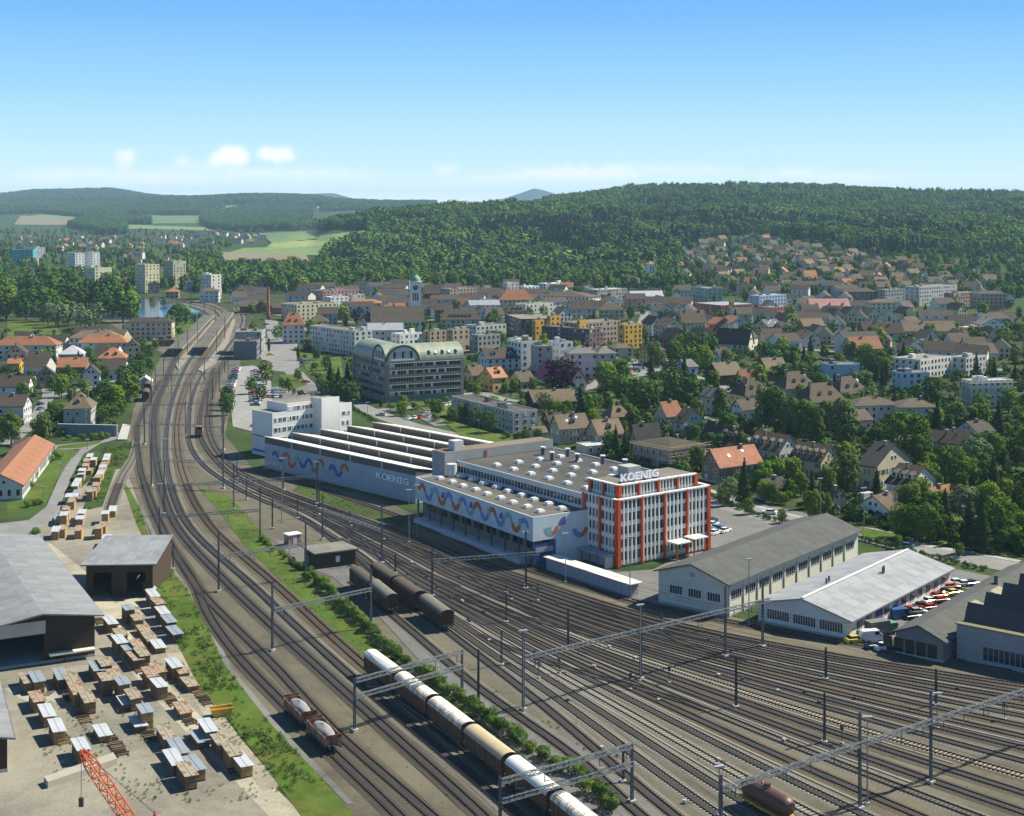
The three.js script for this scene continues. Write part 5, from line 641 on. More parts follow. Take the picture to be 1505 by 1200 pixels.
{ // long low loading shed by the forecourt
  const A = G(803, 838), B = G(925, 879), d = B.clone().sub(A), t = thing('narrow_shed', 'long narrow shed with a bright white roof along the track', 'shed', A, Math.atan2(-d.z, d.x)), L = d.length(); obj('wall', new MB().box(0, L, 0, 2.9, -2.6, 0), M(.34, .36, .40, T.corr), t); obj('roof', new MB().box(-.4, L + .8, 2.902, 3.1, -3.2, .6), M(.78, .74, .66, T.soft), t); for (let k = 0; k < 12; k++) obj('panel', boxGeo(L / 12 - .3, 2, .06), M(.42, .46, .52, T.corr), t).position.set((k + .5) * L / 12, 1.5, .04);
}
// lumber yard sheds
bld({ at: V(-95.6, 0, -256.8), h: 8, L: 68, R: 19.4, th: 27.7, rt: 'gable', ax: 'z', rise: 1.5, wall: 'wood', roof: M(.25, .255, .26, T.sheet), label: 'big dark timber lumber shed with a wide pale grey roof', name: 'lumber_shed', cat: 'shed', open: [.3, 10.2, 5.5], chim: 0, nowin: 1, ov: 1.4, go: 2 });
{ const t = scene.children[scene.children.length - 1]; obj('fascia', new MB().box(0, 10.5, 5.6, 8, .03, .1), M(.55, .52, .44, T.corr), t); obj('ledge', new MB().box(11, 19.2, 1.6, 1.9, .1, 1.6), M(.7, .66, .52), t); obj('roof_sheet', new MB().quad(V(15, 9.0, -6), V(17.5, 8.62, -6), V(17.5, 8.62, -62), V(15, 9.0, -62)), M(.42, .44, .48, T.stain), t); }
{ const t = thing('open_lumber_shed', 'smaller dark timber shed with a grey lean-to roof', 'shed', G(126, 879), .05), R = 14.2, L = 21; keep(V(t.position.x + 7, 0, t.position.z - 10), 12); obj('wall', new MB().box(0, .3, 0, 7.1, -L, -.6).box(R - .3, R, 0, 7.1, -L, -.6).box(.3, R - .3, 0, 7.1, -L, -L + .3), WALL.wood, t); for (const [a, b] of [[0, 1.4], [5.4, 8.6], [12.6, 14.2]]) obj('front_panel', new MB().box(a, b, 0, 7.1, -.599, -.2), WALL.wood, t); obj('lintel', new MB().box(0, R, 5.4, 7.1, -.19, -.1), WALL.wood, t); obj('roof', new MB().quad(V(-1, 7.3, .9), V(R + 1, 7.3, .9), V(R + .4, 8.3, -L - 1), V(-1, 8.3, -L - 1)).quad(V(-1, 7.05, .9), V(R + 1, 7.05, .9), V(R + 1, 7.3, .9), V(-1, 7.3, .9)), M(.26, .27, .28, T.sheet), t); }
bld({ at: V(-152.4, 0, -404), h: 4.2, L: 70, R: 12, th: 11, rt: 'gable', ax: 'z', rise: 3.2, wall: 'white', roof: 'orange', label: 'long low white hall with an orange tiled roof beside the lawn', name: 'long_hall', cat: 'hall', chim: 0, sp: 2.2, wh: 2 });
bld({ at: V(-172, 0, -402), h: 4, L: 78, R: 12, th: 11, rt: 'gable', ax: 'z', rise: 3.2, wall: 'white', roof: 'orange', label: 'long low hall with a white patched orange roof at the frame edge', name: 'long_hall', cat: 'hall', chim: 0, nowin: 1 });
bld({ at: G(-85, 1150), h: 5, L: 26, R: 9, th: 24, rt: 'gable', ax: 'z', rise: 1, wall: 'wood', roof: M(.25, .255, .26, T.sheet), label: 'small dark shed with a pale roof corner by the loading pit', name: 'yard_shed', cat: 'shed', chim: 0, nowin: 1, ov: 1 });
// wooden hut, equipment cabin, chimney, retaining wall, underpass ramp
{ const C = G(463.7, 838), t = thing('track_hut', 'dark wooden flat roofed hut at the end of the service path', 'hut', C, .5), R = 10, L = 7.5; keep(V(C.x + 4, 0, C.z - 5), 6); obj('wall', new MB().box(0, R, 0, 3.6, -L, 0), WALL.wood, t); obj('roof', new MB().box(-.5, R + .5, 3.602, 3.9, -L - .5, .5), M(.22, .21, .18, T.earth), t); obj('window', boxGeo(1, 1.4, .1), FRAME, t).position.set(5.5, 1.9, .03); obj('door', boxGeo(.1, 2.2, 1.1), M(.55, .22, .02), t).position.set(-.03, 1.15, -4.8); obj('door', boxGeo(.1, 2.6, 1.6), M(.10, .075, .05, T.plank), t).position.set(-.03, 1.4, -1.8); }
{ const C = G(424, 804), t = thing('equipment_cabin', 'small white equipment cabin with a weathered roof near the hut', 'cabin', C, .6); obj('wall', new MB().box(0, 3.4, 0, 2.7, -2.6, 0), M(.55, .54, .5, T.rust), t); obj('roof', new MB().box(-.2, 3.6, 2.702, 2.9, -2.8, .2), FRAME, t); obj('door', boxGeo(1, 2, .08), WALL.lgrey, t).position.set(1.7, 1.1, .03); keep(C, 3); }
{ const C = G(394, 470), t = thing('brick_chimney', 'tall red brick chimney above the workshop roofs', 'chimney', C); obj('shaft', new THREE.CylinderGeometry(.9, 1.5, 24, 12).translate(0, 12, 0), WALL.brick, t); obj('rim', new THREE.CylinderGeometry(1.1, 1.1, .8, 12).translate(0, 23.8, 0), WALL.brown, t); }
{ const A = G(84, 640), B = G(172, 642), d = B.clone().sub(A), t = thing('retaining_wall', 'grey stone retaining wall below the hipped villa', 'wall', A, Math.atan2(-d.z, d.x)), L = d.length(); for (let k = 0; k < 14; k++) obj('wall_panel', boxGeo(L / 14 - .06, 4, .7), k % 2 ? M(.27, .28, .31, T.stain) : M(.24, .25, .28, T.stain), t).position.set((k + .5) * L / 14, 2, 0); obj('coping', new MB().box(0, L, 4.002, 4.25, -.5, .5), CONC, t); }
slab('underpass_ramp', 'pale concrete ramp leading up beside the tracks', 'ramp', [[172, 648], [186, 648], [191, 627], [180, 625]], .5, CONC); 
slab('loading_pit_frame', 'low concrete rim of a loading pit in the lumber yard', 'pit', [[64, 1152], [70, 1160], [172, 1125], [166, 1116]], 1.0, M(.40, .37, .29, T.stain));
// scaffolds round two buildings
function scaffold(px, ey, h, l, r, th, label) { const C = G(px, ey, h); C.y = 0; const a = th * Math.PI / 180, d = -C.z, f = (p) => (p - CX) / F, v = [Math.cos(a), Math.sin(a)], u = [-Math.sin(a), Math.cos(a)], L = (f(l) * d - C.x) / (u[0] - f(l) * u[1]), R = (f(r) * d - C.x) / (v[0] - f(r) * v[1]); const t = thing('scaffold', label, 'scaffold', C, a), m = new MB(), q = 1.2; for (let x = -q; x <= R + q; x += 2.5) m.bar(V(x, 0, q), V(x, h + .6, q), .05); for (let z = 0; z <= L; z += 2.5) m.bar(V(-q, 0, -z), V(-q, h + .6, -z), .05); obj('poles', m, M(.35, .36, .38, null, .5), t); for (let y = 2; y < h; y += 2.1) { obj('walkway', new MB().box(-q, R + q, y, y + .12, .35, q - .05), M(.5, .42, .26, T.plank), t); obj('walkway', new MB().box(-q + .05, -.35, y, y + .12, -L, .3), M(.5, .42, .26, T.plank), t); obj('guard_rail', new MB().bar(V(-q, y + 1, q), V(R + q, y + 1, q), .05).bar(V(-q, y + 1, q), V(-q, y + 1, -L), .05), M(.62, .5, .12), t); } }
scaffold(985, 661, 6.4, 930, 1038, 38, 'tube scaffold around the house with dark low hipped roof'); scaffold(1427, 560, 11.5, 1413, 1490, 12, 'tall scaffold around the white block at the frame edge');
// tower cranes in the distance
for (const [px, by, ty, jib, lab] of [[188, 420, 372, 22, 'yellow tower crane among the valley trees'], [1044, 415, 352, 26, 'yellow tower crane below the hillside suburb'], [874, 352, 328, 22, 'red tower crane standing in the forest clearing']]) { const p = GT(px, by), h = CAMH - (ty - HY) * -p.z / F - p.y, t = thing('tower_crane', lab, 'crane', p, .3), cm = lab[0] === 'r' ? M(.55, .10, .05) : M(.65, .40, .05); obj('mast', mastGeo(h, 1.1), cm, t); obj('jib', beamGeo(jib * 1.7, 1).geo().translate(-jib * .5, h, 0), cm, t); obj('cab', boxGeo(2, 2.2, 2), FRAME, t).position.set(1.5, h - 1.4, 0); }
// ---------------------------------------------------------------- rolling stock
function wagonGeo(kind) {
  const P = {}; const L = kind === 'ballast' ? 9 : 12.4, W = 1.4;
  P.frame = new MB().box(-W, W, .95, 1.2, -L / 2, L / 2).box(-.15, .15, .9, 1.1, -L / 2 - .6, L / 2 + .6);
  const b = new MB(); if (kind === 'ballast') { b.box(-W, W, 1.2, 1.35, -L / 2, L / 2); for (const s of [-1, 1]) { b.box(s > 0 ? W - .1 : -W, s > 0 ? W : -W + .1, 1.35, 2.4, -L / 2, L / 2); b.box(-W + .1, W - .1, 1.35, 2.4, s > 0 ? L / 2 - .1 : -L / 2, s > 0 ? L / 2 : -L / 2 + .1); } } else b.box(-W, W, 1.2, 3.25, -L / 2, L / 2);
  const N = 12, r = new MB(); if (kind !== 'ballast') { const pr = (a) => V(-Math.cos(a) * (W + .08), 3.25 + Math.sin(a) * .95, 0), q = []; for (let k = 0; k < N; k++) { const a = pr(Math.PI * k / N), c = pr(Math.PI * (k + 1) / N), z = L / 2 + .15; r.quad(a.clone().setZ(-z), c.clone().setZ(-z), c.clone().setZ(z), a.clone().setZ(z)); for (const s of [-1, 1]) b.tri(V(0, 3.25, s * L / 2), a.clone().setZ(s * L / 2), c.clone().setZ(s * L / 2)); } }
  return { ...P, body: b, roof: r, L };
}
const wg = { covered: wagonGeo('covered'), ballast: wagonGeo('ballast') }; for (const k of Object.values(wg)) for (const n of ['frame', 'body', 'roof']) k[n] = k[n].geo();
const wheelG = new THREE.CylinderGeometry(.48, .48, .14, 14).rotateZ(Math.PI / 2), bufG = new THREE.CylinderGeometry(.22, .22, .5, 8).rotateX(Math.PI / 2);
function heading(a, b) { return Math.atan2(b.x - a.x, b.z - a.z); }
function wagon(kind, pos, turn, body, roof, label, name, group) {
  const t = thing(name, label, 'wagon', pos.clone().setY(.3), turn, group), w = wg[kind], L = w.L; obj('underframe', w.frame, STEELD, t); obj('body', w.body, body, t); if (kind !== 'ballast') obj('roof', w.roof, roof, t);
  for (const z of [-1, 1]) for (const x of [-1, 1]) { obj('wheel', wheelG, STEELD, t).position.set(x * .76, .48, z * (L / 2 - 1.9)); obj('buffer', bufG, STEELD, t).position.set(x * .87, 1.05, z * (L / 2 + .3)); }
  if (kind === 'covered') { for (const x of [-1, 1]) { const dr = obj('sliding_door', boxGeo(.12, 1.9, 2.6), body, t); dr.position.set(x * 1.46, 2.22, 0); obj('door_bar', boxGeo(.06, .1, 2.6), STEELD, dr).position.x = x * .08; for (let k = -4; k <= 4; k++) if (Math.abs(k) > 1) obj('rib', boxGeo(.09, 2, .1), body, t).position.set(x * 1.44, 2.22, k * 1.35); } for (const z of [-1, 1]) for (const x of [-.7, .7]) obj('end_rib', boxGeo(.1, 2.4, .09), body, t).position.set(x, 2.4, z * (L / 2 + .04)); }
  else { const g = new THREE.SphereGeometry(1, 16, 8, 0, 7, 0, Math.PI / 2), a = g.attributes.position; for (let i = 0; i < a.count; i++) { const n = fbm(a.getX(i) * 3 + 9, a.getZ(i) * 3 + 5, 64, 3); a.setXYZ(i, a.getX(i) * 1.25, a.getY(i) * (.7 + n * .5), a.getZ(i) * (L / 2 - .5)); } g.computeVertexNormals(); obj('ballast_load', g, M(.34, .345, .35, T.grit), t).position.y = 1.9; for (const z of [-1, 1]) obj('end_platform', boxGeo(2.6, .5, .12), M(.25, .1, .05, T.rust), t).position.set(0, 2.5, z * (L / 2 + .02)); }
  keep(pos, 4); return t;
}
const BRW = M(.11, .055, .028, T.plank), RW = M(.80, .78, .70, T.stain, .6), RWR = M(.80, .78, .72, T.flake, .7), RT = M(.55, .43, .26, T.stain, .7), RG = M(.17, .165, .13, T.stain), RB = M(.10, .075, .055, T.stain);
{
  const c = new THREE.CatmullRomCurve3(P2([[541, 984], [552, 996], [620, 1048], [700, 1112], [790, 1184], [900, 1275]]), false, 'centripetal'), len = c.getLength(), roofs = [[RW, 'white covered wagon at the head of the parked train'], [RWR, 'covered wagon with flaking white roof and dark stripe'], [RWR, 'covered wagon with flaking white roof in the middle of the train'], [RT, 'covered wagon with a plain cream tan roof'], [RW, 'white roofed covered wagon beneath the double gantry'], [RWR, 'last covered wagon cut by the frame']];
  roofs.forEach(([m, lab], i) => { const s = (9 + i * 13.9) / len; if (s > .98) return; const p = c.getPointAt(s), q = c.getPointAt(Math.min(1, s + .01)); wagon('covered', p, heading(p, q), M(.20, .10, .045, T.plank), m, lab, 'covered_wagon'); });
  for (const [px, py, qx, qy, m, lab] of [[535, 872, 600, 925, RB, 'dark brown covered wagon at the buffer end of the siding'], [563, 893, 620, 941, RG, 'brown wagon with grey green roof and end steps'], [567, 866, 640, 916, RB, 'brown covered wagon first of three beside the yard'], [601, 889, 640, 916, RB, 'brown covered wagon in the middle of three'], [641, 917, 700, 962, RG, 'brown covered wagon with dull grey roof last of three'], [214, 588, 218, 575, RB, 'dark wagon standing on the rusty outer line'], [217, 576, 222, 563, RB, 'dark wagon with a weathered top behind another dark wagon']]) { const a = G(px, py), b = G(qx, qy); wagon('covered', a, heading(a, b), BRW, m, lab, 'covered_wagon'); }
  for (const [px, py, lab] of [[441, 1060, 'open wagon heaped with grey ballast under the gantry'], [476, 1095, 'open wagon heaped with grey ballast beside the embankment']]) wagon('ballast', G(px, py), heading(G(420, 1039), G(497, 1116)), M(.34, .24, .17, T.rust), null, lab, 'ballast_wagon');
  { const a = G(1128, 1200), t = thing('tank_wagon', 'rusty brown tank wagon at the lower edge of the yard', 'wagon', a.clone().setY(.3), heading(a, G(1180, 1230))); obj('tank', new THREE.CapsuleGeometry(1.35, 7.5, 6, 18).rotateX(Math.PI / 2).translate(0, 2.5, 0), M(.12, .055, .03, T.stain, .5), t); obj('dome', new THREE.CylinderGeometry(.5, .5, .6, 12).translate(0, 4, 0), BRW, t); obj('underframe', new MB().box(-1.2, 1.2, .9, 1.15, -5, 5), M(.5, .3, .05), t); for (const z of [-3.4, 3.4]) for (const x of [-.76, .76]) obj('wheel', wheelG, STEELD, t).position.set(x, .48, z); }
  { const a = G(293, 642), t = thing('rail_tractor', 'small orange brown rail tractor on the yard approach', 'locomotive', a.clone().setY(.3), .1); obj('chassis', new MB().box(-1.35, 1.35, .7, 1.3, -4, 4), STEELD, t); obj('hood', new MB().box(-1, 1, 1.3, 2.6, -4, .5), M(.32, .13, .04, T.stain), t); obj('cab', new MB().box(-1.3, 1.3, 1.3, 3.6, .5, 2.6), M(.34, .15, .05, T.stain), t); obj('cab_roof', new MB().box(-1.4, 1.4, 3.602, 3.8, .3, 2.8), M(.3, .22, .14), t); obj('cab_window', boxGeo(1.8, .8, .1), GLASS, t).position.set(0, 3, 2.6); for (const z of [-2.6, 2.6]) for (const x of [-.76, .76]) obj('wheel', wheelG, STEELD, t).position.set(x, .48, z); }
}
// ---------------------------------------------------------------- cars
const carShape = new THREE.Shape([[-2.15, .28], [2.1, .28], [2.15, .62], [1.95, .78], [1.0, .88], [-.9, .9], [-1.95, .9], [-2.15, .7]].map(([a, b]) => new THREE.Vector2(a, b)));
const cabShape = new THREE.Shape([[-1.75, .88], [.98, .86], [.35, 1.36], [-1.2, 1.38]].map(([a, b]) => new THREE.Vector2(a, b)));
const carBody = new THREE.ExtrudeGeometry(carShape, { depth: 1.5, bevelEnabled: true, bevelSize: .06, bevelThickness: .08, bevelSegments: 1 }).translate(0, 0, -.75), carCab = new THREE.ExtrudeGeometry(cabShape, { depth: 1.3, bevelEnabled: true, bevelSize: .02, bevelThickness: .05, bevelSegments: 1 }).translate(0, 0, -.65), carTop = new MB().box(-1.15, .3, 1.37, 1.43, -.66, .66).geo(), tyreG = new THREE.CylinderGeometry(.31, .31, .2, 12).rotateX(Math.PI / 2), lampG = boxGeo(.06, .16, .36);
const PAINT = {}; for (const [n, r, g, b] of [['white', .78, .78, .76], ['red', .48, .03, .015], ['blue', .05, .14, .34], ['dark', .03, .03, .035], ['silver', .42, .44, .46], ['yellow', .70, .50, .03], ['green', .05, .14, .07], ['beige', .50, .42, .28]]) PAINT[n] = M(r, g, b, null, .3, { clearcoat: .6, clearcoatRoughness: .15 });
function car(px, py, col, turn, where, big) {
  const p = G(px, py), t = thing(big ? 'delivery_van' : 'parked_car', big ? `${col} delivery van parked ${where}` : `${col} saloon car parked ${where}`, big ? 'van' : 'car', p, turn, `cars parked ${where}`);
  if (big) { obj('body', new MB().box(-2.4, 1.2, .35, 2.2, -.9, .9).box(1.2, 2.3, .35, 1.1, -.9, .9), PAINT[col], t); obj('windscreen', new MB().quad(V(2.25, 1.12, -.8), V(2.25, 1.12, .8), V(1.25, 2.1, .8), V(1.25, 2.1, -.8)), GLASS, t); for (const z of [-1, 1]) obj('side_window', boxGeo(.9, .6, .04), GLASS, t).position.set(.6, 1.7, z * .91); }
  else { obj('body', carBody, PAINT[col], t); obj('windows', carCab, GLASS, t); obj('roof', carTop, PAINT[col], t); }
  for (const x of [-1.35, 1.35]) for (const z of [-.75, .75]) obj('wheel', tyreG, M(.02, .02, .02, null, .9), t).position.set(x, .31, z); for (const z of [-.55, .55]) obj('headlight', lampG, M(.7, .7, .68, null, .2), t).position.set(2.17, .62, z);
}
{
  const cs = ['white', 'red', 'blue', 'dark', 'silver', 'white', 'silver', 'green', 'beige'], w1 = 'beside the white workshop';
  for (let k = 0; k < 14; k++) car(lerp(347, 336, k / 13), lerp(543, 577, k / 13), cs[(k * 5) % 9], 2.9 + rr(-.05, .05), 'along the station fence');
  for (let k = 0; k < 7; k++) car(lerp(374, 376, k / 6), lerp(547, 561, k / 6), cs[(k * 4 + 1) % 9], 3.1, 'on the station car park'); for (let k = 0; k < 8; k++) car(lerp(372, 375, k / 7), lerp(579, 597, k / 7), cs[(k * 7 + 3) % 9], 3.1, 'on the station car park'); for (let k = 0; k < 9; k++) car(395 + (k % 5) * 6, 578 + Math.floor(k / 5) * 7, cs[(k * 2) % 9], 1.6, 'on the station car park');
  for (const [x, y, c, v] of [[845, 700, 'yellow', 0], [880, 682, 'blue', 0], [912, 694, 'white', 1], [972, 640, 'red', 0], [1025, 606, 'blue', 1], [1065, 582, 'red', 0], [1072, 608, 'dark', 0], [1110, 567, 'dark', 0], [1142, 573, 'red', 0], [1140, 547, 'white', 0], [1170, 527, 'red', 0], [1182, 544, 'red', 0], [1205, 510, 'dark', 0], [1220, 492, 'red', 0], [1232, 515, 'yellow', 0], [1245, 474, 'white', 0], [1278, 480, 'white', 0], [1210, 472, 'white', 0], [1305, 478, 'dark', 0], [962, 728, 'white', 0], [925, 722, 'dark', 0], [1090, 590, 'silver', 0]]) car(940 + x * .3754, 682 + y * .3754, c, rr(.2, .5), w1, v);
  for (const [x, y, c] of [[1048, 774, 'white'], [1054, 778, 'silver'], [1060, 780, 'blue'], [1046, 768, 'dark'], [1066, 783, 'white'], [1051, 786, 'white']]) car(x, y, c, .9, 'behind the office block');
  for (const [x, y, c] of [[601, 617, 'white'], [610, 616, 'white'], [618, 615, 'red'], [630, 614, 'silver'], [625, 607, 'silver'], [632, 607, 'white'], [649, 598, 'dark'], [655, 597, 'white'], [661, 596, 'white'], [648, 605, 'dark']]) car(x, y, c, 1.2, 'near the barrel roofed building');
  for (const [x, y, c] of [[449, 563, 'red'], [446, 534, 'blue'], [452, 535, 'silver'], [442, 531, 'red'], [389, 533, 'red'], [397, 523, 'yellow'], [386, 470, 'white'], [391, 478, 'blue'], [394, 487, 'silver']]) car(x, y, c, .4, 'around the station square');
  for (const [x, y, c] of [[930, 545, 'red'], [936, 544, 'blue'], [943, 543, 'white'], [961, 542, 'silver'], [968, 541, 'white'], [958, 536, 'dark'], [948, 538, 'silver']]) car(x, y, c, .3, 'beside the yellow villa'); car(59, 596, 'dark', 1.4, 'in the lane beside the villa'); car(59, 603, 'blue', 1.4, 'in the lane beside the villa'); car(1124, 690, 'white', .2, 'beside the dormer houses', 1); car(1161, 700, 'red', .6, 'beside the dormer houses'); car(1276, 735, 'white', .5, 'as a camper by the white bungalow', 1); car(384, 628, 'white', .2, 'at the end of the station car park'); car(393, 628, 'blue', .2, 'at the end of the station car park'); car(376, 628, 'red', .2, 'at the end of the station car park');
  for (const [x, y, c] of [[1130, 756, 'white'], [1330, 806, 'blue'], [560, 612, 'silver']]) car(x, y, c, 2.8, 'on the open street');
  const p = G(940 + 950 * .3754, 682 + 672 * .3754), t = thing('box_truck', 'grey canvas truck among the cars by the workshop', 'truck', p, .4); obj('cargo_box', new MB().box(-3.4, 1.2, .9, 3.1, -1.1, 1.1), M(.18, .18, .16, T.soft), t); obj('cab', new MB().box(1.3, 3, .6, 2.5, -1.05, 1.05), M(.10, .25, .12), t); obj('windscreen', boxGeo(.06, .8, 1.8), GLASS, t).position.set(3.02, 1.95, 0); for (const x of [-2.4, 2.1]) for (const z of [-.95, .95]) obj('wheel', tyreG, M(.02, .02, .02), t).position.set(x, .45, z);
}
// ---------------------------------------------------------------- timber stacks in the lumber yard
{
  const LID = { w: [M(.50, .52, .53, T.stain, .5), 'a pale metal sheet'], g: [M(.29, .33, .36, T.stain, .5), 'a blue grey metal sheet'], r: [M(.36, .27, .19, T.flake, .8), 'a rusty metal sheet'], t: [M(.33, .29, .22, T.flake, .8), 'a weathered brown sheet'] };
  const WOOD = [M(.50, .34, .16, T.plank), M(.34, .24, .13, T.plank), M(.22, .16, .10, T.plank), M(.60, .40, .15, T.plank)];
  const geo = (w, h, l) => { const m = new MB(), n = Math.max(3, Math.round(h / .34)); m.box(-w / 2, -w / 2 + .2, 0, .25, -l / 2, l / 2).box(w / 2 - .2, w / 2, 0, .25, -l / 2, l / 2); for (let k = 0; k < n; k++) { const y = .25 + k * (h - .25) / n, j = (k * 37 % 7 - 3) * .012; m.box(-w / 2 + j, w / 2 + j, y, y + (h - .25) / n - .05, -l / 2 - j, l / 2 - j); } return m.geo(); };
  const vars = [[1.7, 2.1, 5.2], [1.7, 1.7, 5.8], [1.7, 2.7, 4.2], [1.8, 1.0, 5.0]].map(([w, h, l]) => ({ g: geo(w, h, l), lid: new MB().box(-w / 2 - .22, w / 2 + .22, 0, .05, -l / 2 - .3, l / 2 + .3).box(-.06, .06, .052, .1, -l / 2 - .3, l / 2 + .3).geo(), w, h, l }));
  function stack(px, py, k, vi, turn, where, wd) { const v = vars[vi], p = G(px, py, v.h), [m, word] = LID[k]; p.y = 0; const t = thing('timber_stack', `${['', 'long ', 'tall ', 'low '][vi]}timber stack under ${word} ${where}`, 'timber stack', p, turn + rr(-.02, .02), `timber stacks ${where}`); obj('planks', v.g, WOOD[wd ?? Math.floor(rnd() * 3)], t); const l = obj('cover_sheet', v.lid, m, t); l.position.y = v.h + .12; l.rotation.set(rr(-.02, .05), 0, rr(-.05, .05)); obj('bearer', boxGeo(v.w, .1, .2), WOOD[2], t).position.set(0, v.h + .05, -v.l * .3); }
  const low = [[135, 505, 't'], [185, 500, 'g'], [185, 600, 'r'], [235, 670, 'w'], [285, 745, 'w'], [405, 840, 'w'], [305, 485, 'g'], [355, 505, 't'], [385, 560, 'r'], [440, 600, 't'], [515, 770, 'w', 3], [485, 445, 'g'], [525, 425, 't'], [530, 500, 't', 2], [575, 485, 'r'], [615, 520, 'g', 2], [670, 585, 't'], [630, 615, 'w', 3], [730, 660, 'g', 2], [695, 725, 'w', 3], [555, 215, 'w', 1], [645, 150, 'g', 2], [685, 195, 't'], [725, 260, 'r', 3], [755, 300, 't', 3], [795, 335, 'w', 3], [605, 275, 't', 3], [600, 310, 'w'], [637, 345, 'g'], [690, 335, 'r'], [715, 375, 't'], [680, 395, 'r'], [755, 475, 'r'], [795, 455, 'r'], [800, 530, 'w'], [750, 40, 'w'], [768, 78, 'w'], [795, 118, 'r'], [818, 165, 'w'], [850, 208, 'g'], [878, 265, 'g'], [875, 430, 'w'], [910, 455, 'r'], [955, 525, 't', 3], [920, 655, 'r', 3], [1045, 745, 'w'], [1005, 800, 'g', 3], [1115, 825, 't'], [1165, 862, 't'], [1215, 915, 'w'], [835, 780, 't'], [895, 850, 'g'], [875, 905, 'w', 1], [940, 965, 't'], [978, 935, 'g']];
  for (const [x, y, k, v] of low) stack(x / 3.4275, 850 + y / 3.4275, k, v ?? (rnd() < .5 ? 0 : 1), .48, 'between the sandy tracks');
  const up = [[565, 300, 'w'], [545, 330, 'r'], [588, 322, 'w'], [540, 360, 'r'], [516, 390, 'w', 2], [512, 412, 'w'], [560, 390, 't', 3], [490, 455, 'w'], [475, 482, 'w'], [487, 522, 'g', 3], [435, 552, 'w'], [470, 550, 'w', 3], [450, 582, 't'], [675, 300, 'w'], [666, 322, 'w'], [656, 345, 'r'], [646, 366, 'w'], [640, 386, 't'], [631, 408, 'w'], [616, 432, 'r'], [604, 482, 'r'], [588, 515, 't'], [566, 520, 't', 2], [415, 635, 'r', 2], [402, 668, 'w', 2], [370, 684, 'g'], [515, 655, 'w'], [505, 690, 'w'], [496, 760, 'r'], [352, 765, 'w'], [392, 755, 'r'], [663, 660, 'w', 2], [710, 636, 'w'], [620, 750, 't', 2], [648, 736, 'r'], [672, 815, 'w'], [820, 830, 'w', 3]];
  for (const [x, y, k, v] of up) stack(x / 4.286, 600 + y / 4.286, k, v ?? (rnd() < .6 ? 0 : 1), .20, 'along the asphalt lane', rnd() < .5 ? 3 : 0);
  for (const [x, y, n] of [[310, 800, 9], [420, 700, 8], [560, 810, 12], [600, 860, 8], [750, 790, 8], [860, 610, 9], [940, 700, 10], [1030, 610, 8], [990, 560, 6], [500, 215, 6], [350, 600, 5], [700, 455, 6], [1190, 980, 5]]) { const p = G(x / 3.4275, 850 + y / 3.4275, .3), t = thing('bearer_row', 'bare row of dark timber bearers lying on the ground', 'timber bearers', p.setY(0), .48, 'empty bearer rows in the lumber yard'); for (let k = 0; k < n; k++) { const b = obj('bearer', boxGeo(rr(1.6, 2.2), .26, .24), pick([WOOD[2], WALL.wood, WOOD[1]]), t); b.position.set(rr(-.15, .15), .2, (k - n / 2) * .75); b.rotation.y = rr(-.15, .15); } for (const s of [-.8, .8]) obj('rail', boxGeo(.16, .14, n * .76), WALL.wood, t).position.set(s, .06, 0); }
  { const p = G(325, 1052), t = thing('yellow_skip', 'small yellow metal skip at the edge of the grass bank', 'skip', p, .4); obj('tub', new MB().quad(V(-1.4, .1, .7), V(1.4, .1, .7), V(1.8, 1.3, .9), V(-1.8, 1.3, .9)).quad(V(-1.4, .1, -.7), V(1.4, .1, -.7), V(1.8, 1.3, -.9), V(-1.8, 1.3, -.9)).quad(V(-1.4, .1, -.7), V(-1.4, .1, .7), V(-1.8, 1.3, .9), V(-1.8, 1.3, -.9)).quad(V(1.4, .1, -.7), V(1.4, .1, .7), V(1.8, 1.3, .9), V(1.8, 1.3, -.9)).quad(V(-1.4, .1, -.7), V(1.4, .1, -.7), V(1.4, .1, .7), V(-1.4, .1, .7)), M(.68, .45, .06, T.stain), t); obj('rim', new MB().box(-1.9, 1.9, 1.302, 1.4, .85, 1).box(-1.9, 1.9, 1.302, 1.4, -1, -.85), M(.6, .4, .05), t); }
}
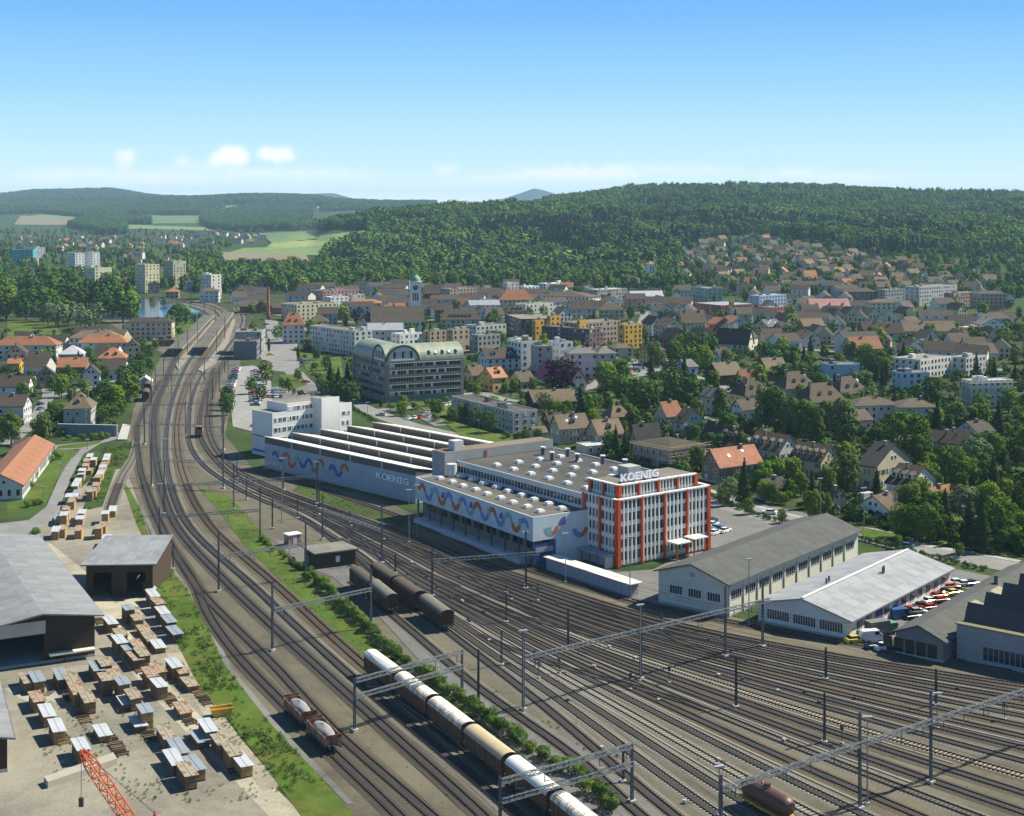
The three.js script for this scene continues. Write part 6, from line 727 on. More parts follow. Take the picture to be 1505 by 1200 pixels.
// ---------------------------------------------------------------- orange lattice crane
{
  const b = G(205, 1228, 3.2), a = G(119, 1103, 10.5), t = thing('mobile_crane', 'orange lattice boom crane standing in the lumber yard', 'crane', V(b.x, 0, b.z)), OR = M(.52, .085, .015, T.soft, .6), O = V(0, 3.2, 0), E = a.clone().sub(V(b.x, 0, b.z)), d = E.clone().sub(O), n = d.clone().normalize(), s = V(0, 0, 0).crossVectors(n, V(0, 1, 0)).normalize(), u = V(0, 0, 0).crossVectors(s, n), m = new MB(), K = 14;
  const c = (k, i, j) => { const q = k / K, w = .65 * Math.min(1, q * 5 + .3, (1 - q) * 4 + .35); return O.clone().addScaledVector(d, q).addScaledVector(s, i * w).addScaledVector(u, j * w); };
  for (let k = 0; k < K; k++) { for (const [i, j] of [[-1, -1], [1, -1], [1, 1], [-1, 1]]) m.bar(c(k, i, j), c(k + 1, i, j), .07); const f = k % 2 ? 1 : -1; for (const j of [-1, 1]) { m.bar(c(k, f, j), c(k + 1, -f, j), .045); m.bar(c(k, j, f), c(k + 1, j, -f), .045); m.bar(c(k, -1, j), c(k, 1, j), .04); } }
  obj('boom', m, OR, t); obj('chassis', new MB().box(-1.5, 4.5, .9, 2, -1.5, 1.5), M(.45, .08, .015), t); obj('cab', new MB().box(-1.4, .4, 2.002, 4.2, -1.4, -.1), OR, t); obj('engine_house', new MB().box(.8, 4.6, 2.002, 3.6, -1.4, 1.4), OR, t); for (const z of [-1.6, 1.6]) obj('crawler', new MB().box(-2.2, 4.4, 0, .95, z - .35, z + .35), STEELD, t);
  obj('cable', new MB().bar(E.clone(), V(2, 6, 0), .03).bar(E.clone().add(V(0, -.3, 0)), V(E.x, 4, E.z), .03), STEELD, t); obj('hook', new MB().box(E.x - .3, E.x + .3, 2.8, 4, E.z - .2, E.z + .2), STEELD, t); obj('gantry_frame', new MB().bar(V(1.2, 3.6, -1), V(2, 6.2, 0), .1).bar(V(3, 3.6, 1), V(2, 6.2, 0), .1), OR, t);
}
// ---------------------------------------------------------------- trees
function leafGeo(pts, size, outward, flip = .5) { // leaf clumps: bent quads round given points, facing roughly outward
  const P = [], N = [], C = [], U = [];
  pts.forEach((p, i) => {
    const o = outward[i], n = V(o.x + rr(-1, 1) * flip, o.y + rr(-1, 1) * flip + .15, o.z + rr(-1, 1) * flip).normalize(); let s = V(rr(-1, 1), rr(-1, 1), rr(-1, 1)).cross(n).normalize(), t = V(0, 0, 0).crossVectors(n, s); const k = size * rr(.6, 1.25), b = rr(.15, .35);
    const a = p.clone().addScaledVector(s, -k).addScaledVector(n, -b * k), c = p.clone().addScaledVector(t, k * .7), d = p.clone().addScaledVector(s, k).addScaledVector(n, -b * k), e = p.clone().addScaledVector(t, -k * .7), v = rr(.7, 1.2), w = rr(.85, 1.1);
    for (const q of [a, e, c, e, d, c]) { P.push(q.x, q.y, q.z); const nn = n.clone().multiplyScalar(.7).addScaledVector(o, .45).normalize(); N.push(nn.x, nn.y, nn.z); C.push(v * w, v, v * .9); U.push(q.x, q.y); }
  });
  const g = new THREE.BufferGeometry(); g.setAttribute('position', new THREE.Float32BufferAttribute(P, 3)); g.setAttribute('normal', new THREE.Float32BufferAttribute(N, 3)); g.setAttribute('color', new THREE.Float32BufferAttribute(C, 3)); g.setAttribute('uv', new THREE.Float32BufferAttribute(U, 2)); return g;
}
function crown(kind, n, size) { // unit tree of height 10
  const pts = [], out = [], lobes = [];
  if (kind === 'conifer') { while (pts.length < n) { const y = 1 + 9 * (1 - Math.sqrt(rnd())), r = (10 - y) * .27 * (.75 + .25 * Math.sin(y * 5)) + .08, a = rr(0, 6.283), q = r * Math.sqrt(rr(.45, 1)); pts.push(V(Math.cos(a) * q, y - q * .25, Math.sin(a) * q)); out.push(V(Math.cos(a), .35, Math.sin(a)).normalize()); } return leafGeo(pts, size, out, .5); }
  if (kind === 'poplar') { while (pts.length < n) { const y = rr(.8, 10), r = 1.25 * Math.sin(Math.PI * clamp((y - .3) / 10.2, 0, 1)) ** .6 * (.8 + .2 * fbm(y * 2, 3, 64)), a = rr(0, 6.283), q = r * Math.sqrt(rr(.5, 1)); pts.push(V(Math.cos(a) * q, y, Math.sin(a) * q)); out.push(V(Math.cos(a), .3, Math.sin(a)).normalize()); } return leafGeo(pts, size, out, .5); }
  const B = kind === 'bush', wide = kind === 'wide' ? 1.25 : kind === 'tall' ? .78 : 1, nl = B ? 7 : 26;
  for (let i = 0; i < nl; i++) { const y = B ? rr(2, 6) : 2.0 + 7.2 * ((i + rnd()) / nl), env = B ? 3.8 : 3.6 * wide * Math.sin(Math.PI * clamp((y - .5) / 10.2, 0, 1)) ** .7, a = i * 2.4 + rr(-.5, .5), q = env * rr(.35, .85), r = (B ? rr(2, 3.4) : rr(.95, 1.6) * Math.sqrt(wide)); lobes.push([V(Math.cos(a) * q, y, Math.sin(a) * q), r]); }
  if (!B) lobes.push([V(0, 5, 0), 2.5 * wide], [V(0, 7, 0), 1.8 * wide], [V(rr(-.5, .5), 8.6, rr(-.5, .5)), 1.25]);
  while (pts.length < n) { const [c, r] = pick(lobes), d = V(rr(-1, 1), rr(-1, 1), rr(-1, 1)); if (d.lengthSq() > 1 || d.lengthSq() < .01) continue; d.normalize(); if (d.y < -.5 && rnd() < .6) continue; const p = c.clone().addScaledVector(d, r * Math.cbrt(rr(.55, 1.1))); if (kind === 'tall') p.y -= Math.max(0, Math.hypot(p.x, p.z) - 1) * .35; if (p.y < .2) continue; let inside = 0; for (const [c2, r2] of lobes) if (p.distanceTo(c2) < r2 * .72) inside = 1; if (inside && rnd() < .85) continue; pts.push(p); out.push(d.clone().addScaledVector(p.clone().sub(V(0, 5, 0)).normalize(), .5).normalize()); }
  return leafGeo(pts, size, out);
}
const BARK = M(.075, .055, .04, T.plank);
function trunkGeo(kind) { const top = kind === 'conifer' || kind === 'poplar' ? 9 : 6.5, g = [new THREE.CylinderGeometry(.07, .26, top, 7).translate(0, top / 2, 0)]; if (kind !== 'conifer' && kind !== 'poplar') for (let k = 0; k < 5; k++) { const a = k * 1.3, L = 2.6; g.push(new THREE.CylinderGeometry(.03, .11, L, 5).translate(0, L / 2, 0).rotateX(.75).rotateY(a).translate(0, 2.4 + k * .7, 0)); } return mergeGeometries(g); }
const GREEN = (r, g, b) => M(r, g, b, null, 1, { vertexColors: true, specularIntensity: .12 });
const LEAF = { round: [GREEN(0.090, 0.168, 0.018), GREEN(0.060, 0.132, 0.017), GREEN(0.121, 0.196, 0.022), GREEN(0.076, 0.143, 0.026), GREEN(0.103, 0.168, 0.016)], wide: [GREEN(0.057, 0.121, 0.018), GREEN(0.078, 0.146, 0.019), GREEN(0.051, 0.106, 0.024)], tall: [GREEN(0.094, 0.146, 0.028), GREEN(0.069, 0.125, 0.025), GREEN(0.109, 0.162, 0.040)], conifer: [GREEN(0.023, 0.049, 0.017), GREEN(0.032, 0.065, 0.022), GREEN(0.034, 0.062, 0.032)], poplar: [GREEN(0.048, 0.103, 0.018), GREEN(0.057, 0.118, 0.020)], beech: [GREEN(0.025, 0.010, 0.009)], bush: [GREEN(0.081, 0.157, 0.018), GREEN(0.115, 0.185, 0.022), GREEN(0.057, 0.121, 0.016), GREEN(0.094, 0.146, 0.034)], silver: [GREEN(0.155, 0.202, 0.095)], lime: [GREEN(0.161, 0.241, 0.018), GREEN(0.138, 0.224, 0.022)] };
const shapeOf = { beech: 'wide', silver: 'wide', lime: 'round' };
const LOD = [[2600, .27], [1050, .40], [460, .58]], proto = new Map();
function crownOf(kind, lod, v) { const s = shapeOf[kind] || kind, key = s + lod + v; if (!proto.has(key)) { const f = s === 'conifer' ? .8 : s === 'bush' ? .45 : 1; proto.set(key, [crown(s, LOD[lod][0] * f, LOD[lod][1] * (s === 'bush' ? 1.5 : s === 'conifer' || s === 'poplar' ? .85 : 1)), proto.get('t' + s) ? null : trunkGeo(s)]); if (!proto.get('t' + s)) proto.set('t' + s, trunkGeo(s)); } return [proto.get(key)[0], proto.get('t' + s)]; }
const kindWord = { round: 'round green broadleaf tree', wide: 'broad spreading dark green tree', tall: 'tall loose birch like tree', conifer: 'dark pointed conifer', poplar: 'slender upright poplar', beech: 'dark purple copper beech', bush: 'rounded green bush', silver: 'silvery grey green willow', lime: 'bright yellow green tree' };
function tree(p, h, kind, where, extra) {
  const d = -p.z, lod = d < 520 ? 0 : d < 900 ? 1 : 2, bush = kind === 'bush', t = thing(bush ? 'garden_bush' : kind === 'conifer' ? 'conifer_tree' : kind === 'poplar' ? 'poplar_tree' : kind === 'tall' ? 'birch_tree' : kind === 'silver' ? 'willow_tree' : kind === 'beech' ? 'copper_beech' : kind === 'lime' ? 'linden_tree' : 'broadleaf_tree', `${kindWord[kind]} ${where}`, bush ? 'bush' : 'tree', p, rr(0, 6.28), `${bush ? 'bushe' : kindWord[kind].split(' ').pop().replace('beech', 'beeche')}s ${where}`);
  const [c, tr] = crownOf(kind, lod, Math.floor(rnd() * 3)), s = h / 10; t.scale.set(s * rr(.9, 1.15), s, s * rr(.9, 1.15)); obj(bush ? 'foliage' : 'crown', c, pick(LEAF[kind]), t); if (!bush) obj('trunk', tr, BARK, t); keep(p, h * .16);
}
// trees that can be made out one by one: [px, base y, height, kind]
const hand = {
  'among the gardens by the long street': [[1331, 683, 17.5, 'wide'], [1240, 660, 18, 'tall'], [1194, 655, 15, 'tall'], [1216, 640, 13, 'tall'], [1245, 728, 12.5, 'tall'], [1397, 722, 13, 'wide'], [1390, 792, 13, 'conifer'], [1443, 812, 15, 'conifer'], [1460, 735, 14, 'conifer'], [1425, 800, 13, 'conifer'], [1329, 793, 9, 'wide'], [1345, 795, 9, 'wide'], [1366, 797, 9.5, 'wide'], [1194, 748, 11, 'conifer'], [1196, 765, 8, 'round'], [1209, 762, 7, 'round'], [1309, 700, 9, 'conifer'], [1289, 726, 8, 'conifer'], [1378, 650, 15, 'conifer'], [1405, 640, 12, 'round'], [1434, 700, 12, 'silver'], [1456, 690, 12, 'round'], [1440, 640, 12, 'wide'], [1468, 650, 16, 'conifer'], [1160, 735, 6, 'round'], [1177, 730, 7, 'round'], [1150, 742, 5, 'bush'], [1094, 742, 13.5, 'conifer'], [1072, 738, 7, 'silver'], [1062, 745, 5.5, 'round'], [1100, 757, 4.5, 'round'], [1150, 770, 4, 'round'], [1048, 705, 9, 'conifer'], [1025, 693, 8, 'round'], [1124, 738, 6, 'lime'], [1135, 740, 6, 'round'], [1470, 800, 12, 'wide'], [1455, 770, 11, 'lime'], [1420, 770, 10, 'silver'], [1410, 820, 3.5, 'round'], [1320, 808, 3.5, 'round']],
  'between the factory roof and the village': [[1010, 607, 15, 'tall'], [990, 604, 16, 'tall'], [945, 606, 14, 'wide'], [960, 600, 12, 'tall'], [1058, 610, 11, 'tall'], [1125, 635, 17, 'tall'], [1140, 638, 18, 'tall'], [1165, 645, 15, 'tall'], [1180, 650, 15, 'round'], [889, 578, 14.5, 'lime'], [912, 572, 14, 'round'], [825, 580, 16, 'beech'], [853, 612, 14, 'conifer'], [868, 612, 9, 'round'], [800, 605, 8, 'silver'], [905, 672, 11, 'conifer'], [918, 678, 10, 'conifer'], [898, 668, 8, 'round'], [720, 637, 8, 'wide'], [700, 628, 7.5, 'wide'], [665, 622, 6.5, 'round'], [680, 618, 7, 'round'], [640, 612, 7, 'round'], [593, 606, 7, 'round'], [590, 612, 6, 'lime'], [760, 648, 4, 'bush'], [745, 645, 3.5, 'bush'], [640, 620, 4, 'bush'], [772, 652, 5, 'round'], [790, 648, 4.5, 'round'], [999, 645, 9, 'conifer'], [1022, 645, 8, 'conifer'], [978, 640, 6, 'silver'], [783, 577, 7, 'round'], [756, 577, 7, 'round'], [742, 579, 5, 'round'], [702, 572, 5, 'round'], [690, 572, 5, 'bush'], [930, 590, 8, 'round'], [850, 585, 5, 'round'], [880, 600, 6, 'round'], [895, 605, 6, 'round'], [815, 530, 10, 'conifer'], [845, 556, 6, 'round']],
  'in the park by the station car park': [[497, 585, 14, 'conifer'], [485, 575, 13, 'conifer'], [510, 580, 15, 'conifer'], [500, 598, 10, 'wide'], [515, 598, 11, 'wide'], [478, 585, 8, 'wide'], [470, 578, 7, 'round'], [333, 611, 8, 'wide'], [333, 595, 8, 'wide'], [334, 603, 7, 'wide'], [391, 566, 11, 'round'], [370, 580, 8, 'round'], [384, 590, 7, 'round'], [415, 573, 6, 'round'], [424, 575, 6, 'round'], [438, 530, 8, 'poplar'], [395, 518, 8, 'poplar'], [381, 520, 7, 'poplar'], [438, 560, 6, 'round'], [408, 500, 9, 'wide'], [450, 516, 7, 'wide'], [465, 530, 7, 'wide'], [480, 545, 8, 'round'], [372, 490, 8, 'round'], [385, 460, 10, 'round'], [370, 462, 9, 'round'], [505, 476, 14, 'lime'], [526, 478, 12, 'beech'], [456, 470, 9, 'round'], [690, 497, 8, 'lime'], [560, 598, 5, 'conifer'], [575, 604, 4, 'bush'], [610, 602, 4, 'bush'], [590, 602, 4, 'bush'], [630, 598, 4, 'bush'], [655, 594, 4, 'bush']],
  'around the houses west of the tracks': [[33, 596, 10, 'round'], [90, 585, 10, 'round'], [75, 578, 8, 'round'], [130, 600, 8, 'lime'], [155, 600, 11, 'wide'], [170, 605, 11, 'lime'], [185, 575, 12, 'wide'], [200, 562, 11, 'wide'], [190, 592, 12, 'round'], [165, 618, 7, 'round'], [150, 622, 7, 'wide'], [178, 610, 6, 'round'], [64, 655, 12, 'tall'], [16, 655, 12, 'tall'], [52, 655, 5, 'lime'], [70, 538, 9, 'conifer'], [62, 535, 8, 'conifer'], [205, 520, 9, 'wide'], [218, 530, 9, 'round'], [220, 545, 7, 'round'], [228, 515, 6, 'round'], [165, 515, 7, 'round'], [181, 495, 9, 'conifer'], [135, 535, 5, 'lime'], [45, 560, 5, 'round'], [62, 570, 5, 'round'], [58, 690, 3.5, 'bush'], [72, 680, 3, 'bush'], [50, 706, 3, 'bush'], [45, 718, 3, 'bush'], [84, 676, 4, 'bush'], [40, 746, 2.4, 'bush'], [50, 744, 2.4, 'bush'], [60, 742, 2.4, 'bush'], [52, 790, 3, 'bush'], [120, 647, 3, 'bush'], [135, 647, 3.5, 'bush'], [148, 646, 3.5, 'bush'], [158, 645, 3, 'bush'], [100, 647, 2.5, 'bush'], [130, 640, 2.5, 'bush']],
  'on the river bank by the tracks': [[258, 482, 17, 'round'], [272, 478, 14, 'round'], [248, 488, 12, 'round'], [246, 500, 10, 'lime'], [285, 476, 8, 'round'], [292, 470, 7, 'bush'], [275, 465, 6, 'bush'], [240, 450, 7, 'bush'], [224, 446, 7, 'bush'], [260, 455, 6, 'bush'], [300, 478, 6, 'bush'], [262, 492, 6, 'bush']],
};
for (const [w, l] of Object.entries(hand)) for (const [x, y, h, k] of l) tree(G(x, y), h, k, w);
const inPoly = (x, y, q) => { let c = false; for (let i = 0, j = q.length - 1; i < q.length; j = i++) if ((q[i][1] > y) !== (q[j][1] > y) && x < (q[j][0] - q[i][0]) * (y - q[i][1]) / (q[j][1] - q[i][1]) + q[i][0]) c = !c; return c; };
const nearTrack = (p, r) => trackPts.some((q) => Math.abs(q.x - p.x) < r && Math.abs(q.z - p.z) < r);
function fill(poly, n, kinds, h0, h1, where, clear = .2) { const xs = poly.map((q) => q[0]), ys = poly.map((q) => q[1]); let k = 0; for (let i = 0; i < n * 14 && k < n; i++) { const x = rr(Math.min(...xs), Math.max(...xs)), y = rr(Math.min(...ys), Math.max(...ys)); if (!inPoly(x, y, poly)) continue; const p = GT(x, y), h = rr(h0, h1); if (!p || !free(p.x, p.z, h * clear) || nearTrack(p, 9) || onRoad(p)) continue; tree(p, h, pick(kinds), where); k++; } }
fill([[-50, 424], [110, 418], [150, 428], [196, 446], [196, 478], [150, 476], [100, 474], [60, 478], [-50, 470]], 64, ['round', 'wide', 'wide', 'round', 'tall'], 17, 25, 'in the riverside wood', .1);
for (const x of [118, 126, 134, 142, 150, 158, 166, 174, 182, 188]) tree(G(x, 462 + rr(-4, 3)), rr(23, 27), 'poplar', 'in the riverside wood'); for (const [x, y] of [[70, 478], [85, 482], [100, 480], [112, 478], [140, 482], [125, 484]]) tree(G(x, y), rr(13, 17), 'silver', 'in front of the riverside wood');
// ---------------------------------------------------------------- far houses: the hillside suburb and the villages up the valley
{
  const mk = (wall, roof, w, l, h, rise, ax) => { const P = new MB().box(-w / 2, w / 2, -3, h, -l / 2, l / 2, false); if (ax) P.tri(V(-w / 2, h, l / 2), V(w / 2, h, l / 2), V(0, h + rise, l / 2)).tri(V(-w / 2, h, -l / 2), V(w / 2, h, -l / 2), V(0, h + rise, -l / 2)); else P.tri(V(-w / 2, h, l / 2), V(-w / 2, h, -l / 2), V(-w / 2, h + rise, 0)).tri(V(w / 2, h, l / 2), V(w / 2, h, -l / 2), V(w / 2, h + rise, 0)); const r = new MB(), o = .6; if (ax) for (const s of [-1, 1]) r.quad(V(s * (w / 2 + o), h - o * rise / w * 2 + .1, -l / 2 - .5), V(s * (w / 2 + o), h - o * rise / w * 2 + .1, l / 2 + .5), V(0, h + rise + .1, l / 2 + .5), V(0, h + rise + .1, -l / 2 - .5)); else for (const s of [-1, 1]) r.quad(V(-w / 2 - .5, h - o * rise / l * 2 + .1, s * (l / 2 + o)), V(w / 2 + .5, h - o * rise / l * 2 + .1, s * (l / 2 + o)), V(w / 2 + .5, h + rise + .1, 0), V(-w / 2 - .5, h + rise + .1, 0)); return [P.geo(), r.geo(), wall, roof, w, l, h]; };
  const V0 = [mk('white', 'brown', 11, 10, 5.5, 4.6, 1), mk('white', 'brown', 12, 10, 5, 4.4, 0), mk('cream', 'dbrown', 10, 11, 5.5, 4.6, 1), mk('white', 'orange', 12, 10, 5.5, 4.2, 0), mk('beige', 'tan', 13, 11, 5, 4.6, 0), mk('cream', 'red', 11, 10, 6, 4.4, 1), mk('white', 'dbrown', 16, 11, 7, 4, 0), mk('lgrey', 'dbrown', 22, 12, 9, 3, 0)];
  const nm = ['gable end', 'long eaves', 'gable end', 'long eaves', 'long eaves', 'gable end', 'wide front', 'plain front'];
  function far(p, i, where, nmk) { const [g, r, wl, rf, w, l, h] = V0[i], t = thing(nmk, `${wallWord[wl]} house with ${roofWord[rf]} roof and ${nm[i]} ${where}`, 'house', p, rr(-.5, .7), `houses ${where}`); obj('wall', g, vary(WALL[wl]), t); obj('roof', r, vary(ROOF[rf]), t); for (const x of [-.28, 0, .28]) for (const y of h > 6 ? [1.6, 4.6, 7.2] : [1.5, 4.2]) { if (y > h - 1) continue; obj('window', boxGeo(1.2, 1.4, .16), GLASS, t).position.set(x * w, y, l / 2 + .02); } keep(p, Math.max(w, l) * .5); }
  function village(poly, n, ids, where) { const xs = poly.map((q) => q[0]), ys = poly.map((q) => q[1]); let k = 0; for (let i = 0; i < n * 20 && k < n; i++) { const x = rr(Math.min(...xs), Math.max(...xs)), y = rr(Math.min(...ys), Math.max(...ys)); if (!inPoly(x, y, poly)) continue; const p = GT(x, y); if (!p || !free(p.x, p.z, 9)) continue; far(p, pick(ids), where, /hillside/.test(where) ? 'suburban_house' : /valley|river|hamlet/.test(where) ? 'valley_house' : 'village_house'); k++; } }
  village([[985, 412], [1000, 372], [1040, 358], [1110, 352], [1200, 366], [1300, 384], [1380, 400], [1470, 412], [1470, 432], [1280, 432], [1100, 428]], 190, [0, 1, 2, 4, 0, 1, 2, 4, 2, 1, 4, 3, 5], 'on the hillside below the woods');
  village([[930, 428], [1250, 430], [1480, 440], [1480, 540], [1180, 530], [960, 500]], 92, [0, 1, 2, 0, 6, 2, 1, 7, 6], 'between larger village roofs');
  village([[440, 428], [900, 426], [900, 470], [640, 475], [440, 470]], 56, [1, 6, 6, 7, 0, 7, 3], 'between the blocks of the centre');
  village([[12, 346], [150, 352], [330, 346], [420, 352], [420, 360], [300, 368], [160, 372], [12, 366]], 75, [0, 3, 5, 1, 6, 3], 'in the village up the valley'); village([[20, 372], [200, 378], [300, 390], [330, 430], [270, 432], [200, 420], [60, 410]], 24, [7, 6, 1, 4], 'among the trees beyond the river');
  village([[300, 427], [430, 424], [440, 440], [350, 446]], 10, [1, 4, 2], 'behind the brick chimney'); village([[12, 500], [190, 496], [200, 560], [90, 590], [12, 590]], 6, [4, 1], 'filling gaps west of the tracks'); village([[390, 303], [480, 300], [480, 306], [390, 308]], 8, [0, 3], 'in a far hamlet on the ridge');
}
fill([[900, 570], [1060, 575], [1200, 600], [1400, 590], [1540, 600], [1540, 845], [1330, 800], [1262, 770], [1160, 742], [1060, 720], [920, 690]], 130, ['round', 'round', 'bush', 'conifer', 'tall', 'lime', 'wide', 'bush'], 5, 11, 'in the gardens around the houses');
fill([[650, 560], [900, 545], [920, 680], [800, 640], [690, 600]], 26, ['round', 'bush', 'lime', 'bush'], 4, 7, 'in the gardens near the barrel roofed building');
fill([[900, 470], [1540, 480], [1540, 600], [1200, 600], [900, 560]], 95, ['round', 'wide', 'round', 'conifer', 'conifer', 'tall', 'lime'], 8, 14, 'between the roofs of the village');
fill([[440, 440], [900, 440], [900, 540], [700, 520], [440, 500]], 60, ['round', 'wide', 'round', 'lime', 'conifer'], 7, 12, 'between the blocks of the centre');
fill([[-40, 490], [215, 490], [205, 600], [150, 640], [-40, 640]], 46, ['round', 'wide', 'bush', 'conifer', 'lime'], 5, 9, 'in the gardens west of the tracks');
// hedge beside the service path
{ const c = smooth([[381, 797], [412, 818], [448, 845], [514, 903], [595, 978], [640, 1008], [690, 1044], [760, 1092], [850, 1152], [905, 1195]], 9); c.forEach((p, i) => { if (i % 2 && i < 20) return; tree(p.clone().add(V(rr(-.8, .8), 0, rr(-.8, .8))), i < 16 ? rr(1.6, 2.2) : rr(2, 3.2), 'bush', 'in the hedge along the service path'); }); }
for (const l of [[[1040, 728], [1110, 756], [1180, 776]], [[1262, 792], [1340, 812], [1440, 836]], [[1180, 778], [1262, 772]], [[480, 545], [505, 560]], [[505, 590], [535, 610], [560, 625]]]) smooth(l, 7).forEach((p) => tree(p.clone().add(V(rr(-.4, .4), 0, rr(-.4, .4) + 2)), rr(1.5, 2), 'bush', 'in the clipped hedge along the street'));
// ---------------------------------------------------------------- woods and undergrowth that nobody could count
function mass(name, label, geos, mats, list) { // list: [x, y, z, height, index, tint]
  geos.forEach((g, i) => { const l = list.filter((q) => q[4] === i); if (!l.length) return; const im = new THREE.InstancedMesh(g, mats[i], l.length), m = new THREE.Matrix4(), q = new THREE.Quaternion(); l.forEach(([x, y, z, h, , t], k) => { q.setFromAxisAngle(V(0, 1, 0), (k * 2.4) % 6.28); const s = h / 10; m.compose(V(x, y, z), q, V(s * (.95 + .3 * NZ[k % 999]), s, s * (.95 + .3 * NZ[k % 777]))); im.setMatrixAt(k, m); im.setColorAt(k, new THREE.Color(t * (.85 + .4 * NZ[k % 555]), t, t * (.8 + .5 * NZ[k % 333]))); }); im.name = numbered(name); im.castShadow = im.receiveShadow = true; im.userData = { label, category: 'vegetation', kind: 'stuff' }; scene.add(im); });
}
const FA = [crown('round', 230, .82), crown('conifer', 170, .75), crown('wide', 260, .85), crown('tall', 200, .8)], FM = [GREEN(.112, .195, .028), GREEN(.020, .048, .020), GREEN(.064, .138, .023), GREEN(.088, .152, .032)];
{
  const noForest = [[[318, 395], [330, 368], [395, 342], [455, 338], [545, 336], [540, 356], [485, 372], [460, 396]], [[970, 440], [985, 400], [1000, 366], [1040, 350], [1110, 344], [1210, 358], [1310, 378], [1390, 396], [1700, 405], [1700, 445]], [[1380, 296], [1425, 301], [1418, 310], [1384, 308]], [[1430, 290], [1480, 295], [1480, 303], [1432, 299]], [[815, 346], [880, 346], [880, 353], [815, 353]]];
  const list = [], ms = new Float32Array(1700).fill(-9);
  for (let d = 1700; d < 4400; d += Math.max(8, d * .0034)) { const st = Math.max(9, d * .0040); for (let px = 430; px < 1640; px += st / d * F) { const x = (px - CX) / F * d + rr(-4, 4), z = -d + rr(-4, 4), y = terr(x, z), [sx, sy] = pxOf(V(x, y, z)); if (noForest.some((q) => inPoly(sx, sy, q))) continue; if (sx < 480 && sy > 352) continue; if (d < 1850 && sx > 960) continue; const wob = 70 * Math.sin(x / 170) + 60 * (fbm(x / 120, 3, 256, 2) - .5); if (Math.abs(d - 2350 - wob) < 34 || Math.abs(d - 2950 - wob * 1.6) < 40 || Math.abs(d - 3500 + wob) < 36) continue; const b = clamp(Math.round(sx), 0, 1699), el = (y + 21 - CAMH) / d; if (el < ms[b] - .0005) continue; ms[b] = Math.max(ms[b], (y + 8 - CAMH) / d); const zone = fbm(x / 150 + 7, z / 230 + 3, 256, 3), con = clamp(sstep(.45, .58, zone) * .8 * (d > 2600 ? .5 : 1) + .04 + (d < 2330 && sx > 560 && sx < 1010 ? .45 : 0), 0, .92), q = rnd() < con, hue = fbm(x / 45 + 9, z / 45, 256, 2), pt = lerp(.55, 1.5, fbm(x / 110 + 31, z / 160 + 8, 256, 3)); list.push([x, y - 2, z, (q ? rr(17, 25) : rr(13, 24)) * lerp(.6, 1.35, fbm(x / 40, z / 40, 256, 2)) * rr(.85, 1.1), q ? 1 : hue > .5 ? 0 : rnd() < .25 ? 3 : 2, rr(.75, 1.25) * pt]); } }
  mass('forest', 'dense mixed forest covering the hills behind the town', FA, FM, list);
  const L2 = [], woods = [[[-80, 300], [130, 304], [280, 302], [330, 306], [310, 316], [180, 317], [140, 322], [60, 314], [-80, 318]], [[130, 322], [185, 318], [184, 345], [150, 346], [100, 334]], [[186, 322], [220, 322], [222, 330], [186, 330]], [[300, 318], [380, 304], [460, 304], [455, 330], [440, 338], [360, 342], [310, 336], [294, 328]], [[240, 292], [300, 286], [480, 286], [500, 294], [560, 298], [500, 306], [420, 300], [250, 302]], [[480, 296], [640, 296], [640, 306], [470, 312]], [[-80, 290], [60, 280], [150, 280], [240, 291], [240, 296], [-80, 298]]];
  for (let d = 3800; d < 9800; d *= 1.0042) for (let px = -60; px < 650; px += 2.6) { const x = ((px + rr(-1, 1)) - CX) / F * d, z = -d * (1 + rr(-.002, .002)), y = terr(x, z), [sx, sy] = pxOf(V(x, y, z)); if (!woods.some((q) => inPoly(sx, sy, q))) continue; L2.push([x, y, z, rr(17, 24) * (d > 6500 ? 1.3 : 1), rnd() < .4 ? 1 : 2, rr(.75, 1.15)]); }
  mass('distant_woods', 'far woods on the ridges up the valley', FA, FM, L2);
  const L3 = [], belts = [[[-60, 372, 300, 430], 420, 9, 16], [[-60, 340, 430, 372], 620, 7, 12], [[280, 378, 490, 432], 480, 9, 18], [[470, 388, 1000, 428], 800, 9, 17], [[980, 350, 1580, 440], 1500, 6, 12], [[430, 426, 900, 470], 100, 6, 10], [[330, 336, 450, 362], 60, 6, 10], [[930, 430, 1560, 540], 230, 6, 10]];
  for (const [[x0, y0, x1, y1], n, h0, h1] of belts) for (let k = 0; k < n; k++) { const p = GT(rr(x0, x1), rr(y0, y1)); if (!p || !free(p.x, p.z, 3) || nearTrack(p, 8)) continue; const [sx, sy] = pxOf(p); if (inPoly(sx, sy, noForest[0]) || (sx < 330 && sy > 432)) continue; L3.push([p.x, p.y, p.z, rr(h0, h1), pick([0, 0, 2, 3, 1]), rr(.8, 1.3)]); }
  mass('valley_woods', 'loose belts of trees between the far houses', FA, FM, L3);
}
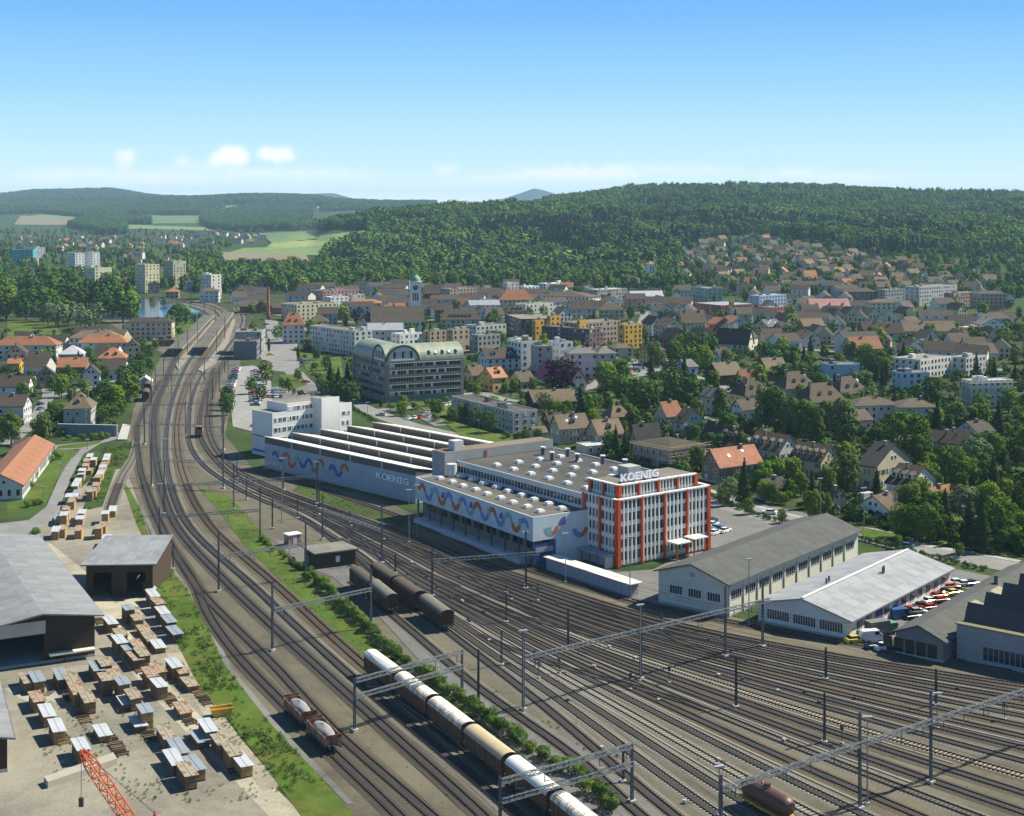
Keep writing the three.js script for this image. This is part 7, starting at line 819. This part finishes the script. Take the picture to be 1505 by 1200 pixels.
{ // garden greenery between the houses
  const L = [], G2 = [crown('bush', 60, 1.5), crown('round', 150, .8)], beds = [[[[640, 545], [900, 540], [930, 690], [800, 640], [690, 600]], 420], [[[900, 540], [1560, 540], [1560, 860], [1330, 800], [1262, 770], [1160, 742], [1060, 715], [920, 690]], 2600], [[[640, 470], [1560, 470], [1560, 560], [640, 560]], 1300], [[[-60, 485], [212, 490], [200, 600], [165, 640], [-60, 650]], 800], [[[430, 510], [520, 520], [530, 600], [430, 600]], 90]];
  for (const [q, n] of beds) { const xs = q.map((a) => a[0]), ys = q.map((a) => a[1]); for (let k = 0; k < n * 2; k++) { const x = rr(Math.min(...xs), Math.max(...xs)), y = rr(Math.min(...ys), Math.max(...ys)); if (!inPoly(x, y, q)) continue; const p = GT(x, y); if (!p || !free(p.x, p.z, .3) || nearTrack(p, 8) || onRoad(p)) continue; const c = fbm(p.x / 16 + 70, p.z / 16 + 200, 256, 3); if (rnd() > sstep(.3, .6, c)) continue; L.push([p.x, p.y, p.z, rr(1.2, 4.5) * (.5 + c), rnd() < .7 ? 0 : 1, rr(.7, 1.4)]); } }
  mass('garden_shrubs', 'hedges, shrubs and small fruit trees filling the gardens', G2, [GREEN(.052, .108, .018), GREEN(.046, .100, .018)], L);
}
{ // weeds and low scrub on the embankment and the grass strips
  const g = [crown('bush', 64, 1.0)], L = [], beds = [[[[176, 702], [204, 745], [222, 795], [240, 826], [276, 868], [306, 925], [331, 980], [362, 1020], [400, 1066], [505, 1182], [422, 1182], [372, 1105], [292, 1010], [262, 950], [240, 925], [228, 868], [214, 800]], 1500, .3, .95], [[[290, 716], [337, 730], [400, 800], [455, 846], [520, 912], [590, 978], [556, 990], [480, 925], [410, 852], [322, 752]], 700, .15, .4], [[[602, 990], [640, 1004], [735, 1088], [850, 1182], [800, 1182], [740, 1130], [640, 1040]], 600, .3, .8], [[[150, 660], [196, 648], [190, 672], [170, 690], [150, 745], [120, 752], [140, 700]], 350, .4, .9], [[[440, 712], [600, 768], [590, 776], [430, 722]], 160, .3, .6], [[[640, 996], [735, 1086], [846, 1176], [856, 1170], [745, 1080], [650, 992]], 120, .3, .6], [[[655, 984], [768, 1044], [856, 1102], [966, 1192], [972, 1188], [860, 1096], [772, 1038], [660, 980]], 160, .3, .6], [[[60, 860], [260, 950], [420, 1180], [60, 1180]], 260, .2, .5], [[[880, 545], [960, 560], [930, 600], [890, 590]], 120, .5, 1.2], [[[360, 700], [560, 775], [980, 915], [1475, 1005], [1475, 1190], [900, 1190], [560, 870], [440, 765]], 420, .12, .3], [[[205, 640], [300, 640], [360, 760], [640, 1020], [780, 1190], [520, 1190], [300, 900], [215, 720]], 200, .12, .3]];
  for (const [q, n, h0, h1] of beds) { const xs = q.map((a) => a[0]), ys = q.map((a) => a[1]); for (let k = 0; k < n * 4; k++) { const x = rr(Math.min(...xs), Math.max(...xs)), y = rr(Math.min(...ys), Math.max(...ys)); if (!inPoly(x, y, q)) continue; const p = G(x, y), c = fbm(p.x / 7 + 40, p.z / 7 + 300, 256, 3); if (rnd() > sstep(.35, .65, c)) continue; L.push([p.x, 0, p.z, rr(h0, h1) * (.6 + c), 0, rr(.8, 1.4)]); } }
  mass('undergrowth', 'low weeds and scrub on banks and grass strips', g, [GREEN(.085, .15, .034)], L);
}
// far blue ranges
for (const [pts, d] of [[[[-200, 296], [40, 292], [110, 290], [200, 293], [330, 289], [360, 286], [400, 284], [450, 285], [490, 284], [505, 288], [530, 295], [620, 297]], 13000], [[[700, 298], [740, 292], [765, 284], [785, 277], [800, 280], [820, 286], [870, 290], [1000, 292]], 13600]]) { const m = new MB(); for (let i = 0; i < pts.length - 1; i++) { const P = (q, f, dd) => V((q[0] - CX) / F * d, f ? CAMH + (HY - q[1]) / F * d : 0, -d + dd); m.quad(P(pts[i], 0, 300), P(pts[i + 1], 0, 300), P(pts[i + 1], 1, 0), P(pts[i], 1, 0)); m.quad(P(pts[i], 0, -300), P(pts[i + 1], 0, -300), P(pts[i + 1], 1, 0), P(pts[i], 1, 0)); } struct('mountain', m, M(.06, .09, .06, null, 1)); }
// ---------------------------------------------------------------- look-alikes share a group
{
  const by = new Map(); for (const o of scene.children) if (o.userData.label) { if (!by.has(o.userData.label)) by.set(o.userData.label, []); by.get(o.userData.label).push(o); }
  for (const [l, a] of by) if (a.length > 1) { const g = (a.find((o) => o.userData.group) || a[0]).userData.group || l.split(' ').slice(-7).join(' '); for (const o of a) o.userData.group = g; }
}
renderer.render(scene, camera);
